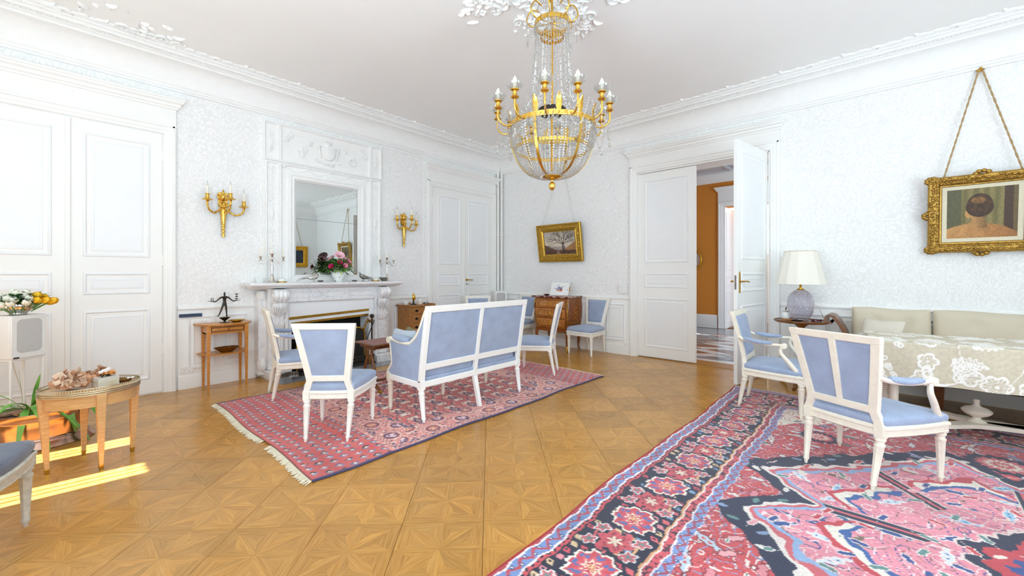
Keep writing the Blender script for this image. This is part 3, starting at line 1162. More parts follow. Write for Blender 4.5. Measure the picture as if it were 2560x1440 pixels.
# tumbling rows of lozenges set in alternating tones
nt = 0
for r in range(0, 20):
 yy = .72 + r * S / 2 * 1.04
 for c in range(-2, 20):
  xx = 2.0 + c * S * 2.06 + (S * 1.03 if r % 2 else 0)
  if yy > HY - .05 or xx < 1.4 or xx > 5.2:
   continue
  if xx > 3.4 + (yy * .4) and xx > 4.6:
   continue
  o = link('marble_tile', rh[(r + 2 * (c % 2)) % 3 if (r % 3) else (0 if c % 2 else 2)], hall)
  o.location = (xx, yy, 0)
  nt += 1
for k, (y0, y1, mt) in enumerate(((WT, WT + .16, 'tile_white'), (WT + .165, WT + .27, 'tile_grey'))):
 MB().box(1.2, 5.6, y0, y1, -.006, .0005).build('border_strip', mt, hall)
# far wall of the hall with doorway at the right
HX0, HX1, HH = 2.965, 3.9, 2.80
m = MB()
m.box(.3, HX0, HY, HY + .3, 0, 3.7).box(HX1, 7.0, HY, HY + .3, 0, 3.7).box(HX0, HX1, HY, HY + .3, HH, 3.7)
wh = tag(m.build('wall_hall', 'orange_wall'), 'ochre orange wall of the hall', 'wall', kind='structure')
PH = lambda a, b, h: (a, HY - h, b)
m = MB()
m.sweep([(0, 0), (.03, 0), (.03, .27), (.024, .285), (.012, .3), (0, .31)], [.3, HX0 - .13], lambda t, dd, z: PH(t, z, dd))
m.build('skirting', 'white_paint', wh)
MB().sweep([(0, 3.37), (.03, 3.37), (.05, 3.42), (.12, 3.51), (.14, 3.55), (.14, 3.59), (.2, 3.6)], [.3, 7.0], lambda t, dd, z: PH(t, z, dd)).build('hall_cornice', 'white_paint', wh)
MB().box(.3, 7.0, WT, HY + .4, 3.6, 3.7).build('ceiling_hall', 'hall_ceiling')
tag(bpy.data.objects['ceiling_hall'], 'grey coffered ceiling of the hall', 'ceiling', kind='structure')
for k in range(5):
 for j in range(3):
  x0 = .9 + k * 1.2
  y0 = .6 + j * 1.2
  MB().rframe(lambda a, b, h: (a, b, 3.6 - h), x0, x0 + 1.1, y0, y0 + 1.1, [(0, 0), (0, .05), (.04, .055), (.08, .02), (.12, .015), (.12, 0)]).build('coffer_moulding', 'hall_ceiling', bpy.data.objects['ceiling_hall'])
MB().box(.1, .3, WT, HY + .3, 0, 3.7).build('wall_hall_end', 'orange_wall')
tag(bpy.data.objects['wall_hall_end'], 'end wall of the hall hidden behind the closed leaf', 'wall', kind='structure')
d = thing('door_4', (0, 0, 0), 0, 'white panelled doorway at the far side of the hall', 'door', kind='structure')
surround(PH, HX0, HX1, HH, d, 3.25)
m = MB()
m.box(HX0 - .001, HX0 + .03, HY, HY + .5, 0, HH)
m.build('jamb_lining', 'panel_paint', d)
for (b0, b1) in ((.15, .85), (1.0, 1.22), (1.36, 2.68)):
 MB().rframe(lambda a, b, h: (HX0 + .03 + h, HY + a, b), .08, .42, b0, b1, pm).build('jamb_panel', 'panel_paint', d)
dl = bpy.data.objects.new('hall_leaf', None)
dl.location = (HX0 + .03, HY + .5, 0)
dl.rotation_euler = (0, 0, R(38))
col.objects.link(dl)
dl.parent = d
lf2 = leaf(dl, lambda a, b, h: (a, -h, b), 0, .8, HH - .02)
m = MB().tube([(.70, -.0, 1.17), (.70, -.05, 1.17)], .008, 8).tube([(.70, -.05, 1.17), (.58, -.05, 1.165)], .009, 8)
m.build('door_handle', 'brass', lf2)
MB().box(HX0 - .4, HX1 + 1.4, HY + 1.9, HY + 2.0, 0, 3.7).build('wall_beyond', 'white_paint')
tag(bpy.data.objects['wall_beyond'], 'white wall of the room beyond the hall', 'wall', kind='structure')
MB().box(HX0 - .4, HX1 + 1.4, HY + .3, HY + 2.0, -.08, -.004).build('floor_beyond', 'walnut')
tag(bpy.data.objects['floor_beyond'], 'wood floor of the room beyond the hall', 'floor', kind='structure')
# ---- heating pipes in the corner
for k, (px, py) in enumerate(((.045, -.115), (.085, -.055))):
 m = MB().lathe([(.026, 0), (.026, 3.4)], 14, (px, py, 0))
 for z in (.9, 2.0, 2.9):
  m.lathe([(.026, z), (.031, z + .003), (.031, z + .03), (.026, z + .033)], 14, (px, py, 0))
 o = m.build('trim_5' if k == 0 else 'trim_6', 'pipe_paint')
 tag(o, ('white heating pipe standing nearer the far double door', 'white heating pipe standing nearer the tree painting')[k], 'pipe', kind='structure')
# ---- sockets and switches
def socket(name, P, a, z, w, h, lab, kind='socket'):
 t = thing(name, P(a, z, 0), 0, lab, kind)
 Q = lambda da, db, hh: tuple(Vector(P(a + da, z + db, hh)) - Vector(P(a, z, 0)))
 m = MB().prism([(-w / 2, -h / 2), (w / 2, -h / 2), (w / 2, h / 2), (-w / 2, h / 2)], Q, .012, .026)
 m.build('cover_plate', 'plastic_white', t, bevel=.004)
 return t, Q
t, Q = socket('wall_socket', PL, -4.99, .205, .11, .075, 'white triple wall socket near the skirting beside the near door')
for (da, db) in ((-.025, 0), (.02, .018), (.02, -.018)):
 m = MB()
 for k in range(3):
  a = 2 * PI * k / 3
  m.tube([Q(da + .006 * math.cos(a), db + .006 * math.sin(a), .0255), Q(da + .006 * math.cos(a), db + .006 * math.sin(a), .0268)], .0024, 6)
 m.build('socket_holes', 'black_paint', t)
t, Q = socket('wall_socket', PB, 2.71, .15, .075, .085, 'small white wall socket low beside the closed door leaf')
m = MB()
for k in range(3):
 a = 2 * PI * k / 3
 m.tube([Q(.01 * math.cos(a), .01 * math.sin(a), .0255), Q(.01 * math.cos(a), .01 * math.sin(a), .0268)], .003, 6)
m.build('socket_holes', 'black_paint', t)
t, Q = socket('light_switch', PB, 2.66, 1.03, .15, .16, 'white light switch plate with round dials beside the closed door leaf', 'switch')
for da, db in ((-.03, .03), (.03, .03), (.03, -.04)):
 MB().tube([Q(da, db, .025), Q(da, db, .034)], .02, 16).build('switch_dial', 'plastic_white', t, bevel=.002)
t = thing('thermostat', (0, -4.96, .80), 0, 'slim dark blue control box clipped on the wainscot', 'thermostat')
MB().box(.012, .045, -.10, .10, -.018, .018).build('housing', 'blue_band', t, bevel=.004)
MB().box(.045, .047, -.095, .06, .0, .012).build('display_band', 'black_paint', t)
# ------------------------------------------------------------------ white-painted seats in dotted blue fabric
def trap_outline(fw, bw, yf, yb, bow=.03, sbow=.012, n=10):
 pts = []
 for i in range(n):                       # front edge, left to right
  t = i / n
  pts.append((-fw / 2 + fw * t, yf - bow * math.sin(PI * t)))
 for i in range(n):
  t = i / n
  s = sbow * math.sin(PI * t)
  pts.append((fw / 2 + (bw - fw) / 2 * t + s, yf + (yb - yf) * t))
 for i in range(n):
  t = i / n
  pts.append((bw / 2 - bw * t, yb + .012 * math.sin(PI * t)))
 for i in range(n):
  t = i / n
  s = sbow * math.sin(PI * t)
  pts.append((-bw / 2 + (bw - fw) / 2 * t * -1 * -1 * -1 + 0 if False else -bw / 2 + (-(fw - bw) / 2) * t - s, yb + (yf - yb) * t))
 return pts
def rings(mb, outline, levels, cap=True):
 """stack of scaled copies of an outline: levels [(scale, z)]"""
 n = len(outline)
 cx = sum(p[0] for p in outline) / n
 cy = sum(p[1] for p in outline) / n
 vs, fs = [], []
 for s, z in levels:
  vs += [(cx + (x - cx) * s, cy + (y - cy) * s, z) for x, y in outline]
 for j in range(len(levels) - 1):
  for i in range(n):
   k = (i + 1) % n
   fs.append((j * n + i, j * n + k, (j + 1) * n + k, (j + 1) * n + i))
 fs.append(tuple(range(n - 1, -1, -1)))
 fs.append(tuple((len(levels) - 1) * n + i for i in range(n)))
 mb.add(vs, fs)
LEGP = [(.0, 1.0), (.021, 1.0), (.021, .97), (.026, .965), (.026, .945), (.020, .94), (.020, .925), (.0245, .92), (.0245, .88)]
def fluted_leg(mb, top, bot, ztop, r0=.0245, r1=.014, n=24):
 """ring-turned head then fluted taper down to a small foot"""
 top, bot = Vector(top), Vector(bot)
 def ring(t, r, fl):
  c = top.lerp(bot, t)
  vs = []
  for i in range(n):
   a = 2 * PI * i / n
   rr = r * (1 - fl * (.5 - .5 * math.cos(8 * a)))
   vs.append((c.x + rr * math.cos(a), c.y + rr * math.sin(a), c.z))
  return vs
 L = [(0, r0 * .9, 0), (.03, r0 * 1.08, 0), (.06, r0 * 1.08, 0), (.075, r0 * .86, 0), (.13, r0 * .86, 0), (.14, r0 * 1.06, 0), (.17, r0 * 1.06, 0), (.18, r0, 0), (.2, r0, .16), (.86, r1 * 1.08, .16), (.88, r1 * 1.15, 0), (.905, r1 * 1.2, 0), (.91, r1 * .85, 0), (.96, r1 * .75, 0), (1.0, r1 * .55, 0)]
 vs, fs = [], []
 for t, r, fl in L:
  vs += ring(t, r, fl)
 for j in range(len(L) - 1):
  for i in range(n):
   k = (i + 1) % n
   fs.append((j * n + i, j * n + k, (j + 1) * n + k, (j + 1) * n + i))
 fs.append(tuple(range(n)))
 fs.append(tuple((len(L) - 1) * n + i for i in range(n)))
 mb.add(vs, fs)
def bar(mb, p, q, wv, dv):
 """square bar from p to q; wv half-width vector, dv half-depth vector (may be pairs for taper)"""
 p, q = Vector(p), Vector(q)
 w0, w1 = (Vector(wv[0]), Vector(wv[1])) if isinstance(wv[0], (tuple, Vector)) else (Vector(wv), Vector(wv))
 d = Vector(dv)
 mb.hexa([p - w0 - d, p + w0 - d, p + w0 + d, p - w0 + d], [q - w1 - d, q + w1 - d, q + w1 + d, q - w1 + d])
def chain(mb, ps, w, d):
 """square bar through several points, without inner faces"""
 vs, fs = [], []
 for p in ps:
  p = Vector(p)
  vs += [p + Vector((-w, -d, 0)), p + Vector((w, -d, 0)), p + Vector((w, d, 0)), p + Vector((-w, d, 0))]
 for i in range(len(ps) - 1):
  for j in range(4):
   k = (j + 1) % 4
   fs.append((i * 4 + j, i * 4 + k, (i + 1) * 4 + k, (i + 1) * 4 + j))
 n = len(ps) * 4
 fs += [(3, 2, 1, 0), (n - 4, n - 3, n - 2, n - 1)]
 mb.add(vs, fs)
def make_chair(name, arms=False, paint='white_frame_paint', fab='blue_fabric', mid=False,
               fw=.47, bw=.37, yf=-.225, yb=.205, seat_z=.43, tw=.455, lw=.315, height=.88, lean=.10, rail_z=.30):
 t = thing(name, (0, 0, 0), 0, 'x', 'chair')
 out = trap_outline(fw, bw, yf, yb)
 # seat rail with a beaded lower edge
 m = MB()
 rings(m, out, [(.97, rail_z), (1.0, rail_z + .006), (1.0, rail_z + .04), (1.03, rail_z + .046), (1.03, rail_z + .058), (1.0, rail_z + .066)])
 m.build('seat_rail', paint, t, smooth=30)
 m = MB()
 n = len(out)
 acc = 0
 for i in range(n):
  a, b = Vector((*out[i], 0)), Vector((*out[(i + 1) % n], 0))
  L = (b - a).length
  k = max(1, int(L / .011))
  for j in range(k):
   p = a.lerp(b, j / k)
   m.ell((p.x * 1.0, p.y, rail_z + .010), .0042, 4, 3)
 tag(m.build('bead_moulding', paint, t), kind='stuff')
 # upholstered seat
 m = MB()
 z = rail_z + .062
 h = seat_z - z
 rings(m, out, [(.975, z), (1.0, z + .25 * h), (1.005, z + .5 * h), (.985, z + .75 * h), (.93, z + .92 * h), (.8, z + 1.08 * h), (.55, z + 1.28 * h), (.25, z + 1.38 * h), (.02, z + 1.4 * h)])
 m.build('seat', fab, t, smooth=60)
 # legs
 fx = fw / 2 - .028
 bx = bw / 2 - .022
 for s in (-1, 1):
  m = MB()
  m.box(s * fx - .026, s * fx + .026, yf - .006, yf + .046, rail_z - .004, rail_z + .066)
  fluted_leg(m, (s * fx, yf + .02, rail_z), (s * (fx + .002), yf + .022, 0), rail_z)
  lg = m.build('front_leg', paint, t, smooth=40)
  m = MB()
  for k in range(8):
   a = 2 * PI * k / 8
   m.ell((s * fx + .012 * math.cos(a), yf - .007, rail_z + .031 + .012 * math.sin(a)), (.006, .003, .006), 6, 4)
  m.ell((s * fx, yf - .008, rail_z + .031), (.006, .004, .006), 6, 4)
  tag(m.build('rosette', paint, lg), kind='stuff')
  m = MB()
  m.box(s * bx - .023, s * bx + .023, yb - .03, yb + .018, rail_z - .004, rail_z + .066)
  fluted_leg(m, (s * bx, yb - .006, rail_z), (s * (bx - .012), yb + .05, 0), rail_z)
  m.build('rear_leg', paint, t, smooth=40)
 # back frame: raking, wider at the top
 y0, z0 = yb - .005, rail_z + .06
 yt, zt = yb + lean, height
 def bp(x, z, dy=0.0):
  k = (z - z0) / (zt - z0)
  return Vector((x, y0 + (yt - y0) * (k ** 1.25) + dy, z))
 zb = seat_z + .008
 def hw(z):
  return lw / 2 + (tw - lw) / 2 * max(0, (z - zb)) / (zt - zb)
 w = .024
 dd = .017
 N = 6
 for s in (-1, 1):
  m = MB()
  ps = []
  for i in range(N + 1):
   za = z0 + (zt - z0) * i / N
   ps.append(bp(s * (hw(za) - w) if za > zb else s * (bx + (hw(zb) - w - bx) * (za - z0) / (zb - z0)), za))
  chain(m, ps, w, dd)
  m.build('back_stile', paint, t, smooth=30, bevel=.003)
 m = MB()
 a, b = bp(0, zt - .045), bp(0, zt + .001)
 hw0 = hw
 hw = lambda z: hw0(z) + .0015
 m.hexa([(-hw(zt - .045) + .0, a.y - dd - .001, a.z), (hw(zt - .045), a.y - dd - .001, a.z), (hw(zt - .045), a.y + dd + .001, a.z), (-hw(zt - .045), a.y + dd + .001, a.z)],
           [(-hw(zt), b.y - dd - .001, b.z), (hw(zt), b.y - dd - .001, b.z), (hw(zt), b.y + dd + .001, b.z), (-hw(zt), b.y + dd + .001, b.z)])
 m.build('top_rail', paint, t, bevel=.005)
 hw = hw0
 m = MB()
 a, b = bp(0, zb), bp(0, zb + .045)
 m.hexa([(-hw(zb) + .03, a.y - dd, a.z), (hw(zb) - .03, a.y - dd, a.z), (hw(zb) - .03, a.y + dd, a.z), (-hw(zb) + .03, a.y + dd, a.z)],
           [(-hw(zb) + .03, b.y - dd, b.z), (hw(zb) - .03, b.y - dd, b.z), (hw(zb) - .03, b.y + dd, b.z), (-hw(zb) + .03, b.y + dd, b.z)])
 m.build('lower_rail', paint, t, bevel=.004)
 if mid:
  m = MB()
  a, b = bp(0, zb + .04, .006), bp(0, zt - .04, .006)
  bar(m, a, b, ((.016, 0, 0), (.02, 0, 0)), (0, .012, 0))
  m.build('back_splat', paint, t, bevel=.003)
 # padded back
 m = MB()
 za, zc = zb + .03, zt - .03
 def pad(sgn, thick):
  def fn(u, v):
   z = za + (zc - za) * v
   x = (2 * u - 1) * (hw(z) - .03)
   e = min(1, (1 - abs(2 * u - 1)) * 5) * min(1, (1 - abs(2 * v - 1)) * 6)
   p = bp(x, z)
   return (p.x, p.y + sgn * (.004 + thick * math.sqrt(max(0, e))), p.z)
  m.grid(fn, 12, 12)
 pad(-1, .026)
 pad(1, .005)
 m.build('backrest', fab, t, smooth=60)
 # gimp beads up the outer side of the stiles
 m = MB()
 for s in (-1, 1):
  for i in range(34):
   z = zb + (zt - zb - .02) * i / 33
   p = bp(s * hw(z), z, -.013)
   m.ell(p, .004, 4, 3)
 tag(m.build('stile_beads', paint, t), kind='stuff')
 if arms:
  for s in (-1, 1):
   az = seat_z + .20
   pst = bp(s * (hw(az) - .012), az + .035)
   ex = s * (fw / 2 - .012)
   ey = yf + .155
   path = spline([pst, (s * (hw(az) + .02), pst.y - .05, az + .012), (s * (fw / 2 - .03), (pst.y + ey) / 2 - .01, az - .006), (ex, ey, az - .004)], 6)
   m = MB().tube(path, [.017] * len(path), 8, flat=.85)
   # scroll knob
   m.M = T(ex, ey - .012, az - .006)
   m.tube([(-.02, 0, 0), (.02, 0, 0)], .024, 16)
   m.tube([(-.024, 0, 0), (.024, 0, 0)], .011, 12)
   m.M = None
   sup = spline([(ex, ey + .008, az - .015), (ex + s * .002, ey + .012, az - .07), (s * (fx + .012), ey - .04, az - .14), (s * (fx + .002), yf + .055, rail_z + .10), (s * fx, yf + .022, rail_z + .066)], 6)
   m.tube(sup, [.014 + .009 * i / (len(sup) - 1) for i in range(len(sup))], 8)
   m.box(s * fx - .022, s * fx + .022, yf - .003, yf + .042, rail_z + .06, rail_z + .105)
   arm = m.build('armrest', paint, t, smooth=50)
   m = MB()
   k0, k1 = int(len(path) * .34), int(len(path) * .86)
   sub = path[k0:k1]
   rr = [.018 + .012 * math.sin(PI * min(1, max(0, i / (len(sub) - 1)))) ** .5 for i in range(len(sub))]
   m.tube([p + Vector((0, 0, .012)) for p in sub], rr, 10, flat=.7)
   m.build('arm_pad', fab, arm, smooth=60)
 return t
GRP_SIDE = 'blue side chairs with white frames'
GRP_ARM = 'blue open armchairs with white frames'
def facing(dx, dy):
 """rotation that turns local -Y to (dx, dy)"""
 return math.atan2(dy, dx) + PI / 2
side = make_chair('side_chair')
place(side, (2.44, -4.44, .0125), facing(-.265, .262), 'blue side chair with its back to us at the left end of the red rug', GRP_SIDE)
c = copy_tree(side)
place(c, (2.40, -1.86, .0125), facing(-.88, -.47), 'blue side chair seen edge-on at the right end of the blue settee', GRP_SIDE)
c = copy_tree(side)
place(c, (2.215, -.335, 0), facing(-.05, -1), 'blue side chair facing us to the right of the marquetry commode', GRP_SIDE)
c = copy_tree(side)
place(c, (.80, -.34, 0), facing(.0, -1), 'blue side chair half hidden to the left of the marquetry commode', GRP_SIDE)
c = copy_tree(side)
place(c, (.68, -1.24, 0), facing(.75, -.66), 'blue chair behind the settee with only its curved top showing', GRP_SIDE)
arm = make_chair('armchair', True, 'cream_paint', mid=True, fw=.60, bw=.44, yf=-.25, yb=.215, seat_z=.42, tw=.515, lw=.385, height=.885, lean=.10)
place(arm, (5.59, -2.51, .0135), facing(.45, .89), 'large blue armchair in the right foreground with its back to us', GRP_ARM)
c = copy_tree(arm)
place(c, (4.93, -1.44, .0135), facing(1, .02), 'blue armchair seen in profile in front of the open door leaf', GRP_ARM)
c = copy_tree(arm)
place(c, (1.13, -4.24, .0125), facing(.22, .97), 'blue armchair in profile at the left end of the fireplace', GRP_ARM)
near = make_chair('side_chair', False, 'shaded_old_paint', 'shaded_blue_fabric', fw=.50, bw=.40)  # shade is put into this chair's darker fabric and frame colours
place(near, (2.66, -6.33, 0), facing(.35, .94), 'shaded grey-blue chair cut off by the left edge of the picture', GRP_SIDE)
# ---- the two-seat settee
def make_settee():
 t = thing('settee', (2.56, -3.29, .0125), facing(-1, 0), 'blue two-seat settee with white frame, its back towards us on the red rug', 'sofa')
 # local: x along the back (1.27 m), front at -y
 W, yf, yb, rz = .635, -.26, .25, .28
 zt, lean = .975, .11
 P = 'white_paint'
 out = [(-W, yf), (W, yf), (W, yb), (-W, yb)]
 m = MB()
 m.box(-W + .003, W - .003, yf, yb - .002, rz, rz + .053)
 m.build('seat_rail', P, t, bevel=.006)
 def bp(x, z, dy=0):
  k = (z - rz) / (zt - rz)
  return Vector((x, yb - .02 + lean * max(0, k) ** 1.2 + dy, z))
 for x in (-W + .025, 0, W - .025):
  m = MB()
  if x == 0:
   bar(m, (x, yb - .02, rz), (x, yb + .05, 0), ((.022, 0, 0), (.016, 0, 0)), (0, .02, 0))
   m.build('rear_leg', P, t, bevel=.003)
  else:
   m.box(x - .025, x + .025, yb - .045, yb + .008, rz - .01, rz + .06)
   fluted_leg(m, (x, yb - .02, rz), (x, yb + .02, 0), rz, .026, .016)
   m.build('rear_leg', P, t, smooth=40)
  m = MB()
  m.box(x - .026, x + .026, yf - .006, yf + .046, rz - .01, rz + .06)
  fluted_leg(m, (x, yf + .02, rz), (x, yf + .02, 0), rz, .026, .016)
  m.build('front_leg', 'cream_paint', t, smooth=40)
 # back frame
 w, d = .024, .018
 for x in (-W + w, 0, W - w):
  m = MB()
  chain(m, [bp(x, rz + .05 + (zt - rz - .05) * i / 6) for i in range(7)], w if x else .02, d)
  m.build('back_stile', P, t, bevel=.003)
 for nm, z0, z1 in (('top_rail', zt - .055, zt + .001), ('lower_rail', rz + .15, rz + .205)):
  m = MB()
  W = .6335 if nm == 'lower_rail' else .6365
  d = .0165 if nm == 'lower_rail' else .0195
  a, b = bp(0, z0), bp(0, z1)
  m.hexa([(-W, a.y - d, a.z), (W, a.y - d, a.z), (W, a.y + d, a.z), (-W, a.y + d, a.z)], [(-W, b.y - d, b.z), (W, b.y - d, b.z), (W, b.y + d, b.z), (-W, b.y + d, b.z)])
  m.build(nm, P, t, bevel=.004)
 W, d = .635, .018
 for s in (-1, 1):
  m = MB()
  x0, x1 = (.018, W - 2 * w + .006) if s > 0 else (-W + 2 * w - .006, -.018)
  z0, z1 = rz + .19, zt - .04
  for sg, th in ((1, .006), (-1, .03)):
   def fn(u, v):
    z = z0 + (z1 - z0) * v
    e = min(1, (1 - abs(2 * u - 1)) * 6) * min(1, (1 - abs(2 * v - 1)) * 6)
    p = bp(x0 + (x1 - x0) * u, z)
    return (p.x, p.y + sg * (.004 + th * math.sqrt(max(0, e))), p.z)
   m.grid(fn, 12, 10)
  m.build('backrest', 'blue_fabric', t, smooth=60)
 # loose pleated squab and seat base
 m = MB()
 m.box(-W + .02, W - .02, yf + .01, yb - .015, rz + .05, rz + .085)
 m.build('seat', 'blue_fabric', t, bevel=.012)
 for s in (-1, 1):
  m = MB()
  x0, x1 = (.005, W - .06) if s > 0 else (-W + .06, -.005)
  oo = trap_outline(x1 - x0, x1 - x0, yf - .005, yb - .03, .008, .004)
  oo = [(x + (x0 + x1) / 2, y) for x, y in oo]
  z = rz + .08
  rings(m, oo, [(.95, z), (1, z + .012), (1.0, z + .018), (.975, z + .022), (.975, z + .058), (1, z + .062), (1, z + .07), (.95, z + .078), (.7, z + .092), (.3, z + .1), (.02, z + .1)])
  m.build('seat_cushion', 'blue_fabric', t, smooth=50)
 # closed upholstered arms with swept top and scroll
 for s in (-1, 1):
  x = s * (W - .022)
  top = spline([(x, yf - .01, .335), (x, yf + .0, .36), (x, yf + .055, .43), (x, yf + .05, .52), (x, yf + .035, .60), (x, yf + .02, .632), (x, yf + .03, .655), (x, yf + .08, .646), (x, yf + .2, .634), (x, yf + .31, .636), (x, yf + .37, .66), (x, yf + .44, .72), (x, yf + .50, .81), (x, yf + .545, .90), (x, bp(0, .95).y - .018, .95)], 5)
  m = MB().tube(top, .017, 8)
  m.M = T(x, yf + .02, .640)
  m.tube([(-.026, 0, 0), (.026, 0, 0)], .03, 16).tube([(-.03, 0, 0), (.03, 0, 0)], .013, 12)
  m.M = None
  m.box(x - .02, x + .02, yf - .012, yf + .03, rz + .05, .35)
  ar = m.build('arm_frame', 'cream_paint', t, smooth=50)
  # panel: polygon under the swept top
  poly = [(p.y, p.z - .01) for p in top] + [(yb - .005, rz + .05), (yf + .0, rz + .05)]
  m = MB().prism(poly, lambda a, b, h: (x + h, a, b), -.012, .012)
  m.build('arm_panel', 'blue_fabric', t)
  m = MB()
  for i, p in enumerate(top[24:]):
   m.ell((p.x + s * .016, p.y, p.z), .005, 4, 3)
  tag(m.build('arm_beads', 'cream_paint', ar), kind='stuff')
  m = MB()
  sub = [p + Vector((-s * .02, 0, .02)) for p in top[34:46]]
  m.tube(sub, [.03 + .012 * math.sin(PI * i / (len(sub) - 1)) for i in range(len(sub))], 10, flat=.8)
  m.build('arm_pad', 'blue_fabric', ar, smooth=60)
 return t
make_settee()
def cushion(name, loc, rot, sx, sy, h, mat, lab, cat='cushion', parent=None):
 m = MB()
 def fn(sgn):
  def g(u, v):
   a, b = 2 * u - 1, 2 * v - 1
   e = max(0, (1 - a * a)) ** .45 * max(0, (1 - b * b)) ** .45
   pin = 1 - .07 * (1 - abs(a)) * (abs(b)) ** 2
   pin2 = 1 - .07 * (1 - abs(b)) * (abs(a)) ** 2
   return (a * sx / 2 * pin2, b * sy / 2 * pin, sgn * h / 2 * e)
  return g
 m.grid(fn(1), 14, 14)
 m.grid(fn(-1), 14, 14)
 o = m.build(name, mat, parent, smooth=70)
 o.location = loc
 o.rotation_euler = rot
 if parent is None:
  tag(o, lab, cat)
 return o
cushion('cushion', (2.36, -3.80, .60), (R(80), 0, R(0)), .36, .28, .10, 'cushion_blue', 'pale blue cushion leaning on the near arm of the settee')
cushion('cushion', (2.28, -3.66, .585), (R(78), 0, R(-14)), .34, .30, .10, 'cushion_green', 'mottled green cushion behind the pale blue one on the settee')
cushion('cushion', (2.52, -3.66, .60), (R(75), 0, R(60)), .30, .28, .08, 'cushion_pink', 'dusty pink cushion in the corner of the settee')
# ------------------------------------------------------------------ fireplace wall
def build_fireplace():
 t = thing('fireplace', (0, -3.44, 0), 0, 'white marble chimneypiece with scrolled brackets and brass-trimmed opening', 'fireplace')
 # local a = y offset, x out. opening -.60...+.56
 mar = 'marble'
 # shelf, moulded
 prof = [(0, 1.075), (.30, 1.075), (.33, 1.085), (.36, 1.09), (.375, 1.105), (.40, 1.112), (.41, 1.125), (.41, 1.145), (.40, 1.15), (0, 1.15)]
 m = MB()
 vs, fs = [], []
 for d, z in prof:
  e = d - .41
  vs += [(0, -1.05 - e * .55, z), (d, -1.05 - e * .55, z), (d, .93 + e * .55, z), (0, .93 + e * .55, z)]
 for j in range(len(prof) - 1):
  for i in range(3):
   fs.append((j * 4 + i, j * 4 + i + 1, (j + 1) * 4 + i + 1, (j + 1) * 4 + i))
 m.add(vs, fs)
 m.build('mantel_shelf', mar, t, smooth=30)
 # frieze with three sunk panels
 m = MB().box(0, .27, -.66, .60, .90, 1.076)
 fz = m.build('frieze', mar, t, bevel=.003)
 for (a0, a1) in ((-.60, -.20), (-.15, .10), (.15, .54)):
  MB().rframe(lambda a, b, h: (.27 + h, a, b), a0, a1, .955, 1.045, [(0, 0), (.004, .012), (.016, .012), (.02, 0), (.022, -.004)]).build('frieze_panel', mar, fz)
 MB().rframe(lambda a, b, h: (.27 + h, a, b), -.645, .585, -.3, .945, [(0, 0), (.006, .014), (.03, .014), (.045, .0)]).build('opening_moulding', mar, fz)
 # jambs with fluted pilaster, big scrolled bracket with acanthus, and plinth
 for sgn, yc in ((-1, -.72), (1, .66)):
  m = MB()
  m.box(0, .24, yc - .10, yc + .10, .11, 1.076)
  j = m.build('jamb', mar, t, bevel=.003)
  m = MB().box(0, .36, yc - .125, yc + .125, 0, .105)
  m.build('plinth', mar, j, bevel=.006)
  # bracket: side profile swept across its width
  sp = spline([(.24, 0, .58), (.262, 0, .62), (.27, 0, .70), (.285, 0, .80), (.315, 0, .88), (.365, 0, .93), (.395, 0, .985), (.385, 0, 1.04), (.345, 0, 1.072)], 6)
  m = MB()
  wv = .07
  nn = 25
  def fn(u, v):
   p = sp[min(int(v * (len(sp) - 1)), len(sp) - 1)]
   a = (u * 2 - 1)
   rib = .010 * abs(math.cos(a * PI * 1.5 + 0))
   return (p.x + rib * (1 if v > .35 else v / .35), yc + a * wv, p.z)
  m.grid(fn, nn - 1, len(sp) - 1)
  poly = [(p.x, p.z) for p in sp] + [(.2, 1.072), (.2, .58)]
  for s2 in (-1, 1):
   m.prism(poly, lambda a, b, h, s2=s2: (a, yc + s2 * (wv - .004) + h, b), -.004, .004)
  m.build('scroll_bracket', mar, j, smooth=45)
  # side volute rolls
  m = MB()
  for (cx, cz, r) in ((.335, 1.0, .06), (.262, .68, .03)):
   for s2 in (-1, 1):
    m.tube([(cx, yc + s2 * wv, cz), (cx, yc + s2 * (wv + .012), cz)], r, 18)
    m.tube([(cx, yc + s2 * (wv + .01), cz), (cx, yc + s2 * (wv + .02), cz)], r * .4, 12)
  m.build('volute', mar, j)
  # acanthus leaf below the roll
  m = MB()
  for k in range(7):
   a = (k - 3) / 3
   p0 = Vector((.335, yc + a * .055, .905))
   p2 = Vector((.275, yc + a * .02, .905 - .19 + .06 * abs(a)))
   pth = spline([p0, (.345 - .02 * abs(a), yc + a * .075, .85), (.31, yc + a * .055, .79), p2], 5)
   m.tube(pth, [.016 - .008 * i / (len(pth) - 1) for i in range(len(pth))], 6)
  m.build('acanthus', mar, j, smooth=70)
  # flutes on the pilaster
  m = MB()
  for k in range(4):
   yy = yc - .06 + .04 * k
   m.lathe([(0.0, .16), (.011, .17), (.011, .70), (0, .71)], 8, (.242, yy, 0))
  m.build('reeding', mar, j)
  # outer return with a smaller roll seen from the side
  m = MB().box(0, .16, yc + sgn * .10 - .0, yc + sgn * .18, .05, 1.0) if sgn < 0 else MB().box(0, .16, yc + .10, yc + .18, .05, 1.0)
  m.lathe([(0, .95), (.02, .93), (.07, .945), (.085, 1.0), (.07, 1.05), (0, 1.06)], 18, (.12, yc + sgn * .14, 0), 1, .6)
  m.lathe([(.05, .24), (.075, .20), (.075, .13), (.05, .10)], 16, (.14, yc + sgn * .14, 0), 1, .7)
  m.build('side_return', mar, j, smooth=40)
 # white painted metal surround sloping in to the firebox with brass lips
 m = MB()
 A0, A1 = -.615, .565
 m.hexa([(.254, A0, .70), (.254, A1 - .09, .735), (.15, A1 - .09, .74), (.15, A0 + .02, .72)], [(.254, A0, .92), (.254, A1 - .07, .92), (.1, A1 - .07, .92), (.1, A0 + .02, .92)])
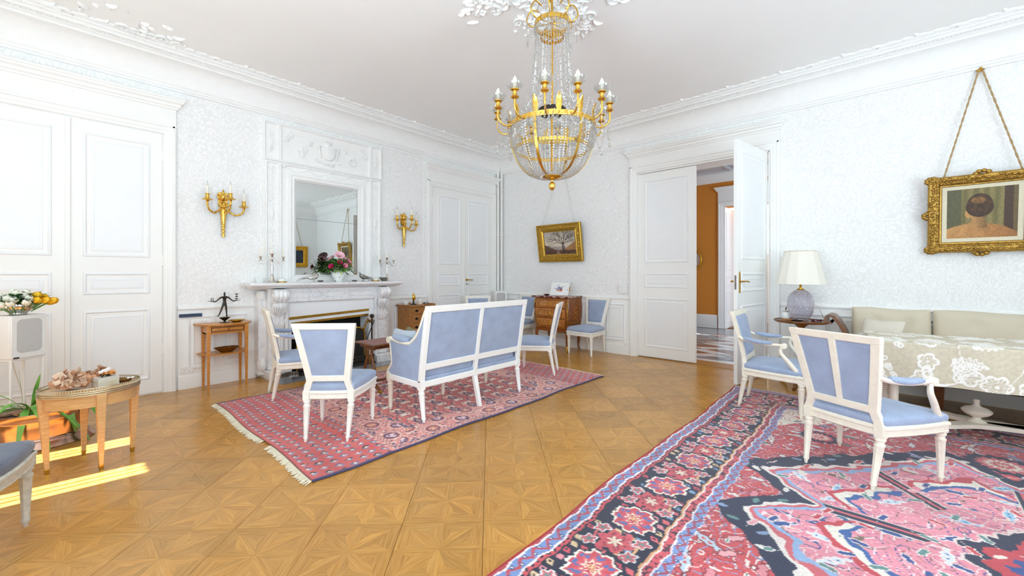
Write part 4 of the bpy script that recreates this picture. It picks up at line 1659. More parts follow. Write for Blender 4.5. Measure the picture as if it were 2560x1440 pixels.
 m.build('hood', 'panel_paint', t)
 m = MB()
 m.hexa([(.257, A1 - .105, 0), (.257, A1 + .01, 0), (.05, A1 + .01, 0), (.05, A1 - .12, 0)], [(.257, A1 - .095, .92), (.257, A1 + .01, .92), (.05, A1 + .01, .92), (.05, A1 - .12, .92)])
 m.hexa([(.255, A0, 0), (.255, A0 + .05, 0), (.1, A0 + .08, 0), (.2, A0, 0)], [(.255, A0, .91), (.255, A0 + .05, .91), (.1, A0 + .08, .91), (.2, A0, .91)])
 m.build('cheek', 'panel_paint', t)
 for z0, z1, x in ((.69, .722, .262), (.622, .655, .25)):
  m = MB()
  m.hexa([(x - .03, A0 + .004, z0), (x, A0 + .004, z0), (x, A1 - .10, z0 + .045), (x - .03, A1 - .10, z0 + .045)], [(x - .03, A0 + .004, z1), (x, A0 + .004, z1), (x, A1 - .10, z1 + .045), (x - .03, A1 - .10, z1 + .045)])
  m.build('brass_lip', 'brass', t, bevel=.003)
 m = MB().hexa([(.22, A0 + .004, .65), (.25, A0 + .004, .65), (.25, A1 - .10, .695), (.22, A1 - .10, .695)], [(.22, A0 + .004, .695), (.25, A0 + .004, .695), (.25, A1 - .10, .74), (.22, A1 - .10, .74)])
 m.build('shutter_strip', 'panel_paint', t)
 m = MB().box(.012, .03, A0, A1, 0, .92)
 m.build('fireback', 'soot', t)
 m = MB().box(.0, .62, -.80, .74, .0, .006)
 m.build('hearth_slab', 'tile_grey', t)
 return t
build_fireplace()
# low iron fender and brass-framed spark screen
t = thing('fire_fender', (.36, -3.46, .006), 0, 'low dark iron fender with relief along the hearth', 'fender')
m = MB().box(-.02, .02, -.50, .50, 0, .12)
m.build('fender_rail', 'iron', t, bevel=.008)
m = MB()
for k in range(26):
 m.ell((.022, -.48 + k * .038, .065), (.006, .014, .022), 6, 4)
m.tube([(.02, -.5, .12), (.02, .5, .12)], .012, 6).tube([(.02, -.5, .01), (.02, .5, .01)], .014, 6)
tag(m.build('relief', 'dark_bronze', t), kind='stuff')
t = thing('spark_screen', (.29, -3.28, .006), 0, 'mesh spark screen in a curved brass frame before the fire', 'fire screen')
def arch(w, h, x=0):
 return [(x, -w, 0), (x, -w, h * .8), (x, -w * .8, h * .95), (x, -w * .3, h), (x, w * .3, h), (x, w * .8, h * .95), (x, w, h * .8), (x, w, 0)]
MB().tube(spline(arch(.22, .52), 5), .012, 8).build('brass_frame', 'brass', t)
m = MB()
m.prism([(a, b) for _, a, b in [tuple(p) for p in spline(arch(.215, .51), 4)]], lambda a, b, h: (h, a, b), -.002, .002)
m.build('mesh_panel', 'iron', t)
t = thing('spark_screen', (.29, -3.78, .006), 0, 'narrow wing of the spark screen half hidden by the side chair', 'fire screen')
MB().tube(spline(arch(.17, .50), 5), .012, 8).build('brass_frame', 'brass', t)
MB().prism([(a, b) for _, a, b in [tuple(p) for p in spline(arch(.165, .49), 4)]], lambda a, b, h: (h, a, b), -.002, .002).build('mesh_panel', 'iron', t)
t = thing('fire_tool_stand', (.33, -2.97, .006), 0, 'bronze fire tool stand with ball finial leaning by the right jamb', 'fire tools')
m = MB().lathe([(0, 0), (.06, 0), (.055, .015), (.012, .03), (.01, .58), (.018, .6), (.01, .62), (0, .63)], 12)
m.ell((0, .0, .66), .03, 12, 8)
m.build('stand', 'dark_bronze', t)
m = MB()
cr = spline([(0, -.12, .50), (0, -.09, .56), (0, -.06, .61), (0, -.02, .58), (0, 0, .62)], 6)
m.tube(cr, .011, 6)
for p in cr[::4]:
 m.ell(p, (.01, .02, .022), 6, 4)
m.build('crest', 'bronze_bowl', t)
MB().tube([(.012, .03, .60), (.012, -.10, .30)], .006, 6).tube([(.012, -.10, .30), (.012, -.14, .2)], .011, 6).build('poker', 'iron', t)
t = thing('andiron', (.47, -4.12, .006), 0, 'small cast silver-grey ornament on the hearth under the left armchair', 'andiron')
m = MB()
for k in range(9):
 a = k * .7
 m.M = T(.02 * math.cos(a), .09 * (k / 8 - .5) * 2, .03, a)
 m.lathe([(0, 0), (.03, .005), (.024, .03), (.03, .05), (0, .065)], 10)
m.build('casting', 'dark_silver', t)
# ---- overmantel with mirror
def overmantel():
 t = thing('overmantel_mirror', (0, -3.45, 0), 0, 'white overmantel panel with plaster reliefs framing a tall two-pane mirror', 'mirror')
 Y0, Y1, Z0, Z1, ZM = -.80, .80, 1.15, 3.15, 2.67
 P = lambda a, b, h: (h, a, b)
 W = 'plaster'
 # backing with the mirror hole
 m = MB()
 M0, M1, N0, N1 = -.42, .42, 1.205, 2.46
 for (a0, a1, b0, b1) in ((Y0, M0, Z0, ZM), (M1, Y1, Z0, ZM), (M0, M1, Z0, N0), (M0, M1, N1, ZM), (Y0, Y1, ZM, Z1)):
  m.box(0, .03, a0, a1, b0, b1)
 m.build('backing', W, t)
 # outer pilaster strips and upper field frames
 fp = [(0, .03), (0, .05), (.012, .056), (.022, .05), (.026, .036), (.03, .03)]
 for (a0, a1, b0, b1) in ((Y0, Y0 + .185, ZM, Z1), (Y0 + .185, Y1 - .185, ZM, Z1), (Y1 - .185, Y1, ZM, Z1), (Y0 + .02, Y0 + .185, Z0, ZM - .01), (Y1 - .185, Y1 - .02, Z0, ZM - .01), (Y0 + .185, Y1 - .185, Z0, ZM - .01)):
  MB().rframe(P, a0, a1, b0, b1, fp).build('field_moulding', W, t)
 # beaded line round the field
 m = MB()
 for (a0, a1, b) in ((Y0, Y1, Z1 - .012), (Y0 + .2, Y1 - .2, ZM - .02)):
  n = int((a1 - a0) / .018)
  for i in range(n):
   m.ell((.055, a0 + (a1 - a0) * i / n, b), (.006, .006, .006), 5, 3)
 for a in (Y0 + .012, Y0 + .19, Y1 - .012, Y1 - .19):
  n = 100
  for i in range(n):
   m.ell((.055, a, Z0 + (Z1 - Z0) * i / n), (.005, .005, .006), 5, 3)
 tag(m.build('bead_course', W, t), kind='stuff')
 # mirror frame
 MB().rframe(P, M0 - .10, M1 + .10, N0 - .06, N1 + .10, [(0, .03), (.004, .055), (.03, .062), (.05, .05), (.075, .052), (.085, .04), (.10, .03), (.10, .02)]).build('mirror_frame', W, t)
 for (b0, b1) in ((N0, 1.972), (1.976, N1)):
  m = MB().box(.012, .026, M0, M1, b0, b1)
  m.build('mirror_pane', 'mirror', t)
 # reliefs: modelled in sprays of petals, leaves and drops
 def spray(ay, az, ang, L, n, seed, sc=1.0):
  r = random.Random(seed)
  m = MB()
  ca, sa = math.cos(ang), math.sin(ang)
  def q(u, v, h):
   return (.032 + h, ay + u * ca - v * sa, az + u * sa + v * ca)
  for k in range(n):
   u = r.uniform(-L * .5, L * .5)
   v = r.gauss(0, .02 * sc) * (1 - abs(u) / L)
   m.M = None
   x, y, z = q(u, v, 0)
   s = r.uniform(.008, .017) * sc
   m.ell((x, y, z), (s * .9, s, s), 6, 4)
  for k in range(6):
   a = r.uniform(-.5, .5)
   sgn = 1 if k % 2 else -1
   pts = [q(0, 0, .006), q(sgn * L * .3, a * .04, .01), q(sgn * L * .62, a * .05, .004)]
   m.tube(spline(pts, 4), [.007, .007, .007, .007, .006, .005, .004, .003, .002], 5)
  o = m.build('relief_spray', W, t, smooth=70)
  return o
 spray(Y0 + .092, 2.91, PI / 2, .22, 26, 1)
 spray(Y1 - .092, 2.91, PI / 2, .22, 26, 2)
 spray(-.51, 3.0, R(55), .16, 26, 3, 1.2)
 spray(.51, 3.0, R(-55), .16, 26, 4, 1.2)
 spray(-.24, 2.98, R(70), .06, 7, 5, .6)
 spray(.24, 2.98, R(110), .06, 7, 6, .6)
 # central vase with draped ribbon and flower swag
 m = MB()
 half = [(0, 2.80), (.04, 2.805), (.075, 2.83), (.10, 2.88), (.108, 2.94), (.10, 2.975), (.085, 2.985), (.03, 2.99), (.026, 3.005), (.05, 3.02), (.052, 3.035), (0, 3.04)]
 vs, fs = [], []
 n = 12
 for r_, z in half:
  for i in range(n + 1):
   a = -PI / 2 + PI * i / n
   vs.append((.03 + .035 * math.cos(a) * min(1, r_ / .05 + .02), r_ * math.sin(a), z))
 for j in range(len(half) - 1):
  for i in range(n):
   fs.append((j * (n + 1) + i, j * (n + 1) + i + 1, (j + 1) * (n + 1) + i + 1, (j + 1) * (n + 1) + i))
 m.add(vs, fs)
 for s in (-1, 1):
  m.tube(spline([(.05, s * .09, 2.975), (.05, s * .135, 2.985), (.05, s * .13, 2.95), (.045, s * .115, 2.88), (.045, s * .11, 2.82)], 5), .010, 6)
  for k in range(4):
   m.ell((.045, s * .125 + .006 * k * s, 2.98 - .012 * k), .013, 6, 4)
 rr = random.Random(9)
 for k in range(30):
  u = rr.uniform(-.18, .18)
  m.ell((.04, u, 2.775 - .03 * math.cos(u * 9) + rr.gauss(0, .012)), rr.uniform(.009, .018), 6, 4)
 for k in range(9):
  m.ell((.045, rr.uniform(-.045, .045), 3.055 + rr.uniform(-.008, .012)), .014, 6, 4)
 m.build('relief_vase', W, t, smooth=60)
 # ribbon trophies left and right: quiver bow and wreath
 m = MB()
 m.M = T(.035, -.34, 2.87, 0, R(-30))
 m.prism([(-.045, .03), (.0, .065), (.05, .03), (.03, -.01), (.06, -.06), (.02, -.09), (-.03, -.035), (-.05, -.04)], P, 0, .014)
 m.tube([(.014, -.04, .04), (.014, .04, -.08)], .009, 6).tube([(.014, .04, .05), (.014, -.03, -.05)], .007, 6)
 m.build('relief_trophy', W, t)
 m = MB()
 m.tube([(.04, .34 + .045 * math.cos(a), 2.84 + .045 * math.sin(a)) for a in [2 * PI * i / 18 for i in range(18)]], .012, 6, closed=True)
 for k in range(12):
  a = 2 * PI * k / 12
  m.ell((.045, .34 + .05 * math.cos(a), 2.84 + .05 * math.sin(a)), .012, 6, 4)
 m.tube([(.04, .31, 2.78), (.04, .37, 2.92)], .006, 6)
 m.build('relief_wreath', W, t, smooth=60)
 # garland over the mirror and candelabra arabesques on the pilasters
 m = MB()
 for k in range(4):
  a0 = -.56 + k * .28
  pts = [(.036, a0 + .28 * i / 10, 2.625 - .055 * math.sin(PI * i / 10)) for i in range(11)]
  m.tube(pts, .007, 5)
  m.ell((.036, a0, 2.622), .016, 8, 5)
 m.ell((.036, .56, 2.622), .02, 8, 5).ell((.036, -.56, 2.622), .024, 8, 5)
 m.box(.03, .045, -.02, .02, 2.565, 2.64)
 m.build('relief_garland', W, t, smooth=60)
 for s in (-1, 1):
  yc = s * .702
  m = MB()
  for (zc, R0) in ((2.56, .035), (1.78, .028), (1.5, .028)):
   for q in (-1, 1):
    pts = [(.034, yc + q * (.012 + R0 * (.6 + .4 * math.cos(a))) * (1 - a / 9), zc + R0 * math.sin(a) * (1 - a / 9)) for a in [i * .45 for i in range(14)]]
    m.tube(pts, .005, 5)
  m.tube([(.033, yc, 1.3), (.033, yc, 2.6)], .004, 5)
  for k in range(40):
   z = 1.3 + 1.28 * k / 39
   q = 1 if k % 2 else -1
   w = .008 + .018 * abs(math.sin(k * .55))
   m.tube([(.034, yc, z), (.036, yc + q * w, z + .016), (.034, yc + q * w * 1.4, z + .01)], [.004, .005, .002], 4)
  # little vase mid-height
  m.lathe([(0, 1.92), (.012, 1.925), (.03, 2.0), (.026, 2.05), (.015, 2.06), (.028, 2.09), (0, 2.09)], 12, (.034, yc, 0), .5, 1)
  m.build('relief_arabesque', W, t, smooth=60)
overmantel()
# ---- gilt three-light sconces
def sconce(loc, lab):
 t = thing('wall_sconce', loc, 0, lab, 'wall lamp', 'gilt three-candle wall sconces')
 G = 'gilt_bronze'
 m = MB()
 m.lathe([(0, -.30), (.014, -.295), (.018, -.27), (.012, -.245), (.018, -.24), (.02, -.225), (.012, -.22), (.012, -.21), (.022, -.2), (.022, -.185), (.016, -.18), (.02, -.16), (.032, .0), (.03, .02), (0, .022)], 14, (.03, 0, 0))
 m.box(.002, .016, -.045, .045, .05, .22)
 b = m.build('back_plate', G, t, smooth=40)
 m = MB()
 for k in range(5):
  yy = -.024 + .012 * k
  for i in range(7):
   m.ell((.05, yy * (.6 + .4 * i / 6), -.15 + .024 * i), (.004, .004, .010), 5, 3)
 m.build('husks', G, b)
 m = MB()
 m.lathe([(0, .12), (.02, .125), (.034, .15), (.036, .175), (.02, .195), (.012, .2), (.016, .21), (.008, .225), (.01, .24), (0, .255)], 14, (.03, 0, 0))
 for s in (-1, 1):
  m.tube(spline([(.03, s * .032, .18), (.03, s * .055, .19), (.03, s * .05, .15), (.03, s * .02, .125)], 4), .006, 6)
 m.build('urn', G, b, smooth=50)
 m = MB()
 for k in range(26):
  a = random.uniform(0, 2 * PI)
  r = random.uniform(0, .045)
  m.M = T(.045 + random.uniform(-.01, .02), r * math.cos(a), .055 + r * 1.2 * math.sin(a), 0, random.uniform(-1, 1), random.uniform(-1, 1))
  m.ell((0, 0, 0), (.010, .012, .020), 6, 4)
 m.build('acanthus', G, b, smooth=60)
 for (ay, ax, az) in ((-.165, .10, .09), (.03, .20, .105), (.19, .09, .045)):
  path = spline([(.04, ay * .15, .03), (.04 + (ax - .04) * .4, ay * .55, -.045 + az * .2), (.04 + (ax - .04) * .8, ay * .88, -.035 + az * .4), (ax, ay, .0 + az * .6), (ax, ay, az)], 6)
  m = MB().tube(path, .010, 8)
  for p in path[2:-2:4]:
   m.ell(p, .014, 6, 4)
  a = m.build('arm', G, t, smooth=50)
  m = MB().lathe([(0, 0), (.014, 0), (.018, .01), (.045, .014), (.052, .02), (.05, .024), (.02, .022), (.016, .03), (.026, .034), (.026, .04), (.019, .044), (.018, .075), (.024, .08), (.024, .086), (0, .086)], 18, (ax, ay, az))
  m.build('drip_pan', G, a, smooth=40)
  m = MB().lathe([(0, .08), (.0135, .08), (.0125, .175), (.006, .178), (0, .178)], 12, (ax, ay, az))
  m.build('candle', 'candle_wax', a)
  m = MB().lathe([(0, .176), (.006, .178), (.010, .19), (.008, .21), (.003, .228), (0, .232)], 10, (ax, ay, az))
  m.build('bulb', 'clear_glass', a)
 return t
sconce((0, -4.66, 1.975), 'gilt three-candle sconce on the wallpaper left of the overmantel')
sconce((0, -2.25, 1.985), 'gilt three-candle sconce on the wallpaper right of the overmantel')
# ---- objects on the mantelpiece
MZ = 1.15
def candelabrum(loc, rz, lab):
 t = thing('candelabrum', loc, rz, lab, 'candelabrum', 'silver three-light candelabra on the mantel')
 m = MB().lathe([(0, 0), (.048, 0), (.05, .006), (.044, .012), (.04, .016), (.022, .06), (.016, .085), (.02, .09), (.012, .1), (.014, .15), (.017, .17), (.012, .185), (.016, .195), (.009, .21), (.013, .26), (.018, .275), (.01, .285), (.02, .292), (.02, .297), (.008, .3), (.012, .315), (.017, .345), (.02, .35), (.026, .353), (.026, .357), (0, .357)], 20)
 m.build('stem', 'silver', t, smooth=50)
 MB().lathe([(0, .35), (.010, .35), (.0085, .455), (.004, .458), (0, .458)], 12).build('candle', 'candle_wax', t)
 for s in (-1, 1):
  path = spline([(0, s * .012, .292), (0, s * .045, .29), (0, s * .06, .262), (0, s * .085, .228), (0, s * .112, .232), (0, s * .12, .26)], 6)
  m = MB().tube(path, .005, 8)
  m.lathe([(0, .258), (.022, .262), (.024, .266), (.008, .268), (.01, .28), (.013, .305), (.019, .31), (.02, .314), (0, .314)], 14, (0, s * .12, 0))
  a = m.build('branch', 'silver', t, smooth=50)
  MB().lathe([(0, .31), (.009, .31), (.008, .41), (.004, .413), (0, .413)], 12, (0, s * .12, 0)).build('candle', 'candle_wax', a)
 return t
candelabrum((.20, -4.205, MZ), R(-8), 'silver candelabrum with three white candles at the left end of the mantel')
candelabrum((.20, -2.655, MZ), R(6), 'silver candelabrum with three white candles at the right end of the mantel')
def lathe_thing(name, loc, prof, mat, lab, cat, n=24, **kw):
 t = MB().lathe(prof, n, **kw).build(name, mat, smooth=45)
 t.location = loc
 return tag(t, lab, cat)
# fluted bowl
lathe_thing('fluted_bowl', (.20, -4.335, MZ), [(0, .0), (.035, 0), (.038, .008), (.045, .012), (.062, .05), (.07, .06), (.068, .062), (.058, .05), (.04, .016), (0, .012)], 'porcelain', 'white pleated porcelain bowl at the far left of the mantel', 'bowl', 48, flute=.09, nfl=20)
t = thing('lidded_box', (.19, -4.095, MZ), 0, 'round white box with gilt rim beside the left candelabrum', 'box')
MB().lathe([(0, 0), (.056, 0), (.058, .012), (.05, .014), (.05, .016)], 28).build('base', 'brass', t)
MB().lathe([(.05, .014), (.052, .02), (.052, .034), (.046, .044), (.02, .05), (0, .051)], 28).build('lid', 'porcelain', t, smooth=50)
t = thing('lidded_box', (.19, -2.835, MZ), 0, 'round ivory box with gilt rim beside the silver basket', 'box')
MB().lathe([(0, 0), (.056, 0), (.058, .012), (.05, .014), (.05, .016)], 28).build('base', 'brass', t)
MB().lathe([(.05, .014), (.054, .022), (.052, .036), (.04, .044), (0, .046)], 28).build('lid', 'cream_paint', t, smooth=50)
for (yy, lab) in ((-3.65, 'small silver ash dish on the mantel beside the pheasant tail feathers'), (-3.185, 'small silver ash dish on the mantel right of the flower vase')):
 lathe_thing('small_dish', (.25, yy, MZ), [(0, .004), (.025, .003), (.036, .018), (.042, .021), (.041, .023), (.034, .02), (.022, .008), (0, .008)], 'dark_silver', lab, 'dish')
# openwork basket with handles
t = thing('silver_basket', (.24, -2.735, MZ), 0, 'openwork silver basket with two handles on the mantel', 'basket')
m = MB().lathe([(0, 0), (.03, 0), (.026, .008), (.036, .016), (.058, .05), (.062, .055), (.06, .057), (.034, .02), (0, .014)], 24)
m.build('bowl', 'dark_silver', t, smooth=50)
m = MB()
for s in (-1, 1):
 m.tube(spline([(0, s * .058, .045), (0, s * .078, .058), (0, s * .075, .068), (0, s * .06, .056)], 4), .004, 6)
m.build('handles', 'silver', t)
# silver pheasants
def pheasant(loc, rz, tail, lab, mat):
 t = thing('silver_pheasant', loc, rz, lab, 'figurine')
 # faces +Y local
 pth = spline([(0, -.075, .055), (0, -.03, .056), (0, .015, .066), (0, .045, .088), (0, .055, .112), (0, .068, .12), (0, .083, .117)], 5)
 n = len(pth)
 rad = [.008 + .024 * math.sin(PI * min(1, i / (n * .62))) ** .8 if i < n * .55 else .011 - .0085 * (i - n * .55) / (n * .45) + (.004 if .72 < i / n < .86 else 0) for i in range(n)]
 MB().tube(pth, rad, 10).build('body', mat, t, smooth=70)
 m = MB()
 for k in range(5):
  a = (k - 2) * .06
  m.tube(spline([(a * .15, -.06, .055), (a * .5, -.06 - tail * .5, .04 + .012 * (k % 2)), (a * .6, -.06 - tail * (1 - .1 * abs(k - 2)), .006)], 5), [.008, .008, .008, .007, .007, .006, .006, .005, .004, .003, .002], 6, flat=.5)
 m.build('tail', mat, t, smooth=60)
 m = MB()
 for s in (-1, 1):
  m.M = T(s * .022, -.01, .06, 0, R(10))
  m.ell((0, 0, 0), (.008, .045, .02), 10, 6)
 m.build('wings', mat, t, smooth=60)
 m = MB()
 for s in (-1, 1):
  m.tube([(s * .010, .01, .045), (s * .012, .012, .02), (s * .012, .01, .002)], .0035, 6)
  for k in (-1, 0, 1):
   m.tube([(s * .012, .01, .003), (s * .012 + k * .008, .03, .002)], .0025, 5)
  m.tube([(s * .012, .01, .003), (s * .012, -.008, .002)], .0025, 5)
 m.build('legs', mat, t)
 return t
pheasant((.24, -3.735, MZ), R(0), .16, 'long-tailed silver pheasant walking right on the mantel', 'silver')
pheasant((.22, -3.03, MZ), R(180), .07, 'small dark silver bird with short tail right of the flower vase', 'dark_silver')
# ---- flower vase on the mantel
t = lathe_thing('flower_vase', (.22, -3.40, MZ), [(0, 0), (.038, 0), (.042, .006), (.066, .05), (.083, .095), (.078, .125), (.06, .142), (.052, .15), (.058, .158), (.055, .16), (.045, .15), (0, .14)], 'painted_porcelain', 'white porcelain vase with painted birds and flowers on the mantel', 'vase', 30)
rf = random.Random(21)
def petal_ball(mb, c, r, n, layers=3, open_=.6, seed=0):
 """peony or rose: cupped petals in rings"""
 q = random.Random(seed)
 for L in range(layers):
  k = 5 + L
  rr = r * (.35 + .65 * (L + 1) / layers)
  for i in range(k):
   a = 2 * PI * i / k + L * .6 + q.uniform(-.15, .15)
   tilt = (.25 + open_ * (L + 1) / layers)
   w = rr * .62
   vs, fs = [], []
   for jj in range(5):
    v = jj / 4
    el = tilt * v * 1.25
    d = rr * math.sin(el) * 1.15
    hh = rr * (v * 1.0) * math.cos(el * .75)
    ww = w * math.sin(PI * (.15 + .75 * v)) * (1 if v < 1 else .8)
    for ii in range(3):
     s = ii - 1
     x = d + (.12 * rr if ii == 1 else 0)
     vs.append((c[0] + math.cos(a) * x - math.sin(a) * s * ww, c[1] + math.sin(a) * x + math.cos(a) * s * ww, c[2] - r * .4 + hh))
   for jj in range(4):
    for ii in range(2):
     b = jj * 3 + ii
     fs.append((b, b + 1, b + 4, b + 3))
   mb.add(vs, fs)
def oriented(mb, c, d):
 d = Vector(d).normalized()
 mb.M = Matrix.Translation(c) @ d.to_track_quat('Z', 'Y').to_matrix().to_4x4()
vx, vy, vz = .22, -3.40, MZ + .15
flowers = [((.06, -.01, .21), (.9, -.1, .8), .058, 'petal_pink', .95, 'pale pink open peony at the top of the mantel bouquet'),
           ((.10, .10, .12), (.7, .6, .6), .042, 'petal_rose', .6, 'pink peony at the right of the mantel bouquet'),
           ((.04, .07, .165), (.5, .4, .8), .034, 'petal_pink', .6, 'small blush peony near the top right of the mantel bouquet'),
           ((.13, .03, .065), (1, .1, .3), .04, 'petal_rose', .45, 'round pink rose at the front of the mantel bouquet'),
           ((.11, -.03, .105), (.9, -.1, .5), .036, 'petal_magenta', .5, 'crimson peony in the middle of the mantel bouquet'),
           ((.10, -.14, .055), (.7, -.7, .3), .036, 'petal_magenta', .5, 'crimson peony at the left of the mantel bouquet'),
           ((-.06, -.07, .16), (-.8, -.4, .8), .05, 'petal_pink', .8, 'pale pink peony at the back of the mantel bouquet'),
           ((-.08, .06, .08), (-1, .3, .4), .038, 'petal_magenta', .5, 'crimson peony at the back of the mantel bouquet')]
for i, (p, d, r, mt, op_, lab) in enumerate(flowers):
 t = thing('peony', (vx + p[0], vy + p[1], vz + p[2]), 0, lab, 'flower', 'flowers of the mantel bouquet')
 m = MB()
 oriented(m, (0, 0, 0), d)
 petal_ball(m, (0, 0, 0), r, 6, 4, op_, i)
 m.M = None
 m.build('petals', mt, t, smooth=80, recalc=False)
 m = MB()
 m.tube(spline([(0, 0, 0), (-p[0] * .4, -p[1] * .4, -p[2] * .5 - .01), (-p[0] * .9, -p[1] * .9, -p[2] - .03)], 4), .004, 5)
 m.build('stem', 'leaf_green', t)
def leaf_card(mb, base, d, L, W, droop=.3, fold=.25):
 """a folded, drooping leaf from base along direction d"""
 d = Vector(d).normalized()
 side = d.cross(Vector((0, 0, 1)))
 if side.length < 1e-3:
  side = Vector((1, 0, 0))
 side.normalize()
 up = side.cross(d)
 n = 6
 vs, fs = [], []
 for i in range(n + 1):
  t = i / n
  c = Vector(base) + d * L * t + Vector((0, 0, -1)) * droop * L * t * t
  w = W * (math.sin(PI * (t * .9 + .07)) ** .75) if t < 1 else 0.001
  vs += [c - side * w + up * fold * w, c, c + side * w + up * fold * w]
 for i in range(n):
  b = 3 * i
  fs += [(b, b + 1, b + 4, b + 3), (b + 1, b + 2, b + 5, b + 4)]
 mb.add(vs, fs)
for mt, n, lab in (('leaf_dark', 190, 'dark green foliage of the mantel bouquet'), ('leaf_green', 210, 'mid green foliage of the mantel bouquet'), ('leaf_light', 90, 'light yellow-green foliage of the mantel bouquet')):
 m = MB()
 for k in range(n):
  th = rf.uniform(0, 2 * PI)
  el = rf.uniform(-.35, 1.2)
  rr = rf.uniform(.03, .145)
  d = Vector((math.cos(th) * math.cos(el), math.sin(th) * math.cos(el) * 1.25, math.sin(el)))
  b = Vector((vx, vy, vz + .03)) + d * rr
  leaf_card(m, b, d + Vector((rf.uniform(-.5, .5), rf.uniform(-.5, .5), rf.uniform(-.3, .4))), rf.uniform(.035, .065), rf.uniform(.009, .018), rf.uniform(0, .6))
 tag(m.build('bouquet_foliage', mt, smooth=80, recalc=False), lab, 'foliage', kind='stuff')
m = MB()
for k in range(40):
 th = rf.uniform(.1, 1.5)
 b = Vector((vx + .03, vy + .08, vz + .03))
 q = b + Vector((rf.uniform(-.02, .10), rf.uniform(.03, .13), rf.uniform(-.06, .13)))
 m.tube([b, (b + q) / 2 + Vector((0, 0, .015)), q], [.0018, .0014, .0008], 4)
tag(m.build('bouquet_grass', 'leaf_light', smooth=0), 'thin feathery green sprays at the right of the mantel bouquet', 'foliage', kind='stuff')
# ---- half-oval side table with drawer and shelf, between near door and fireplace
t = thing('side_table', (.02, -4.675, 0), 0, 'light cherry half-oval side table with a drawer and lower shelf', 'table')
CW = 'cherry_wood'
def half_oval(w, d, n=20, x0=.0):
 return [(x0 + d * max(0, math.cos(a)) ** .6, w * math.sin(a)) for a in [-PI / 2 + PI * i / n for i in range(n + 1)]]
PXY = lambda a, b, h: (a, b, h)
MB().prism(half_oval(.265, .33), PXY, .69, .708).build('table_top', CW, t, bevel=.003)
m = MB()
for i in range(1, 20):
 a = -PI / 2 + PI * i / 20
 m.ell((.331 * max(0, math.cos(a)) ** .6, .266 * math.sin(a), .699), (.003, .004, .003), 5, 3)
tag(m.build('inlay_studs', 'dark_wood', t), kind='stuff')
m = MB().box(.01, .25, -.19, -.175, .60, .69).box(.01, .25, .175, .19, .60, .69).box(.0, .015, -.19, .19, .60, .69).box(.01, .27, -.19, .19, .60, .612)
m.build('apron', CW, t)
dr = MB().box(.255, .272, -.165, .165, .615, .683).build('drawer', CW, t, bevel=.003)
MB().rframe(lambda a, b, h: (.272 + h, a, b), -.155, .155, .625, .673, [(0, 0), (.002, .004), (.006, .004), (.008, 0)]).build('drawer_bead', 'dark_wood', dr)
MB().lathe([(0, 0), (.006, 0), (.005, .008), (.010, .012), (.011, .018), (.006, .023), (0, .024)], 12).build('drawer_knob', 'brass', dr).rotation_euler = (0, R(90), 0)
bpy.data.objects['drawer_knob'].location = (.272, 0, .65)
MB().prism(half_oval(.235, .29), PXY, .365, .378).build('shelf', CW, t, bevel=.002)
for (x, y) in ((.262, -.178), (.262, .178), (.03, -.178), (.03, .178)):
 m = MB()
 m.hexa([(x - .010, y - .010, 0), (x + .010, y - .010, 0), (x + .010, y + .010, 0), (x - .010, y + .010, 0)], [(x - .018, y - .018, .69), (x + .018, y - .018, .69), (x + .018, y + .018, .69), (x - .018, y + .018, .69)])
 m.build('leg', CW, t, bevel=.002)
# bronze juggler figure balancing trays
t = thing('bronze_figure', (.17, -4.68, .708), R(90), 'thin dark bronze figure of a person balancing trays, standing on a bowl', 'sculpture')
DB = 'dark_bronze'
MB().lathe([(0, 0), (.05, 0), (.05, .004), (.02, .006), (.006, .012), (.012, .022), (.052, .055), (.055, .06), (.05, .06), (0, .045)], 20).build('pedestal_bowl', DB, t, smooth=50)
def figure_body():
 verts = [(0, 0, .21), (0, 0, .255), (0, 0, .285), (0, 0, .30), (0, 0, .325), (0, 0, .345),
             (.035, 0, .285), (.055, 0, .262), (.085, 0, .235), (.11, 0, .24), (.128, 0, .24),
             (-.035, 0, .285), (-.058, 0, .262), (-.085, 0, .235), (-.11, 0, .24), (-.128, 0, .24),
             (.012, 0, .20), (.017, 0, .135), (.022, 0, .058), (.022, -.018, .052),
             (-.014, 0, .20), (-.034, 0, .135), (-.058, 0, .075), (-.078, 0, .078)]
 edges = [(0, 1), (1, 2), (2, 3), (3, 4), (4, 5), (2, 6), (6, 7), (7, 8), (8, 9), (9, 10), (2, 11), (11, 12), (12, 13), (13, 14), (14, 15), (0, 16), (16, 17), (17, 18), (18, 19), (0, 20), (20, 21), (21, 22), (22, 23)]
 rad = [(.018, .012), (.016, .012), (.032, .012), (.007, .007), (.013, .014), (.004, .006), (.012, .01), (.008, .007), (.006, .006), (.007, .003), (.005, .002), (.012, .01), (.008, .007), (.006, .006), (.007, .003), (.005, .002), (.013, .012), (.009, .009), (.006, .006), (.005, .004), (.013, .012), (.009, .009), (.006, .006), (.005, .004)]
 me = bpy.data.meshes.new('figure_body')
 me.from_pydata(verts, edges, [])
 o = link('figure_body', me, t)
 sk = o.modifiers.new('skin', 'SKIN')
 me.skin_vertices[0].data[0].use_root = True
 for i, r_ in enumerate(rad):
  me.skin_vertices[0].data[i].radius = r_
 s = o.modifiers.new('sub', 'SUBSURF')
 s.levels = s.render_levels = 1
 me.materials.append(MATS[DB])
figure_body()
m = MB().tube([(-.155, 0, .247), (-.085, 0, .245)], .003, 6)
for (x, y) in ((-.125, -.009), (-.107, -.009), (-.125, .009), (-.107, .009)):
 m.tube([(x, y, .247), (x, y, .278)], .0018, 5)
m.tube([(-.125, -.009, .278), (-.107, -.009, .278), (-.107, .009, .278), (-.125, .009, .278)], .0018, 5, closed=True)
m.build('left_tray', DB, t)
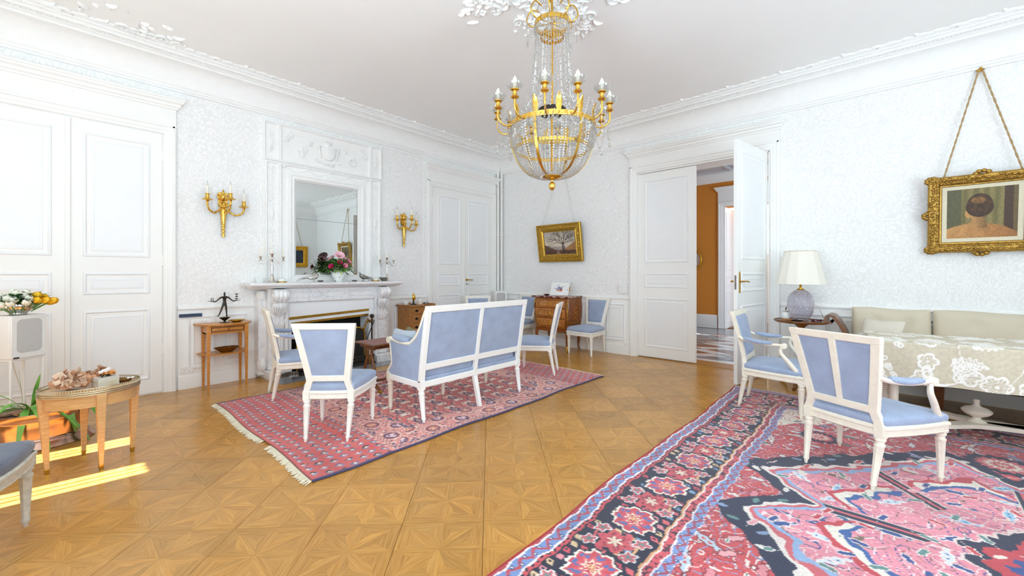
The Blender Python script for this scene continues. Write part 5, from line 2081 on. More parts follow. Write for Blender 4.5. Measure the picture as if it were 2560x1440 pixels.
m = MB().tube([(.085, 0, .245), (.155, 0, .248)], .003, 6)
for k in range(3):
 z = .262 + .026 * k
 m.tube([(.118, 0, z - .018), (.12, 0, z)], .002, 5)
 m.tube(spline([(.10, 0, z + .004), (.118, 0, z), (.136, 0, z + .006)], 4), [.002, .004, .006, .006, .005, .004, .003, .002, .001], 5)
 m.tube([(.118, -.012, z + .008), (.118, 0, z), (.118, .012, z + .008)], .002, 4)
m.build('stacked_birds', DB, t)
def scallop_dish(name, loc, r, h, mat, lab, nfl=10):
 t = MB().lathe([(0, .004), (r * .45, .0), (r * .5, .006), (r * .85, h * .7), (r, h), (r * .97, h + .003), (r * .82, h * .72), (r * .45, .012), (0, .010)], 60, flute=.12, nfl=nfl).build(name, mat, smooth=50)
 t.location = loc
 return tag(t, lab, 'bowl')
o = scallop_dish('scalloped_dish', (.20, -4.57, .708), .085, .022, 'brass', 'shallow gilt scalloped dish on top of the cherry side table')
o.scale = (.7, 1, 1)
o = scallop_dish('scalloped_bowl', (.19, -4.665, .378), .125, .055, 'bronze_bowl', 'large bronze scalloped bowl on the lower shelf of the side table')
o.scale = (.62, 1, 1)
# ---- pine chest of drawers right of the fireplace
t = thing('small_chest', (.0, -2.15, 0), 0, 'small pine chest of three drawers beside the right of the fireplace', 'chest of drawers')
PW = 'pine_wood'
m = MB().box(.03, .375, -.215, .215, .30, .755)
m.build('carcass', PW, t, bevel=.004)
m = MB().box(.015, .405, -.235, .235, .755, .775)
m.build('chest_top', PW, t, bevel=.006)
m = MB()
m.tube([(.40, -.235, .782), (.40, .235, .782)], .004, 6)
m.box(.015, .022, -.235, .235, .775, .795).box(.015, .40, .228, .235, .775, .79).box(.015, .40, -.235, -.228, .775, .783)
m.build('gallery_edge', PW, t)
for i, (z0, z1) in enumerate(((.645, .745), (.515, .635), (.385, .505))):
 d_ = MB().box(.375, .388, -.185, .185, z0 + .004, z1 - .004).build('drawer', PW, t, bevel=.004)
 for s in (-1, 1):
  m = MB()
  y = s * .11
  m.box(.388, .391, y - .035, y + .035, (z0 + z1) / 2 - .006, (z0 + z1) / 2 + .006)
  m.prism([(y - .03, (z0 + z1) / 2), (y, (z0 + z1) / 2 + .02), (y + .03, (z0 + z1) / 2), (y, (z0 + z1) / 2 - .02)], lambda a, b, h: (.388 + h, a, b), 0, .003)
  m.tube(spline([(.392, y - .022, (z0 + z1) / 2 + .004), (.402, y - .012, (z0 + z1) / 2 - .012), (.402, y + .012, (z0 + z1) / 2 - .012), (.392, y + .022, (z0 + z1) / 2 + .004)], 4), .003, 6)
  m.build('drawer_pull', 'dark_bronze', d_)
m = MB()
m.prism([(-.215, .385), (.215, .385), (.215, .30), (.17, .30), (.12, .335), (.04, .345), (0, .325), (-.04, .345), (-.12, .335), (-.17, .30), (-.215, .30)], lambda a, b, h: (.375 + h, a, b), -.02, .010)
m.build('apron', PW, t, bevel=.003)
for (x, y) in ((.36, -.19), (.36, .19), (.05, -.19), (.05, .19)):
 m = MB()
 sx = 1 if x > .2 else -1
 sy = 1 if y > 0 else -1
 pth = spline([(x, y, .36), (x + .012 * sx, y + .012 * sy, .30), (x + .004 * sx, y + .004 * sy, .18), (x - .004, y, .07), (x + .012 * sx, y + .012 * sy, .0)], 5)
 m.tube(pth, [.032 - .016 * min(1, i / 12) for i in range(len(pth))], 8)
 m.build('cabriole_leg', PW, t, smooth=50)
t = thing('gilt_sculpture', (.22, -2.20, .775), R(30), 'polished gold abstract seed-shaped sculpture on a dark base', 'sculpture')
MB().lathe([(0, 0), (.05, 0), (.05, .008), (.03, .012), (.03, .022), (.008, .026), (.01, .04), (.02, .05), (.006, .056), (0, .06)], 20).build('base', 'black_paint', t, smooth=40)
m = MB()
m.M = T(0, -.012, .135, 0, R(-10))
m.ell((0, 0, 0), (.016, .016, .05), 14, 10)
m.M = T(0, .014, .105, 0, R(25))
m.ell((0, 0, 0), (.028, .034, .036), 14, 10)
m.M = T(0, .03, .13, 0, R(-25))
m.ell((0, 0, 0), (.014, .014, .028), 12, 8)
m.M = None
m.lathe([(.006, .055), (.014, .07), (.02, .085)], 12)
m.build('seed_body', 'gold_polish', t, smooth=70)
t = thing('sugar_bowl', (.20, -2.06, .775), 0, 'white lidded porcelain box on the pine chest', 'bowl')
MB().lathe([(0, 0), (.036, 0), (.04, .008), (.04, .045), (.036, .05), (0, .05)], 20).build('body', 'cream_paint', t)
MB().lathe([(.04, .05), (.042, .055), (.03, .075), (.008, .083), (.004, .09), (.009, .1), (0, .104)], 20).build('lid', 'porcelain', t, smooth=50)
lathe_thing('glass_jar', (.30, -2.02, .775), [(0, 0), (.026, 0), (.03, .01), (.03, .03), (.026, .036), (.022, .04), (0, .042)], 'dark_silver', 'tiny glass and silver jar at the front of the pine chest', 'jar')
lathe_thing('white_pot', (.16, -2.30, .775), [(0, 0), (.03, 0), (.042, .02), (.046, .05), (.042, .055), (0, .05)], 'porcelain', 'small white pot at the back of the pine chest', 'pot')
# ---- lyre-ended low table by the settee
t = thing('lyre_table', (1.57, -3.42, .0125), 0, 'walnut low table with pink leather top on lyre-shaped ends', 'table')
t.scale = (.95, 1, .915)
WN = 'walnut'
MB().box(-.22, .22, -.34, .34, .53, .55).build('table_top', WN, t, bevel=.004)
MB().box(-.195, .195, -.315, .315, .55, .5515).build('leather_inset', 'leather_top', t)
MB().box(-.17, .17, -.30, .30, .49, .53).build('apron', WN, t, bevel=.004)
for s in (-1, 1):
 y = s * .27
 m = MB()
 for q in (-1, 1):
  pth = spline([(q * .05, y, .49), (q * .045, y, .44), (q * .055, y, .37), (q * .095, y, .27), (q * .115, y, .20), (q * .09, y, .13), (q * .03, y, .10), (0, y, .098)], 6)
  m.tube(pth, .015, 8, flat=1.1)
 m.box(-.10, .10, y - .018, y + .018, .47, .492)
 m.box(-.03, .03, y - .02, y + .02, .075, .11)
 ly = m.build('lyre_end', WN, t, smooth=50)
 m = MB()
 for k in range(4):
  x = -.018 + .012 * k
  m.tube([(x, y, .105), (x, y, .475)], .0015, 5)
 m.build('lyre_strings', 'brass', ly)
 m = MB()
 for q in (-1, 1):
  pth = spline([(0, y, .085), (q * .08, y, .085), (q * .16, y, .05), (q * .22, y, .018)], 5)
  m.tube(pth, [.022 - .008 * i / (len(pth) - 1) for i in range(len(pth))], 8)
 m.build('splay_foot', WN, t, smooth=50)
 for q in (-1, 1):
  MB().box(q * .21 - .012, q * .21 + .03 * (q > 0) - .018 * (q < 0) + .012, y - .014, y + .014, 0, .03).build('brass_toe', 'brass', t, bevel=.005)
MB().tube([(0, -.27, .085), (0, .27, .085)], .014, 8).build('stretcher', WN, t)
t = thing('white_dish', (1.68, -3.33, .5173), 0, 'small white porcelain dish on the pink leather table top', 'dish')
MB().lathe([(0, .004), (.03, .002), (.05, .014), (.055, .018), (.05, .02), (.03, .008), (0, .008)], 20).build('plate', 'porcelain', t)
# ------------------------------------------------------------------ rugs: knotted colour worked out cell by cell
def hash01(ix, iy, k=0):
 h = np.sin(ix * 127.1 + iy * 311.7 + k * 74.7) * 43758.5453
 return h - np.floor(h)
def vnoise(x, y, k=0):
 x0, y0 = np.floor(x), np.floor(y)
 fx, fy = x - x0, y - y0
 fx, fy = fx * fx * (3 - 2 * fx), fy * fy * (3 - 2 * fy)
 return (hash01(x0, y0, k) * (1 - fx) + hash01(x0 + 1, y0, k) * fx) * (1 - fy) + (hash01(x0, y0 + 1, k) * (1 - fx) + hash01(x0 + 1, y0 + 1, k) * fx) * fy
def oct_d(x, y):
 """octagonal norm"""
 ax, ay = np.abs(x), np.abs(y)
 return np.maximum(np.maximum(ax, ay), (ax + ay) * .7071)
class Paint:
 def __init__(s, shape):
  s.c = np.zeros(shape + (3,))
 def put(s, mask, col):
  s.c[mask] = hexc(col) if isinstance(col, str) else col
RED, SALMON, PINK, CREAM, NAVY, BLUE, LBLUE, PURPLE, ORANGE, GREEN, BROWN = '#bf4347', '#cf5a56', '#dc7f86', '#e6d6c2', '#1c2038', '#3a5687', '#8fa6c8', '#6d3a62', '#cf6a45', '#5c8a86', '#6b3b33'
# ---- the red rug of rows of guls under the settee
def tekke():
 X0, X1, Y0, Y1 = .93, 3.13, -4.92, -1.47
 W, L = X1 - X0, Y1 - Y0
 nx, ny = int(W / .0065), int(L / .0065)
 u, v = np.meshgrid((np.arange(nx) + .5) / nx * W, (np.arange(ny) + .5) / ny * L)   # u across, v along
 P = Paint(u.shape)
 n1 = vnoise(u * 6, v * 6, 1)
 n2 = vnoise(u * 90, v * 90, 2)
 base = hexc('#c94f4d')[None, None] * (1 - n1[..., None]) + hexc('#d9726a')[None, None] * n1[..., None]
 P.c[:] = base
 end = np.minimum(v, L - v)
 edge = np.minimum(u, W - u)
 ELEM = .56
 # end skirts with small flowers in diagonal rows
 sk = end < ELEM
 P.c[sk] = (hexc('#c23f43')[None] * (1 - n1[sk][:, None]) + hexc('#d2605a')[None] * n1[sk][:, None])
 cw, ch = .083, .083
 row = np.floor(end / ch)
 uu = u + (row % 2) * cw / 2
 cx, cy = np.floor(uu / cw), row
 fx, fy = uu / cw - cx - .5, end / ch - cy - .5
 r = np.abs(fx) + np.abs(fy)
 diag = (np.floor((cx * 2 + (row % 2)) / 1) + row) % 4
 sel = sk & (end > .03)
 dcol = np.where((diag < 2)[..., None], hexc(BLUE)[None, None], hexc(NAVY)[None, None])
 mk = sel & (r < .42) & (hash01(np.floor(u / .017), np.floor(v / .017), 3) < .72)
 P.c[mk] = dcol[mk]
 P.put(sel & (r < .17), CREAM)
 P.put(sel & (np.abs(r - .30) < .05) & (fx > 0), '#9fb0cf')
 P.put(sel & (np.abs(r - .55) < .04) & (n2 > .55), ORANGE)
 # borders
 B0, B1 = .06, .335
 inn_v = end - ELEM
 bd = np.minimum(edge, inn_v)
 body = inn_v > 0
 band = body & (bd < B1)
 P.c[band] = (hexc('#d27a74')[None] * (1 - n1[band][:, None]) + hexc('#dd9890')[None] * n1[band][:, None])
 fl = band & (n2 > .74)
 P.put(fl, '#ecd9cd')
 fl = band & (hash01(np.floor(u / .012), np.floor(v / .02), 5) > .93)
 P.put(fl, '#3c3350')
 # octagons walking round the border
 mid = (B0 + B1) / 2 + .01
 along = np.where(edge < inn_v, v, u)
 pit = .155
 k = np.floor(along / pit)
 da = along - (k + .5) * pit
 db = bd - mid - .075 * (k % 2 * 2 - 1)
 od = oct_d(da, db)
 ob = band & (bd > B0)
 kk = (k % 4)
 P.put(ob & (od < .079), '#e8d3c4')
 P.put(ob & (od < .069), '#cf6b66')
 dark = (kk == 0) | (kk == 3)
 P.put(ob & (od < .055) & dark, PURPLE)
 P.put(ob & (od < .055) & ~dark, '#c97067')
 P.put(ob & (np.abs(od - .05) < .006), '#3b2a50')
 P.put(ob & (od < .044) & dark & (hash01(np.floor(da / .014), np.floor(db / .014), 7) > .55), '#e2c9cf')
 P.put(ob & (od < .03) & ~dark & (hash01(np.floor(da / .012), np.floor(db / .012), 8) > .6), '#e0b58c')
 # narrow guard bands
 for g0, g1 in ((.03, .075), (B1 - .045, B1)):
  gm = body & (bd > g0) & (bd < g1)
  P.put(gm, '#dcb2a5')
  P.put(gm & ((np.floor(along / .022) + np.floor(bd / .015)) % 2 == 0), '#b0605e')
  P.put(gm & (hash01(np.floor(along / .03), np.floor(bd / .02), 9) > .75), '#46426a')
 # field of guls: 4 across
 fld = body & (bd >= B1)
 gx, gy = .29, .20
 fu, fv = u - W / 2, v - L / 2
 for off in (0, 1):
  iu = np.floor(fu / gx + (.5 if off else 0))
  iv = np.floor(fv / gy + (.5 if off else 0))
  du = fu - (iu + (.0 if off else .5)) * gx
  dv = fv - (iv + (.0 if off else .5)) * gy
  if off == 0:
   lob = np.sqrt((du / 1.22) ** 2 + dv ** 2)
   th = np.arctan2(dv, du)
   rr = lob * (1 + .06 * np.cos(8 * th))
   P.put(fld & (rr < .098), '#4a2440')
   P.put(fld & (rr < .092), '#efe5d4')
   q = (np.abs(dv) > np.abs(du) * .62)
   P.put(fld & (rr < .092) & q, '#dc8078')
   P.put(fld & (rr < .086) & (hash01(np.floor(du / .017), np.floor(dv / .017), 11) > .8), '#7d4a62')
   o2 = oct_d(du / 1.15, dv)
   P.put(fld & (o2 < .042), '#233257')
   P.put(fld & (o2 < .038) & (np.abs(dv) < np.abs(du) * .9), PURPLE)
   P.put(fld & (o2 < .019), '#d8c3b0')
   P.put(fld & (o2 < .011), '#7a2b36')
   P.put(fld & (np.abs(du) < .004) & (np.abs(dv) > .09), '#4a2440')
   P.put(fld & (np.abs(dv) < .004) & (np.abs(du) > .11), '#4a2440')
  else:
   o3 = np.abs(du) * .8 + np.abs(dv)
   mk = fld & (o3 < .045) & (hash01(np.floor(du / .013) + 50, np.floor(dv / .013), 12) > .6)
   P.put(mk, '#3c3a5c')
   mk = fld & (o3 < .04) & (hash01(np.floor(du / .013), np.floor(dv / .013), 13) > .8)
   P.put(mk, '#e5cbb5')
 # selvedges, abrash and knot speckle
 P.put(edge < .014, '#4a4266')
 P.put((end < .012), '#a03a40')
 P.c *= (0.94 + .12 * vnoise(u * 1.5, v * 7, 20))[..., None] * (0.96 + .08 * hash01(np.floor(u / .0065), np.floor(v / .0065), 21))[..., None]
 P.c = P.c * .9 + .10 * hexc('#f2a08c')
 r_ = thing('red_rug', (0, 0, 0), 0, 'salmon red hand-knotted rug with rows of octagonal motifs under the settee', 'rug')
 def pos(a, b):
  uu, vv = a * W, b * L
  z = .011 + .0015 * np.sin(vv * 3) * np.sin(uu * 5)
  # soft wrinkles near the left end
  for (s0, amp, wd, sk_) in ((.42, .016, .035, .10), (.22, .008, .03, -.05)):
   z = z + amp * np.exp(-((vv - s0 - sk_ * (uu - 1.2)) / wd) ** 2) * np.exp(-((uu - 1.5) / .6) ** 2)
  wob = .012 * np.sin(vv * 4.1) + .006 * np.sin(vv * 9)
  return np.stack([X0 + uu + wob * (a - .0), Y0 + vv + .01 * np.sin(uu * 5), z], 1)
 colour_grid('pile', nx, ny, pos, P.c, 'rug_pile', r_)
 m = MB()
 pts = [tuple(pos(np.array([1.0]), np.array([i / 60]))[0] + np.array([.002, 0, -.004])) for i in range(61)]
 m.tube(pts, .007, 6)
 pts = [tuple(pos(np.array([0.0]), np.array([i / 60]))[0] + np.array([-.002, 0, -.004])) for i in range(61)]
 m.tube(pts, .007, 6)
 m.build('selvedge', 'rug_edge', r_)
 m = MB()
 rr = random.Random(4)
 for e, s in ((0.0, -1), (1.0, 1)):
  for i in range(420):
   a = (i + rr.random() * .8) / 420
   if s < 0 and .60 < a < .66:
    continue
   p = pos(np.array([a]), np.array([e]))[0]
   L_ = rr.uniform(.035, .06)
   dx = rr.uniform(-.018, .018)
   q = (p[0] + dx, p[1] + s * L_, .003)
   m.add([(p[0] - .0025, p[1], p[2] - .004), (p[0] + .0025, p[1], p[2] - .004), (q[0] + .0035, q[1], q[2]), (q[0] - .0035, q[1], q[2]), (p[0], p[1] + s * .015, p[2] + .002)], [(0, 1, 4), (1, 2, 4), (2, 3, 4), (3, 0, 4)])
 tag(m.build('fringe', 'fringe', r_, smooth=0, recalc=False), kind='stuff')
tekke()
# ---- the large rug with navy border in the right foreground
def heriz():
 X0, X1, Y0, Y1 = 4.47, 8.05, -5.55, -.90
 W, L = X1 - X0, Y1 - Y0
 cs = .0062
 nx, ny = int(W / cs), int(L / cs)
 u, v = np.meshgrid((np.arange(nx) + .5) / nx * W, (np.arange(ny) + .5) / ny * L)
 P = Paint(u.shape)
 n1 = vnoise(u * 5, v * 5, 31)
 n2 = vnoise(u * 34, v * 34, 32)
 n3 = vnoise(u * 60, v * 60, 33)
 ed_u, ed_v = np.minimum(u, W - u), np.minimum(v, L - v)
 bd = np.minimum(ed_u, ed_v)
 al = np.where(ed_u < ed_v, v, u)
 wob = .006 * np.sin(al * 21) + .004 * np.sin(al * 57)
 b = bd + wob
 # field: red ground, mixed leaves
 P.c[:] = hexc('#c4454a')[None, None] * (1 - n1[..., None]) + hexc('#cf5358')[None, None] * n1[..., None]
 fu, fv = u - W / 2, v - L / 2
 # big leafy sprays and angular vines on the red ground
 def motif_layer(pit, k, size, cols, rot=0.0, dens=.85, aspect=2.2, ring=None):
  cr, sr = math.cos(rot), math.sin(rot)
  a_, b_ = fu * cr - fv * sr, fu * sr + fv * cr
  iu, iv = np.floor(a_ / pit), np.floor(b_ / pit)
  jx = (hash01(iu, iv, k) - .5) * pit * .45
  jy = (hash01(iu, iv, k + 1) - .5) * pit * .45
  du, dv = a_ - (iu + .5) * pit - jx, b_ - (iv + .5) * pit - jy
  th = hash01(iu, iv, k + 2) * PI
  th = np.round(th / (PI / 4)) * (PI / 4)
  c, s_ = np.cos(th), np.sin(th)
  p, q = du * c - dv * s_, du * s_ + dv * c
  ser = .012 * np.abs(((p / .022) % 2) - 1)
  d = np.abs(p) / aspect + np.abs(q) * 1.0 + ser
  on = hash01(iu, iv, k + 3) < dens
  ci = np.floor(hash01(iu, iv, k + 4) * len(cols)).astype(int)
  cm = np.array([hexc(c_) for c_ in cols])[np.clip(ci, 0, len(cols) - 1)]
  return d, on, cm, p, q, size
 def lay(mask, pit, k, size, cols, outline=None, core=None, **kw):
  d, on, cm, p, q, size = motif_layer(pit, k, size, cols, **kw)
  if outline:
   P.put(mask & on & (d < size * 1.28), outline)
  mm = mask & on & (d < size)
  P.c[mm] = cm[mm]
  if core:
   P.put(mask & on & (d < size * .42), core)
  return
 def vines(mask, k, col_, sc=1.0, th=.018):
  w_ = vnoise(fu * 4.2 * sc + 7 * k, fv * 4.2 * sc, 40 + k) + .35 * vnoise(fu * 9 * sc, fv * 9 * sc + 3 * k, 41 + k)
  P.put(mask & (np.abs((w_ * 5) % 1 - .5) < th * 4), col_)
 allm = np.ones_like(u, bool)
 vines(allm, 1, '#e9d9d2', 1.5, .012)
 vines(allm, 2, '#7f97bd', 1.7, .010)
 vines(allm, 4, '#8e2f38', 2.2, .012)
 lay(allm, .26, 45, .030, ['#e6dfd6', '#b9cbd8', '#d98790'], '#7d2a34', '#c8484f', aspect=5.0, dens=.8, rot=.5)
 lay(allm, .17, 50, .026, ['#dfe0e2', '#6f93b5', '#5c8a86', '#e3a3a8', '#d98790'], '#8e2f38', None, aspect=3.2, dens=.9)
 lay(allm, .115, 60, .016, ['#5c8a86', '#8fb0c8', '#e8dcd0', '#33508a', '#e58d95'], '#eadfd6', '#b8383f', aspect=1.4, dens=.75)
 lay(allm, .07, 70, .0095, ['#e9ddd0', '#2b4076', '#5c8a86', '#e7a0a2'], None, None, aspect=1.6, dens=.6)
 # cream corner pieces with stepped inner edge
 cw = np.abs(fu) * .86 + np.abs(fv)
 fld_u, fld_v = W / 2 - .60, L / 2 - .60
 step = np.floor((cw + .03 * np.sin(fu * 30)) / .07) * .07
 sp = step > (fld_u * .86 + fld_v) * .84
 P.c[sp] = hexc('#e9e2d3')
 vines(sp, 3, '#c5525a', 1.3, .02)
 lay(sp, .15, 80, .026, ['#c8484f', '#4f7f80', '#39568c', '#c8484f', '#d0737b'], '#efe8da', None, aspect=2.0, dens=.95)
 lay(sp, .085, 90, .013, ['#b8383f', '#2b4076', '#5c8a86', '#d98790'], '#f0eadd', '#e9e2d3', aspect=1.3, dens=.85)
 # medallion: stepped pink star, white band, navy outline, with pendants
 a_, b2 = np.abs(fu), np.abs(fv)
 d8 = np.maximum(np.maximum(a_ * .98, b2 * .80), (a_ + b2 * .86) * .70)
 lob = np.minimum(d8, np.maximum(np.abs(a_ - b2 * .86) * .9, (a_ + b2 * .86) * .575))
 dm = lob + .014 * np.abs(((np.arctan2(fv, fu) * 9) % 2) - 1)
 dm = dm + .05 * (vnoise(fu * 7, fv * 7, 170) - .5) + .03 * (vnoise(fu * 19, fv * 19, 171) - .5)
 dm = np.floor(dm / .012) * .012
 rim = .80
 P.put(dm < rim + .10, '#1b2340')
 sub = (dm < rim + .10) & (dm > rim)
 lay(sub, .13, 100, .026, ['#d8606a', '#e8e0d8', '#7f97bd', '#5c8a86'], None, '#b8383f', aspect=1.5, dens=.9)
 P.put((dm < rim) & (dm > rim - .03), '#e9dfd8')
 P.put((dm < rim - .03) & (dm > rim - .055), '#d06069')
 P.put((dm < rim - .055) & (dm > rim - .075), '#8fb0d8')
 inn = dm < rim - .075
 P.c[inn] = (hexc('#e07f92')[None] * (1 - n1[inn][:, None]) + hexc('#ea94a4')[None] * n1[inn][:, None])
 vines(inn, 5, '#2b4a8a', 1.1, .008)
 vines(inn, 6, '#77624f', 1.2, .007)
 vines(inn, 7, '#f0dcdc', 1.4, .008)
 lay(inn, .21, 110, .026, ['#8fc0dc', '#cfe0ea', '#e07f92', '#2b4a8a', '#d9dfe4'], '#f0e6e2', '#2f5a9c', aspect=3.6, dens=.85)
 lay(inn, .11, 120, .012, ['#c8323f', '#5c8a86', '#e9dccb', '#2b4a8a'], '#f0d9da', None, aspect=2.0, dens=.6)
 # long dark ribs dividing the medallion into petals
 th = np.arctan2(fv * .86, fu)
 rib = np.abs(((th / (PI / 4)) + .5) % 1 - .5) * (PI / 4) * np.hypot(fu, fv)
 P.put(inn & (rib < .042) & (dm > .36), '#e6dccf')
 P.put(inn & (rib < .033) & (dm > .36), '#1b2340')
 P.put(inn & (rib < .009) & (dm > .36), '#d8606a')
 ring2 = (dm < .58) & (dm > .52) & (rib > .09)
 P.put(ring2, '#ece6d8')
 lay(ring2, .075, 125, .014, ['#c8484f', '#2b4a8a', '#5c8a86', '#d98790'], None, '#ece6d8', aspect=1.6, dens=.95)
 P.put((np.abs(dm - .58) < .009) & (rib > .05), '#c63f4a')
 P.put((np.abs(dm - .52) < .009) & (rib > .05), '#2f5a9c')
 core = dm < .36
 P.put(dm < .24, '#ecd8d2')
 P.put(dm < .22, '#1b2340')
 P.put(dm < .18, '#c13c46')
 lay(dm < rim + .06, .16, 180, .022, ['#e9e2d6', '#5c8a86', '#c8404a', '#2b4a8a', '#e9a0aa'], '#f0e4dc', '#b8383f', aspect=2.6, dens=.75, rot=.3)
 lay(dm < rim + .06, .09, 190, .011, ['#e9e2d6', '#c8404a', '#2b4a8a', '#1b2340'], None, None, aspect=2.0, dens=.7)
 lay(dm < .18, .12, 130, .025, ['#e9dfd0', '#2b4a8a', '#8fb0d8'], None, '#1b2340', aspect=1.5, dens=.9)
 P.put(dm < .10, '#2b4a8a')
 P.put(dm < .05, '#ecd8d2')
 # secondary navy palmettes on the axes
 for (cu, cv, s_) in ((.95, 1.15, .8), (-.95, 1.15, .8), (.95, -1.15, .8), (-.95, -1.15, .8), (0, 1.38, 1.1), (0, -1.38, 1.1)):
  du, dv = fu - cu, fv - cv
  d = np.maximum(np.abs(du), np.abs(dv)) * .6 + (np.abs(du) + np.abs(dv)) * .35
  d = d + .03 * np.abs(((np.arctan2(dv, du) * 5.1) % 2) - 1)
  P.put(d < .17 * s_, '#1b2340')
  P.put(d < .12 * s_, '#d06069')
  P.put(d < .085 * s_, '#e9dfd0')
  P.put(d < .06 * s_, '#c13c46')
  P.put(d < .03 * s_, '#f0e6d8')
 # --- borders (b measured from the edge)
 ctr = lambda pit: (np.floor(al / pit) + .5) * pit
 P.put(b < .555, '#e8dfe0')
 def guard(b0, b1, ground, c1, c2, pit):
  g = (b > b0) & (b < b1)
  P.put(g, ground)
  t = (b - b0) / (b1 - b0)
  ph = al / pit
  zz = np.abs((ph % 2) - 1)
  P.put(g & (np.abs(t - .2 - .6 * zz) < .16), c1)
  k = np.floor(ph)
  d = np.abs(al - (k + .5) * pit) / pit * 1.6 + np.abs(t - np.where(k % 2 == 0, .72, .28)) * 1.6
  P.put(g & (d < .42), c2)
  P.put(g & (d < .18), '#efe3d2')
 guard(.022, .085, '#6f8cc0', '#b8454f', '#30487f', .045)
 P.put((b > .085) & (b < .095), '#efe6e4')
 g = (b > .095) & (b < .118)
 P.put(g, '#c94a52')
 P.put(g & ((np.floor(al / .018)) % 2 == 0) & (b < .108), '#2b2038')
 guard(.505, .553, '#7a97cb', '#b04454', '#3a558f', .04)
 P.put((b > .497) & (b < .505), '#efe6e4')
 g = (b > .462) & (b < .497)
 P.put(g, '#d3525d')
 P.put(g & (hash01(np.floor(al / .012), np.floor(b / .012), 140) > .7), '#4a2a3a')
 P.put((b > .454) & (b < .462), '#efe0d8')
 P.put((b > .118) & (b < .126), '#1b1a2a')
 P.put((b > .444) & (b < .454), '#d89a6a')
 # main navy border: large rosettes alternating with palmettes on a zig-zag vine
 mb_ = (b > .126) & (b < .444)
 P.put(mb_, '#191c33')
 t = (b - .285)
 pit = .44
 k = np.floor(al / pit)
 da = al - (k + .5) * pit
 # vine
 zz = np.abs(((al / (pit / 2)) % 2) - 1) * .22 - .11
 stepv = np.round(zz / .05) * .05
 P.put(mb_ & (np.abs(t - stepv) < .007), '#d9a878')
 P.put(mb_ & (np.abs(t + stepv) < .006), '#cf5b62')
 h = hash01(np.floor(al / .055), np.floor((t + .5) / .055), 150)
 ddx, ddy = (al / .055) % 1 - .5, ((t + .5) / .055) % 1 - .5
 leafd = np.abs(ddx * .8 + ddy * .5) + np.abs(ddx * .5 - ddy * .8) * .6
 cc = np.array([hexc(c_) for c_ in ('#c94a55', '#d98790', '#d7b98f', '#c94a55', '#6f93b5', '#d8606a')])[np.floor(hash01(np.floor(al / .055), np.floor((t + .5) / .055), 151) * 6).astype(int)]
 mm = mb_ & (leafd < .30) & (h > .28)
 P.c[mm] = cc[mm]
 P.put(mb_ & (leafd < .12) & (h > .6), '#191c33')
 # rosettes
 th = np.arctan2(t, da)
 rr = np.hypot(da, t * 1.02) + .010 * np.cos(th * 9) + .004 * np.cos(th * 22)
 P.put(mb_ & (rr < .122), '#191c33')
 P.put(mb_ & (rr < .112), '#ece2d4')
 P.put(mb_ & (rr < .098), '#c64550')
 P.put(mb_ & (rr < .084) & (np.cos(th * 7) > -.2), '#4c6ba6')
 P.put(mb_ & (rr < .062), '#cf5560')
 P.put(mb_ & (rr < .040), '#e8d6c0')
 P.put(mb_ & (rr < .028), '#c13c46')
 P.put(mb_ & (rr < .012), '#e6c48a')
 # smaller flowers between
 db_ = np.abs(da) - pit / 2
 rr = np.hypot(db_, t - .0) + .014 * np.cos(np.arctan2(t, db_) * 6)
 P.put(mb_ & (rr < .075), '#d0525c')
 P.put(mb_ & (rr < .055) & (hash01(np.floor(al / .012), np.floor(t / .012), 152) > .6), '#8b2e3c')
 P.put(mb_ & (rr < .026), '#e9d8c0')
 for sgn in (-1, 1):
  for off in (.13, -.13):
   rr = np.hypot(np.abs(da) - .16, t - sgn * .10) + .008 * np.cos(np.arctan2(t - sgn * .1, np.abs(da) - .16) * 5)
   P.put(mb_ & (rr < .036), '#dfe5e2')
   P.put(mb_ & (rr < .028), '#d2606a')
   P.put(mb_ & (rr < .012), '#4f8a86')
 P.put(b < .022, '#a83a42')
 P.put((b > .016) & (b < .026), '#efe6e4')
 # wear, colour bands of the yarn, knot speckle
 P.c *= (0.93 + .14 * vnoise(u * 1.3, v * 8, 160))[..., None] * (.95 + .10 * hash01(np.floor(u / cs), np.floor(v / cs), 161))[..., None]
 P.c = P.c * .94 + .06 * hexc('#e8c9c9')
 r_ = thing('patterned_rug', (0, 0, 0), 0, 'large red and navy rug with rosette border in the right foreground', 'rug')
 def pos(a, bb):
  uu, vv = a * W, bb * L
  wv = (.012 * np.sin(vv * 2.3) + .007 * np.sin(vv * 6.1)) * (1 - a)
  return np.stack([X0 + uu + wv, Y0 + vv + .012 * np.sin(uu * 3) * bb, .0125 + .0012 * np.sin(uu * 9 + vv * 4)], 1)
 colour_grid('pile', nx, ny, pos, P.c, 'rug_pile', r_)
 m = MB()
 pts = [tuple(pos(np.array([0.0]), np.array([i / 80]))[0] + np.array([0, 0, -.006])) for i in range(81)]
 m.tube(pts, .008, 6)
 m.build('selvedge', 'rug_edge_red', r_)
 m = MB()
 rr = random.Random(6)
 for i in range(520):
  a = (i + rr.random() * .8) / 520
  p = pos(np.array([a]), np.array([1.0]))[0]
  q = (p[0] + rr.uniform(-.02, .02), p[1] + rr.uniform(.03, .055), .003)
  m.add([(p[0] - .003, p[1], p[2] - .005), (p[0] + .003, p[1], p[2] - .005), (q[0] + .004, q[1], q[2]), (q[0] - .004, q[1], q[2]), (p[0], p[1] + .015, p[2] + .001)], [(0, 1, 4), (1, 2, 4), (2, 3, 4), (3, 0, 4)])
 tag(m.build('fringe', 'fringe', r_, smooth=0, recalc=False), kind='stuff')
heriz()
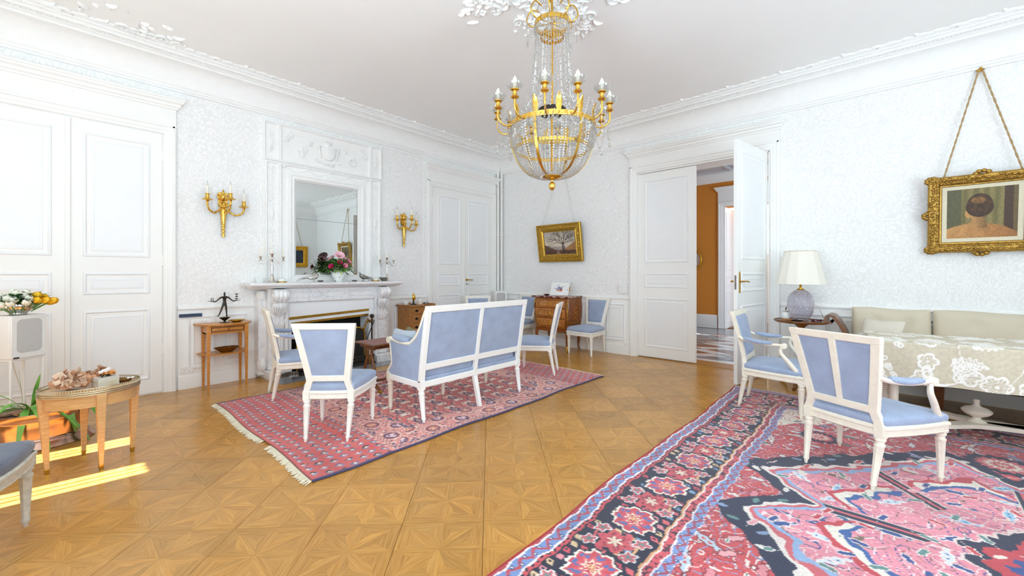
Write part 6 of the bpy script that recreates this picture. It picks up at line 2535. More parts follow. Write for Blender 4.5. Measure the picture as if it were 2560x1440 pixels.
# ------------------------------------------------------------------ commode with marble top, and the things on it
def commode():
 t = thing('marquetry_commode', (1.57, 0, 0), 0, 'bombe marquetry commode with three drawers, bronze mounts and red marble top', 'chest of drawers')
 RW = 'rosewood'
 # plan: half width .35 at y -.45 (front), back at -.05; front face bows
 def w_at(z):
  k = (z - .30) / .56
  return .335 + .022 * math.sin(PI * k * .9) - .03 * (1 - k) ** 2
 def fr(z):
  k = (z - .30) / .56
  return -.43 - .025 * math.sin(PI * k) + .02 * (1 - k) ** 2
 m = MB()
 N = 14
 zs = [.30 + .56 * i / N for i in range(N + 1)]
 vs, fs = [], []
 for z in zs:
  w, f = w_at(z), fr(z)
  vs += [(-w + .03, f, z), (w - .03, f, z), (w, f + .035, z), (w + .0, -.03, z), (-w, -.03, z), (-w, f + .035, z)]
 for j in range(N):
  for i in range(6):
   k = (i + 1) % 6
   fs.append((j * 6 + i, j * 6 + k, (j + 1) * 6 + k, (j + 1) * 6 + i))
 fs += [tuple(range(5, -1, -1)), tuple(N * 6 + i for i in range(6))]
 m.add(vs, fs)
 m.build('carcass', RW, t, smooth=25)
 # marble top with moulded, shaped edge
 out = trap_outline(.76, .72, -.475, -.02, .012, .01)
 m = MB()
 rings(m, out, [(.96, .862), (.985, .866), (1.0, .874), (1.0, .882), (.985, .89), (.97, .892)])
 m.build('marble_top', 'marble_red', t, smooth=30)
 # drawers
 for i, (z0, z1) in enumerate(((.70, .845), (.535, .68), (.37, .515))):
  m = MB()
  pts = []
  N2 = 6
  def fn(u, v):
   z = z0 + (z1 - z0) * v
   w = w_at(z) - .05
   e = .010 if (0 < u < 1 and 0 < v < 1) else 0
   return ((2 * u - 1) * w, fr(z) - .004 - e, z)
  m.grid(fn, 8, 6)
  d_ = m.build('drawer', 'drawer_marquetry', t, smooth=20)
  # inlaid stringing and floral veneers (flat print on the wood)
  m = MB()
  for s in (-1, 1):
   cx = s * .13
   zz = (z0 + z1) / 2
   y = fr(zz) - .0155
   def Q(a, b, h):
    return (a, y - h, b)
   m.rframe(Q, cx - .115, cx + .115, z0 + .02, z1 - .02, [(0, 0), (0, .0012), (.004, .0012), (.004, 0)])
  m.build('stringing', 'dark_wood', d_)
  m = MB()
  rr = random.Random(i + 3)
  for s in (-1, 1):
   for k in range(9):
    a = s * .13 + rr.uniform(-.085, .085)
    zz = (z0 + z1) / 2 + rr.uniform(-.03, .03)
    y = fr(zz) - .0157
    an = rr.uniform(0, PI)
    L = rr.uniform(.012, .028)
    m.prism([(a + L * math.cos(an), zz + L * .7 * math.sin(an)), (a - .006 * math.sin(an), zz + .006 * math.cos(an)), (a - L * math.cos(an), zz - L * .7 * math.sin(an)), (a + .006 * math.sin(an), zz - .006 * math.cos(an))], lambda p, q, h, y=y: (p, y - h, q), 0, .001)
  tag(m.build('floral_inlay', 'light_satinwood', d_), kind='stuff')
  m = MB()
  zz = (z0 + z1) / 2
  y = fr(zz) - .017
  for k in range(8):
   a = 2 * PI * k / 8
   m.ell((.016 * math.cos(a), y, zz + .024 * math.sin(a)), (.008, .006, .011), 6, 4)
  m.ell((0, y - .004, zz), (.007, .006, .012), 6, 4)
  m.build('escutcheon', 'gold', d_)
 # bronze corner mounts
 for s in (-1, 1):
  m = MB()
  for k in range(16):
   z = .845 - .011 * k
   w = w_at(z) - .012
   m.ell((s * w + random.uniform(-.004, .004), fr(z) + .010, z), (.013 - .0004 * k, .012, .011), 6, 4)
  m.tube(spline([(s * (w_at(.66) - .012), fr(.66) + .006, .67), (s * (w_at(.6) - .008), fr(.6) + .006, .6), (s * (w_at(.45) - .004), fr(.45) + .008, .45), (s * (w_at(.3) - .004), fr(.3) + .008, .30)], 5), .006, 6)
  tag(m.build('corner_mount', 'gold', t, smooth=60))
 # shaped apron
 m = MB()
 m.prism([(-.32, .36), (.32, .36), (.32, .29), (.25, .30), (.20, .335), (.12, .325), (.06, .30), (0, .285), (-.06, .30), (-.12, .325), (-.20, .335), (-.25, .30), (-.32, .29)], lambda a, b, h: (a, -.41 - h, b), -.02, .004)
 m.build('apron', RW, t, bevel=.003)
 for (x, y, s, f) in ((-.30, -.40, -1, 1), (.30, -.40, 1, 1), (-.30, -.06, -1, 0), (.30, -.06, 1, 0)):
  m = MB()
  pth = spline([(x, y, .34), (x + s * .012, y - f * .012, .26), (x, y, .14), (x - s * .004, y + f * .004, .06), (x + s * .018, y - f * .02, .0)], 6)
  m.tube(pth, [.034 - .02 * min(1, i / 16) for i in range(len(pth))], 8)
  lg = m.build('cabriole_leg', RW, t, smooth=50)
  if f:
   m = MB()
   m.tube(pth[-8:], [.0175] * 8, 8)
   m.build('sabot', 'gold', lg, smooth=50)
commode()
# marquetry spray on the side of the commode is inlay print
m = MB()
rr = random.Random(12)
for k in range(34):
 z = rr.gauss(.56, .07)
 y = rr.gauss(-.24, .05)
 an = rr.uniform(0, PI)
 L = rr.uniform(.012, .03)
 m.prism([(y + L * math.cos(an), z + L * math.sin(an)), (y - .007 * math.sin(an), z + .007 * math.cos(an)), (y - L * math.cos(an), z - L * math.sin(an)), (y + .007 * math.sin(an), z - .007 * math.cos(an))], lambda a, b, h: (.357 + h, a, b), -.004, .0015)
o = m.build('side_inlay', 'drawer_marquetry', [q for q in bpy.data.objects if q.name == 'marquetry_commode'][0])
tag(o, kind='stuff')
# porcelain plaque with painted bouquet on a wire stand
def plaque():
 t = thing('porcelain_plaque', (1.645, -.25, .892), R(8), 'white square porcelain plaque with a painted flower bouquet on the commode', 'plaque')
 nx = ny = 90
 a, b = np.meshgrid((np.arange(nx) + .5) / nx, (np.arange(ny) + .5) / ny)
 c = np.zeros((ny, nx, 3)) + hexc('#f3f3f1')
 rr = random.Random(5)
 for k in range(70):
  cx, cy = .5 + rr.gauss(0, .12), .5 + rr.gauss(0, .11)
  r = rr.uniform(.012, .035)
  colr = rr.choice(['#5a6fa8', '#8fa3cf', '#4d5f7a', '#e58a5a', '#d9603f', '#e8a27a', '#7d8c6a', '#a9b4c9', '#c9707a']) if cy < .52 else rr.choice(['#5a6fa8', '#4d5f7a', '#7d8c6a', '#8fa3cf'])
  mm = ((a - cx) / (1 + .6 * rr.random())) ** 2 + (b - cy) ** 2 < r * r
  c[mm] = hexc(colr)
 for (cx, cy, r, colr) in ((.52, .40, .075, '#e08a60'), (.60, .36, .05, '#c9463a'), (.47, .36, .05, '#e9a684'), (.44, .5, .06, '#9aa9d6'), (.55, .56, .05, '#6d82b8')):
  mm = (a - cx) ** 2 + (b - cy) ** 2 < r * r
  c[mm] = hexc(colr) * (.9 + .15 * vnoise(a[mm] * 40, b[mm] * 40, 3)[:, None])
 def pos(u, v):
  return np.stack([(u - .5) * .34, -.004 + .075 * v - .075, .01 + .21 * v], 1)
 colour_grid('painted_face', nx, ny, pos, c, 'plaque_print', t)
 m = MB()
 m.hexa([(-.17, -.078, .01), (.17, -.078, .01), (.17, -.068, .008), (-.17, -.068, .008)], [(-.17, -.003, .22), (.17, -.003, .22), (.17, .007, .218), (-.17, .007, .218)])
 m.build('plaque_body', 'porcelain', t, bevel=.0008)
 m = MB()
 for s in (-1, 1):
  m.tube([(s * .10, -.085, .012), (s * .10, -.08, .003), (s * .10, .03, .003), (s * .10, .012, .15)], .0035, 6)
 m.build('wire_stand', 'clear_glass', t)
 m = MB()
 for s in (-1, 1):
  m.hexa([(s * .168, -.05, .08), (s * .176, -.05, .08), (s * .176, -.02, .08), (s * .168, -.02, .08)], [(s * .168, -.02, .15), (s * .176, -.02, .15), (s * .176, 0, .15), (s * .168, 0, .15)])
 m.build('gilt_clips', 'gold', t)
plaque()
lathe_thing('dark_dish', (1.385, -.30, .892), [(0, .003), (.03, .0), (.05, .014), (.06, .02), (.055, .022), (.03, .01), (0, .01)], 'mahogany', 'small dark wooden dish at the left of the commode top', 'dish')
# ---- white loudspeakers
def speaker(name, loc, rz, w, d_, h, z0, lab, stand=True):
 t = thing(name, loc, rz, lab, 'loudspeaker')
 # front faces -Y local
 MB().box(-w / 2, w / 2, -d_ / 2 + .02, d_ / 2, z0, z0 + h).build('cabinet', 'plastic_white', t, bevel=.004)
 out = []
 def rrect(w_, h_, r, zc, n=5):
  pts = []
  for (sx, sz, a0) in ((1, -1, -PI / 2), (1, 1, 0), (-1, 1, PI / 2), (-1, -1, PI)):
   for i in range(n + 1):
    a = a0 + PI / 2 * i / n
    pts.append((sx * (w_ / 2 - r) + r * math.cos(a), zc + sz * (h_ / 2 - r) + r * math.sin(a)))
  return pts
 P = lambda a, b, hh: (a, -d_ / 2 + .02 - hh, b)
 MB().prism(rrect(w, h, .008, z0 + h / 2), P, 0, .018).build('baffle', 'plastic_white', t, bevel=.003)
 MB().prism(rrect(w * .72, h * .78, .035, z0 + h * .52), P, .016, .021).build('grille', 'grille_cloth', t)
 MB().box(-w / 2 + .012, -w / 2 + .045, -d_ / 2 - .004, -d_ / 2 + .004, z0 + .004, z0 + .014).build('badge', 'black_paint', t)
 if stand:
  m = MB()
  for sx in (-1, 1):
   for sy in (-1, 1):
    m.tube([(sx * (w / 2 - .01), sy * (d_ / 2 - .02), 0), (sx * (w / 2 - .01), sy * (d_ / 2 - .02), z0 - .004)], .009, 8)
  for sy in (-1, 1):
   m.tube([(-(w / 2 - .01), sy * (d_ / 2 - .02), z0 - .010), (w / 2 - .01, sy * (d_ / 2 - .02), z0 - .010)], .009, 8)
  for sx in (-1, 1):
   m.tube([(sx * (w / 2 - .01), -(d_ / 2 - .02), z0 - .010), (sx * (w / 2 - .01), d_ / 2 - .02, z0 - .010)], .009, 8)
  m.build('stand', 'white_paint', t)
 return t
speaker('loudspeaker', (.575, -6.16, 0), facing(.75, .66), .235, .20, .335, .595, 'white loudspeaker on a tube stand under the tulips')
speaker('loudspeaker', (.255, -.29, 0), facing(.85, -.5), .235, .20, .335, .60, 'white loudspeaker tucked in the corner below the heating pipes')
# ---- silver vase of tulips on the near speaker
SZ = .93
t = MB().lathe([(0, 0), (.045, 0), (.05, .008), (.046, .012), (.075, .04), (.09, .07), (.085, .095), (.066, .112), (.07, .12), (.06, .118), (0, .10)], 60, flute=.09, nfl=16, twist=1.6).build('silver_vase', 'silver', smooth=50)
t.location = (.60, -6.155, SZ + .001)
tag(t, 'swirled silver bowl vase holding the tulips on the loudspeaker', 'vase')
rt = random.Random(11)
tul = []
for k in range(400):
 a = rt.uniform(0, 2 * PI)
 rr = math.sqrt(rt.random()) * .15
 yy, xx = rr * math.cos(a) * 1.1, rr * math.sin(a) * .9
 zz = .142 + .02 * (1 - (rr / .16) ** 2) - .05 * (rr / .16) ** 2 + rt.uniform(-.012, .012)
 if all((xx - p[0]) ** 2 + (yy - p[1]) ** 2 > .033 ** 2 for p in tul):
  tul.append((xx, yy, zz))
def tulip_mesh(mat):
 m = MB()
 for L in range(2):
  for i in range(3):
   a = 2 * PI * i / 3 + L * PI / 3
   vs, fs = [], []
   for j in range(6):
    v = j / 5
    rad = .023 * math.sin(PI * (.12 + .72 * v)) * (1.0 if L else .9)
    w = .021 * math.sin(PI * (.1 + .86 * v))
    for ii in (-1, 0, 1):
     rr = rad * (1.0 if ii == 0 else .82)
     vs.append((math.cos(a) * rr - math.sin(a) * ii * w, math.sin(a) * rr + math.cos(a) * ii * w, .058 * v))
   for j in range(5):
    for ii in range(2):
     b = j * 3 + ii
     fs.append((b, b + 1, b + 4, b + 3))
   m.add(vs, fs)
 return m.mesh('tulip_head', mat, 80, False)
tm = {'petal_yellow': tulip_mesh('petal_yellow'), 'petal_white': tulip_mesh('petal_white')}
stem_me = MB().tube([(0, 0, -.10), (0, 0, .004)], .0035, 5).mesh('tulip_stem', 'leaf_green')
for i, (xx, yy, zz) in enumerate(tul):
 yel = yy > .075 or (xx < -.05 and rt.random() < .6) or (yy < -.09)
 mt = 'petal_yellow' if yel else 'petal_white'
 t = thing('tulip', (.60 + xx, -6.155 + yy, SZ + zz - .02), 0, ('yellow' if yel else 'white') + ' tulip of the bunch in the swirled silver vase', 'flower', ('yellow' if yel else 'white') + ' tulips in the silver vase')
 d = Vector((xx, yy, .10))
 t.rotation_euler = d.to_track_quat('Z', 'Y').to_euler()
 link('tulip_head', tm[mt], t)
 link('tulip_stem', stem_me, t)
m = MB()
for k in range(80):
 a = rt.uniform(0, 2 * PI)
 d = Vector((math.cos(a), math.sin(a) * 1.15, rt.uniform(.25, .8)))
 leaf_card(m, Vector((.60, -6.155, SZ + .10)) + d * .03, d, rt.uniform(.10, .17), rt.uniform(.012, .02), rt.uniform(.1, .5))
tag(m.build('tulip_leaves', 'leaf_dark', smooth=80, recalc=False), 'dark green leaves collaring the bunch of tulips', 'foliage', kind='stuff')
# ---- oval gallery table in the left foreground
t = thing('oval_table', (1.765, -5.80, 0), 0, 'oval satinwood table with pierced brass gallery in the left foreground', 'table')
SWD = 'light_satinwood'
EA, EB, TH = .195, .238, .505      # semi-axes along x, y
def ellp(a, b, n=48):
 return [(a * math.cos(2 * PI * i / n), b * math.sin(2 * PI * i / n)) for i in range(n)]
m = MB()
rings(m, ellp(EA, EB), [(1, TH - .018), (1, TH)])
m.build('table_top', SWD, t)
m = MB()
rings(m, ellp(EA * .94, EB * .94), [(1, TH - .10), (1, TH - .018)])
m.build('apron', SWD, t, smooth=50)
m = MB()
for z, r in ((TH - .020, .004), (TH - .008, .005), (TH + .003, .004), (TH + .022, .003)):
 m.tube([(EA * 1.01 * math.cos(2 * PI * i / 64), EB * 1.01 * math.sin(2 * PI * i / 64), z) for i in range(64)], r, 6, closed=True)
m.build('brass_gallery', 'pale_brass', t, smooth=60)
m = MB()
for i in range(110):
 a = 2 * PI * i / 110
 m.box(EA * 1.01 * math.cos(a) - .0022, EA * 1.01 * math.cos(a) + .0022, EB * 1.01 * math.sin(a) - .0022, EB * 1.01 * math.sin(a) + .0022, TH + .005, TH + .020)
tag(m.build('gallery_piercing', 'pale_brass', t, smooth=0), kind='stuff')
for k, (x, y) in enumerate(((1.795, -5.997), (1.95, -5.764), (1.735, -5.596), (1.562, -5.829))):
 x, y = x - 1.765, y + 5.80
 m = MB()
 a = math.atan2(y / EB, x / EA)
 tx, ty = EA * .92 * math.cos(a), EB * .92 * math.sin(a)
 ca, sa = math.cos(a), math.sin(a)
 def q(cx, cy, h, z):
  return [(cx + (u * ca - v * sa) * h, cy + (u * sa + v * ca) * h, z) for u, v in ((-1, -1), (1, -1), (1, 1), (-1, 1))]
 m.hexa(q(x, y, .0105, 0.03), q(tx, ty, .024, TH - .018))
 lg = m.build('leg', SWD, t, bevel=.002)
 m = MB()
 m.hexa(q(x, y, .009, 0.0), q(x, y, .0125, .032))
 m.build('brass_cap', 'brass', lg, bevel=.002)
 m = MB()
 e = 1.06
 m.hexa(q(tx * e, ty * e, .002, TH - .098), q(tx * e, ty * e, .002, TH - .02))
 m.build('brass_fillet', 'brass', lg)
# desert rose crystals
def desert_rose(name, loc, r, n, seed, lab, mats_):
 t = thing(name, loc, 0, lab, 'mineral')
 q = random.Random(seed)
 for pi, mt in enumerate(mats_):
  m = MB()
  for k in range(n):
   d = Vector((q.gauss(0, 1), q.gauss(0, 1), q.uniform(-.2, 1.1))).normalized()
   c = Vector((d.x * r[0], d.y * r[1], max(.012, r[2] * .5 + d.z * r[2] * .55))) * q.uniform(.45, .95)
   R_ = q.uniform(.014, .036) * (r[1] / .10)
   th = q.uniform(.004, .008)
   nrm = Vector((q.gauss(0, 1), q.gauss(0, 1), q.gauss(0, .8))).normalized()
   M = Matrix.Translation(c) @ nrm.to_track_quat('Z', 'Y').to_matrix().to_4x4()
   vs, fs = [], []
   nn = 11
   prof = [(0.0, th), (.7, th * .8), (1.0, 0), (.7, -th * .8), (0, -th)]
   for (s, z) in prof:
    for i in range(nn):
     a = 2 * PI * i / nn
     w = s * R_ * (1 + .16 * math.sin(i * 2.3 + k) + .06 * math.sin(i * 5.1))
     p = M @ Vector((w * math.cos(a), w * math.sin(a) * .85, z))
     p.z = max(p.z, .001)
     vs.append(p)
   for j in range(4):
    for i in range(nn):
     i2 = (i + 1) % nn
     fs.append((j * nn + i, j * nn + i2, (j + 1) * nn + i2, (j + 1) * nn + i))
   m.add(vs, fs)
  m.build('crystal_blades', mt, t, smooth=40)
 return t
desert_rose('desert_rose', (1.78, -5.885, TH), (.08, .095, .125), 70, 3, 'large sandy desert rose crystal cluster on the oval table', ['stone_rose', 'stone_pale'])
desert_rose('desert_rose', (1.69, -5.765, TH), (.06, .06, .12), 60, 8, 'brown desert rose crystal behind the tied paper box', ['stone_rose'])
t = thing('mineral_specimen', (1.80, -5.735, TH + .062), R(20), 'orange and white mineral specimen sitting on the tied paper box', 'mineral')
for mt, n, s0, zc in (('amber', 14, .020, .02), ('stone_white', 8, .026, .038), ('dark_bronze', 14, .012, .008), ('stone_pale', 10, .016, .03)):
 m = MB()
 q = random.Random(n + int(zc * 1000))
 for k in range(n):
  m.M = T(q.uniform(-.028, .028), q.uniform(-.04, .04), zc + q.uniform(-.004, .01), q.uniform(0, 3), q.uniform(0, 3), q.uniform(0, 3))
  s = s0 * q.uniform(.5, .9)
  m.box(-s / 2, s / 2, -s / 2, s / 2, -s / 2, s / 2)
 m.build('crystals', mt, t, bevel=.002)
t = thing('paper_box', (1.80, -5.735, TH), R(20), 'grey-beige paper box tied with raffia on the oval table', 'box')
MB().box(-.042, .042, -.055, .055, 0, .06).build('box_body', 'paper_box', t, bevel=.002)
m = MB()
m.tube([(-.043, -.056, .034), (.043, -.056, .034), (.043, .056, .034), (-.043, .056, .034)], .0015, 5, closed=True)
for s in (-1, 1):
 m.tube(spline([(.046, .01, .035), (.054, .01 + s * .02, .03), (.055, .01 + s * .03, .016), (.048, .01 + s * .012, .010), (.046, .01, .033)], 5), .0012, 4)
 m.tube(spline([(.046, .01, .035), (.055, .01 + s * .008, .02), (.058, .01 + s * .014, .004)], 5), .0012, 4)
m.build('raffia_bow', 'raffia', t)
t = thing('metal_spoon_dish', (1.76, -5.635, TH), R(15), 'small oval brass dish with silver ends on the oval table', 'dish')
MB().lathe([(0, .004), (.03, .002), (.042, .016), (.046, .019), (.042, .02), (.028, .008), (0, .008)], 24, sx=.7, sy=1.0).build('dish_body', 'bronze_bowl', t, smooth=50)
m = MB()
for s in (0, 1):
 m.ell((.005, .016 + .024 * s, .02), (.012, .014, .010), 12, 8)
m.build('silver_balls', 'silver', t, smooth=60)
# ---- copper planter and plant
t = thing('copper_planter', (1.035, -6.03, 0), 0, 'oval hammered copper planter on the floor behind the oval table', 'planter')
pf = [(0, 0), (1.10, 0), (1.12, .006), (1.02, .03), (.97, .05), (.965, .055), (1.0, .06), (.985, .07), (.95, .075), (.96, .15), (.985, .19), (1.0, .195), (1.01, .205), (1.0, .215), (1.02, .245), (1.05, .255), (1.04, .258), (1.0, .25), (.97, .2), (0, .195)]
MB().lathe([(r * .255, z) for r, z in pf], 48, sx=.72, sy=1.0).build('vessel', 'copper', t, smooth=40)
MB().lathe([(0, .215), (.24, .205)], 32, sx=.72, sy=1.0).build('soil', 'soil', t)
t = thing('potted_orchid', (1.035, -6.03, .2), 0, 'green strap-leaved plant with bark growing in the copper planter', 'plant')
rp = random.Random(31)
stem_at = Vector((.03, -.06, .03))
specs = [((.0, -.08, 1), .27, .034, .05), ((.5, -.5, .8), .28, .028, .9), ((.8, .9, .55), .33, .026, 1.0), ((.2, -1.3, .5), .32, .026, .8), ((.6, .3, .9), .27, .026, .8), ((.1, -.5, .9), .30, .028, .6), ((.3, .7, .75), .36, .026, .75), ((.2, 1.0, .35), .42, .03, .45), ((.6, .8, .25), .34, .03, .9), ((.7, .2, .7), .22, .026, 1.0), ((.5, -1, .3), .34, .028, .7), ((.3, -1.0, .6), .30, .022, .5), ((.9, .5, .2), .22, .032, 1.6), ((.9, -.2, .35), .20, .030, 1.7), ((.55, 1.2, .3), .30, .03, 1.5), ((.0, -.9, .5), .3, .028, .4), ((-.5, .5, .8), .3, .028, .5), ((-.2, .15, 1), .24, .02, .2)]
def strap(m, b, d, L, W, droop):
 d = Vector(d).normalized()
 side_ = d.cross(Vector((0, 0, 1)))
 if side_.length < .05:
  side_ = Vector((0, 1, 0))
 side_.normalize()
 n = 12
 vs, fs = [], []
 for i in range(n + 1):
  s = i / n
  c = b + d * L * s + Vector((0, 0, -1)) * droop * L * s * s * .8
  w = W * min(1, (.45 + s * 1.6)) * (1 - max(0, s - .55) / .47) ** .6 if s < 1 else .001
  vs += [c - side_ * w + Vector((0, 0, .3 * w)), c - side_ * w * .5 + Vector((0, 0, .1 * w)), c, c + side_ * w * .5 + Vector((0, 0, .1 * w)), c + side_ * w + Vector((0, 0, .3 * w))]
 for i in range(n):
  for j in range(4):
   q = i * 5 + j
   fs.append((q, q + 1, q + 6, q + 5))
 m.add(vs, fs)
for i, (d, L, W, dr_) in enumerate(specs):
 m = MB()
 strap(m, stem_at + Vector((rp.uniform(-.02, .02), rp.uniform(-.03, .03), .04)), d, L * 1.2, W * .72, dr_)
 m.build('leaf', 'plant_leaf', t, smooth=80, recalc=False)
# two more shoots farther along the planter
for (bx, by, dd, L, W, dr_) in ((.03, .20, (.7, .6, .5), .22, .024, 1.7), (.0, .18, (.0, 1.0, .9), .42, .028, .4), (.05, .1, (.9, .4, .5), .2, .026, 1.6), (.02, .16, (.3, .2, 1), .2, .02, .6)):
 m = MB()
 strap(m, Vector((bx, by, .05)), dd, L, W, dr_)
 m.build('leaf', 'plant_leaf', t, smooth=80, recalc=False)
m = MB()
pth = spline([(.06, .08, .0), (.06, .02, .045), (.05, -.03, .075), (.04, -.08, .05), (.05, -.10, -.005)], 5)
m.tube(pth, [.02 + .008 * math.sin(i * 1.3) for i in range(len(pth))], 9)
for k in range(12):
 m.M = T(rp.uniform(-.08, .1), rp.uniform(-.14, .14), .012 + rp.uniform(0, .02), rp.uniform(0, 3), rp.uniform(-.5, .5), rp.uniform(-.5, .5))
 m.box(-.02, .02, -.03, .03, -.006, .006)
m.build('bark_pieces', 'bark', t, smooth=40)
# cable dropping behind the speaker
m = MB().tube(spline([(.42, -6.2, .58), (.36, -6.17, .40), (.32, -6.13, .2), (.30, -6.1, .012)], 6), .004, 6)
tag(m.build('speaker_cable', 'cable_white'), 'thin grey cable hanging beside the loudspeaker stand', 'cable')
m_plain('picture_gold', '#c19a42', .32, .95, noise=.25, scale=40, bump=.2)
# ------------------------------------------------------------------ paintings
def paint_landscape():
 nx, ny = 220, 160
 a, b = np.meshgrid((np.arange(nx) + .5) / nx, (np.arange(ny) + .5) / ny)
 c = np.zeros((ny, nx, 3))
 sky = hexc('#d9cbb5') * (1 - b[..., None]) + hexc('#b9b0a6') * b[..., None]
 glow = np.exp(-(((a - .3) / .35) ** 2 + ((b - .42) / .25) ** 2))[..., None]
 c[:] = sky * (1 - .5 * glow) + hexc('#efe0c4') * .5 * glow
 hz = .30 + .05 * np.sin(a * 5 + 1) + .02 * vnoise(a * 20, b * 0, 2)
 far = (b < hz + .08 * vnoise(a * 14, b * 3, 4)) & (b > .12)
 c[far] = hexc('#a99d98')
 rt_ = (b < .18 + .32 * np.clip((a - .62) / .38, 0, 1) + .06 * vnoise(a * 25, b * 25, 5)) & (a > .5)
 c[rt_] = hexc('#a8794f') * (.8 + .4 * vnoise(a[rt_] * 60, b[rt_] * 60, 6)[:, None])
 lf_ = (b < .16 + .24 * np.clip((.42 - a) / .42, 0, 1) + .03 * vnoise(a * 30, b * 5, 7))
 c[lf_] = hexc('#5f4636') * (.7 + .6 * vnoise(a[lf_] * 50, b[lf_] * 50, 8)[:, None])
 gr = b < .15 + .02 * vnoise(a * 30, b, 9)
 c[gr] = hexc('#5a3e30') * (.65 + .6 * vnoise(a[gr] * 40, b[gr] * 60, 10)[:, None])
 path = (b < .16) & (np.abs(a - .42 - .25 * (.16 - b)) < .02 + .3 * (.16 - b))
 c[path] = hexc('#94735f')
 # tree by recursive strokes
 rr = random.Random(17)
 def stroke(x0, y0, x1, y1, w, colr):
  d = np.hypot(x1 - x0, y1 - y0) + 1e-6
  t_ = np.clip(((a - x0) * (x1 - x0) + (b - y0) * (y1 - y0) * 1) / d ** 2, 0, 1)
  dist = np.hypot((a - x0 - t_ * (x1 - x0)) * 1.35, b - y0 - t_ * (y1 - y0))
  mm = dist < w * (1 - .35 * t_)
  c[mm] = hexc(colr) * .9
 def branch(x, y, an, L, w, dep):
  x1, y1 = x + L * math.cos(an) * .8, y + L * math.sin(an)
  stroke(x, y, x1, y1, w, '#3d332c' if dep > 2 else '#57493e')
  if dep <= 0:
   return
  for k in range(2 if dep < 4 else 3):
   branch(x + (x1 - x) * rr.uniform(.55, 1), y + (y1 - y) * rr.uniform(.55, 1), an + rr.uniform(-.75, .75), L * rr.uniform(.62, .85), w * .62, dep - 1)
 stroke(.60, .10, .605, .48, .035, '#3a3029')
 stroke(.66, .12, .65, .40, .018, '#463a31')
 for an, L in ((2.75, .26), (2.25, .27), (1.75, .30), (1.35, .30), (.95, .26), (.45, .22)):
  branch(.605, .44, an, L, .014, 5)
 ppl = (np.abs(a - .42) < .012) & (b > .14) & (b < .25)
 c[ppl] = hexc('#3a3236')
 c *= (.92 + .14 * vnoise(a * 70, b * 70, 12))[..., None]
 return nx, ny, c
def paint_portrait():
 nx, ny = 220, 190
 a, b = np.meshgrid((np.arange(nx) + .5) / nx, (np.arange(ny) + .5) / ny)
 c = np.zeros((ny, nx, 3)) + hexc('#7d7248')
 st = .5 + .5 * np.sin(a * 42 + .6 * np.sin(b * 5))
 c = hexc('#6e663c') * (1 - st[..., None] * .5) + hexc('#a4935c') * st[..., None] * .5
 dk = a < .22
 c[dk] = hexc('#5b5a3e')
 c[(a > .82) & (a < .94)] = hexc('#4a3526')
 c[a >= .94] = hexc('#6b5a38')
 sk, sk2 = hexc('#c9955a'), hexc('#a8733f')
 # back and shoulders
 sh = .24 + .07 * np.cos((a - .43) * 4.6) - .9 * np.clip(np.abs(a - .43) - .34, 0, 1) ** 1.6
 back = b < sh
 shade = np.clip((a - .1) / .8, 0, 1)
 c[back] = (sk * (1 - shade[..., None]) + sk2 * shade[..., None])[back] * (.92 + .12 * vnoise(a[back] * 12, b[back] * 12, 5)[:, None])
 nk = (np.abs(a - .46 - .04 * (b - .3)) < .10 + .25 * np.clip(.36 - b, 0, 1)) & (b > .2) & (b < .52)
 c[nk] = (sk * .9 * (1 - .35 * np.clip((a - .4) / .2, 0, 1))[..., None])[nk]
 # cheek at the left, hair, braid
 ck = ((a - .33) / .06) ** 2 + ((b - .5) / .09) ** 2 < 1
 c[ck] = sk * .95
 hr = ((a - .48) / .19) ** 2 + ((b - .66) / .235) ** 2 < 1
 th = np.arctan2(b - .62, a - .48)
 tone = .75 + .35 * vnoise(a * 30 + b * 10, b * 14 - a * 8, 6)
 c[hr] = (hexc('#4f3720') * tone[..., None])[hr]
 hl = ((a - .46) / .10) ** 2 + ((b - .76) / .07) ** 2 < 1
 c[hl] = (hexc('#8a6335') * tone[..., None])[hl]
 br = np.abs(np.hypot((a - .48) / .17, (b - .62) / .17) - 1) < .16
 br &= (b < .68)
 c[br] = (hexc('#3b2918') * (.8 + .5 * (np.sin(th * 26) > 0))[..., None])[br]
 c *= (.9 + .18 * vnoise(a * 60, b * 60, 8))[..., None]
 return nx, ny, c
def paint_dark():
 nx, ny = 60, 60
 a, b = np.meshgrid((np.arange(nx) + .5) / nx, (np.arange(ny) + .5) / ny)
 c = hexc('#23303f') * (.7 + .6 * vnoise(a * 6, b * 6, 1))[..., None]
 return nx, ny, c
def ornate(m, P, a0, a1, b0, b1, w, h, amp, step, seed):
 """run of modelled leaf bosses along a frame"""
 q = random.Random(seed)
 per = []
 n = int((a1 - a0) / step)
 for i in range(n + 1):
  per += [(a0 + (a1 - a0) * i / n, b0), (a0 + (a1 - a0) * i / n, b1)]
 n = int((b1 - b0) / step)
 for i in range(n + 1):
  per += [(a0, b0 + (b1 - b0) * i / n), (a1, b0 + (b1 - b0) * i / n)]
 for (a, b) in per:
  for k in range(2):
   s = q.uniform(.6, 1.1) * w
   x, y, z = P(a + q.gauss(0, w * .4), b + q.gauss(0, w * .4), h)
   m.ell((x, y, z), (s, amp, s * q.uniform(.5, .9)) if abs(P(0, 0, 1)[1] - P(0, 0, 0)[1]) > .5 else (amp, s, s * q.uniform(.5, .9)), 6, 4)
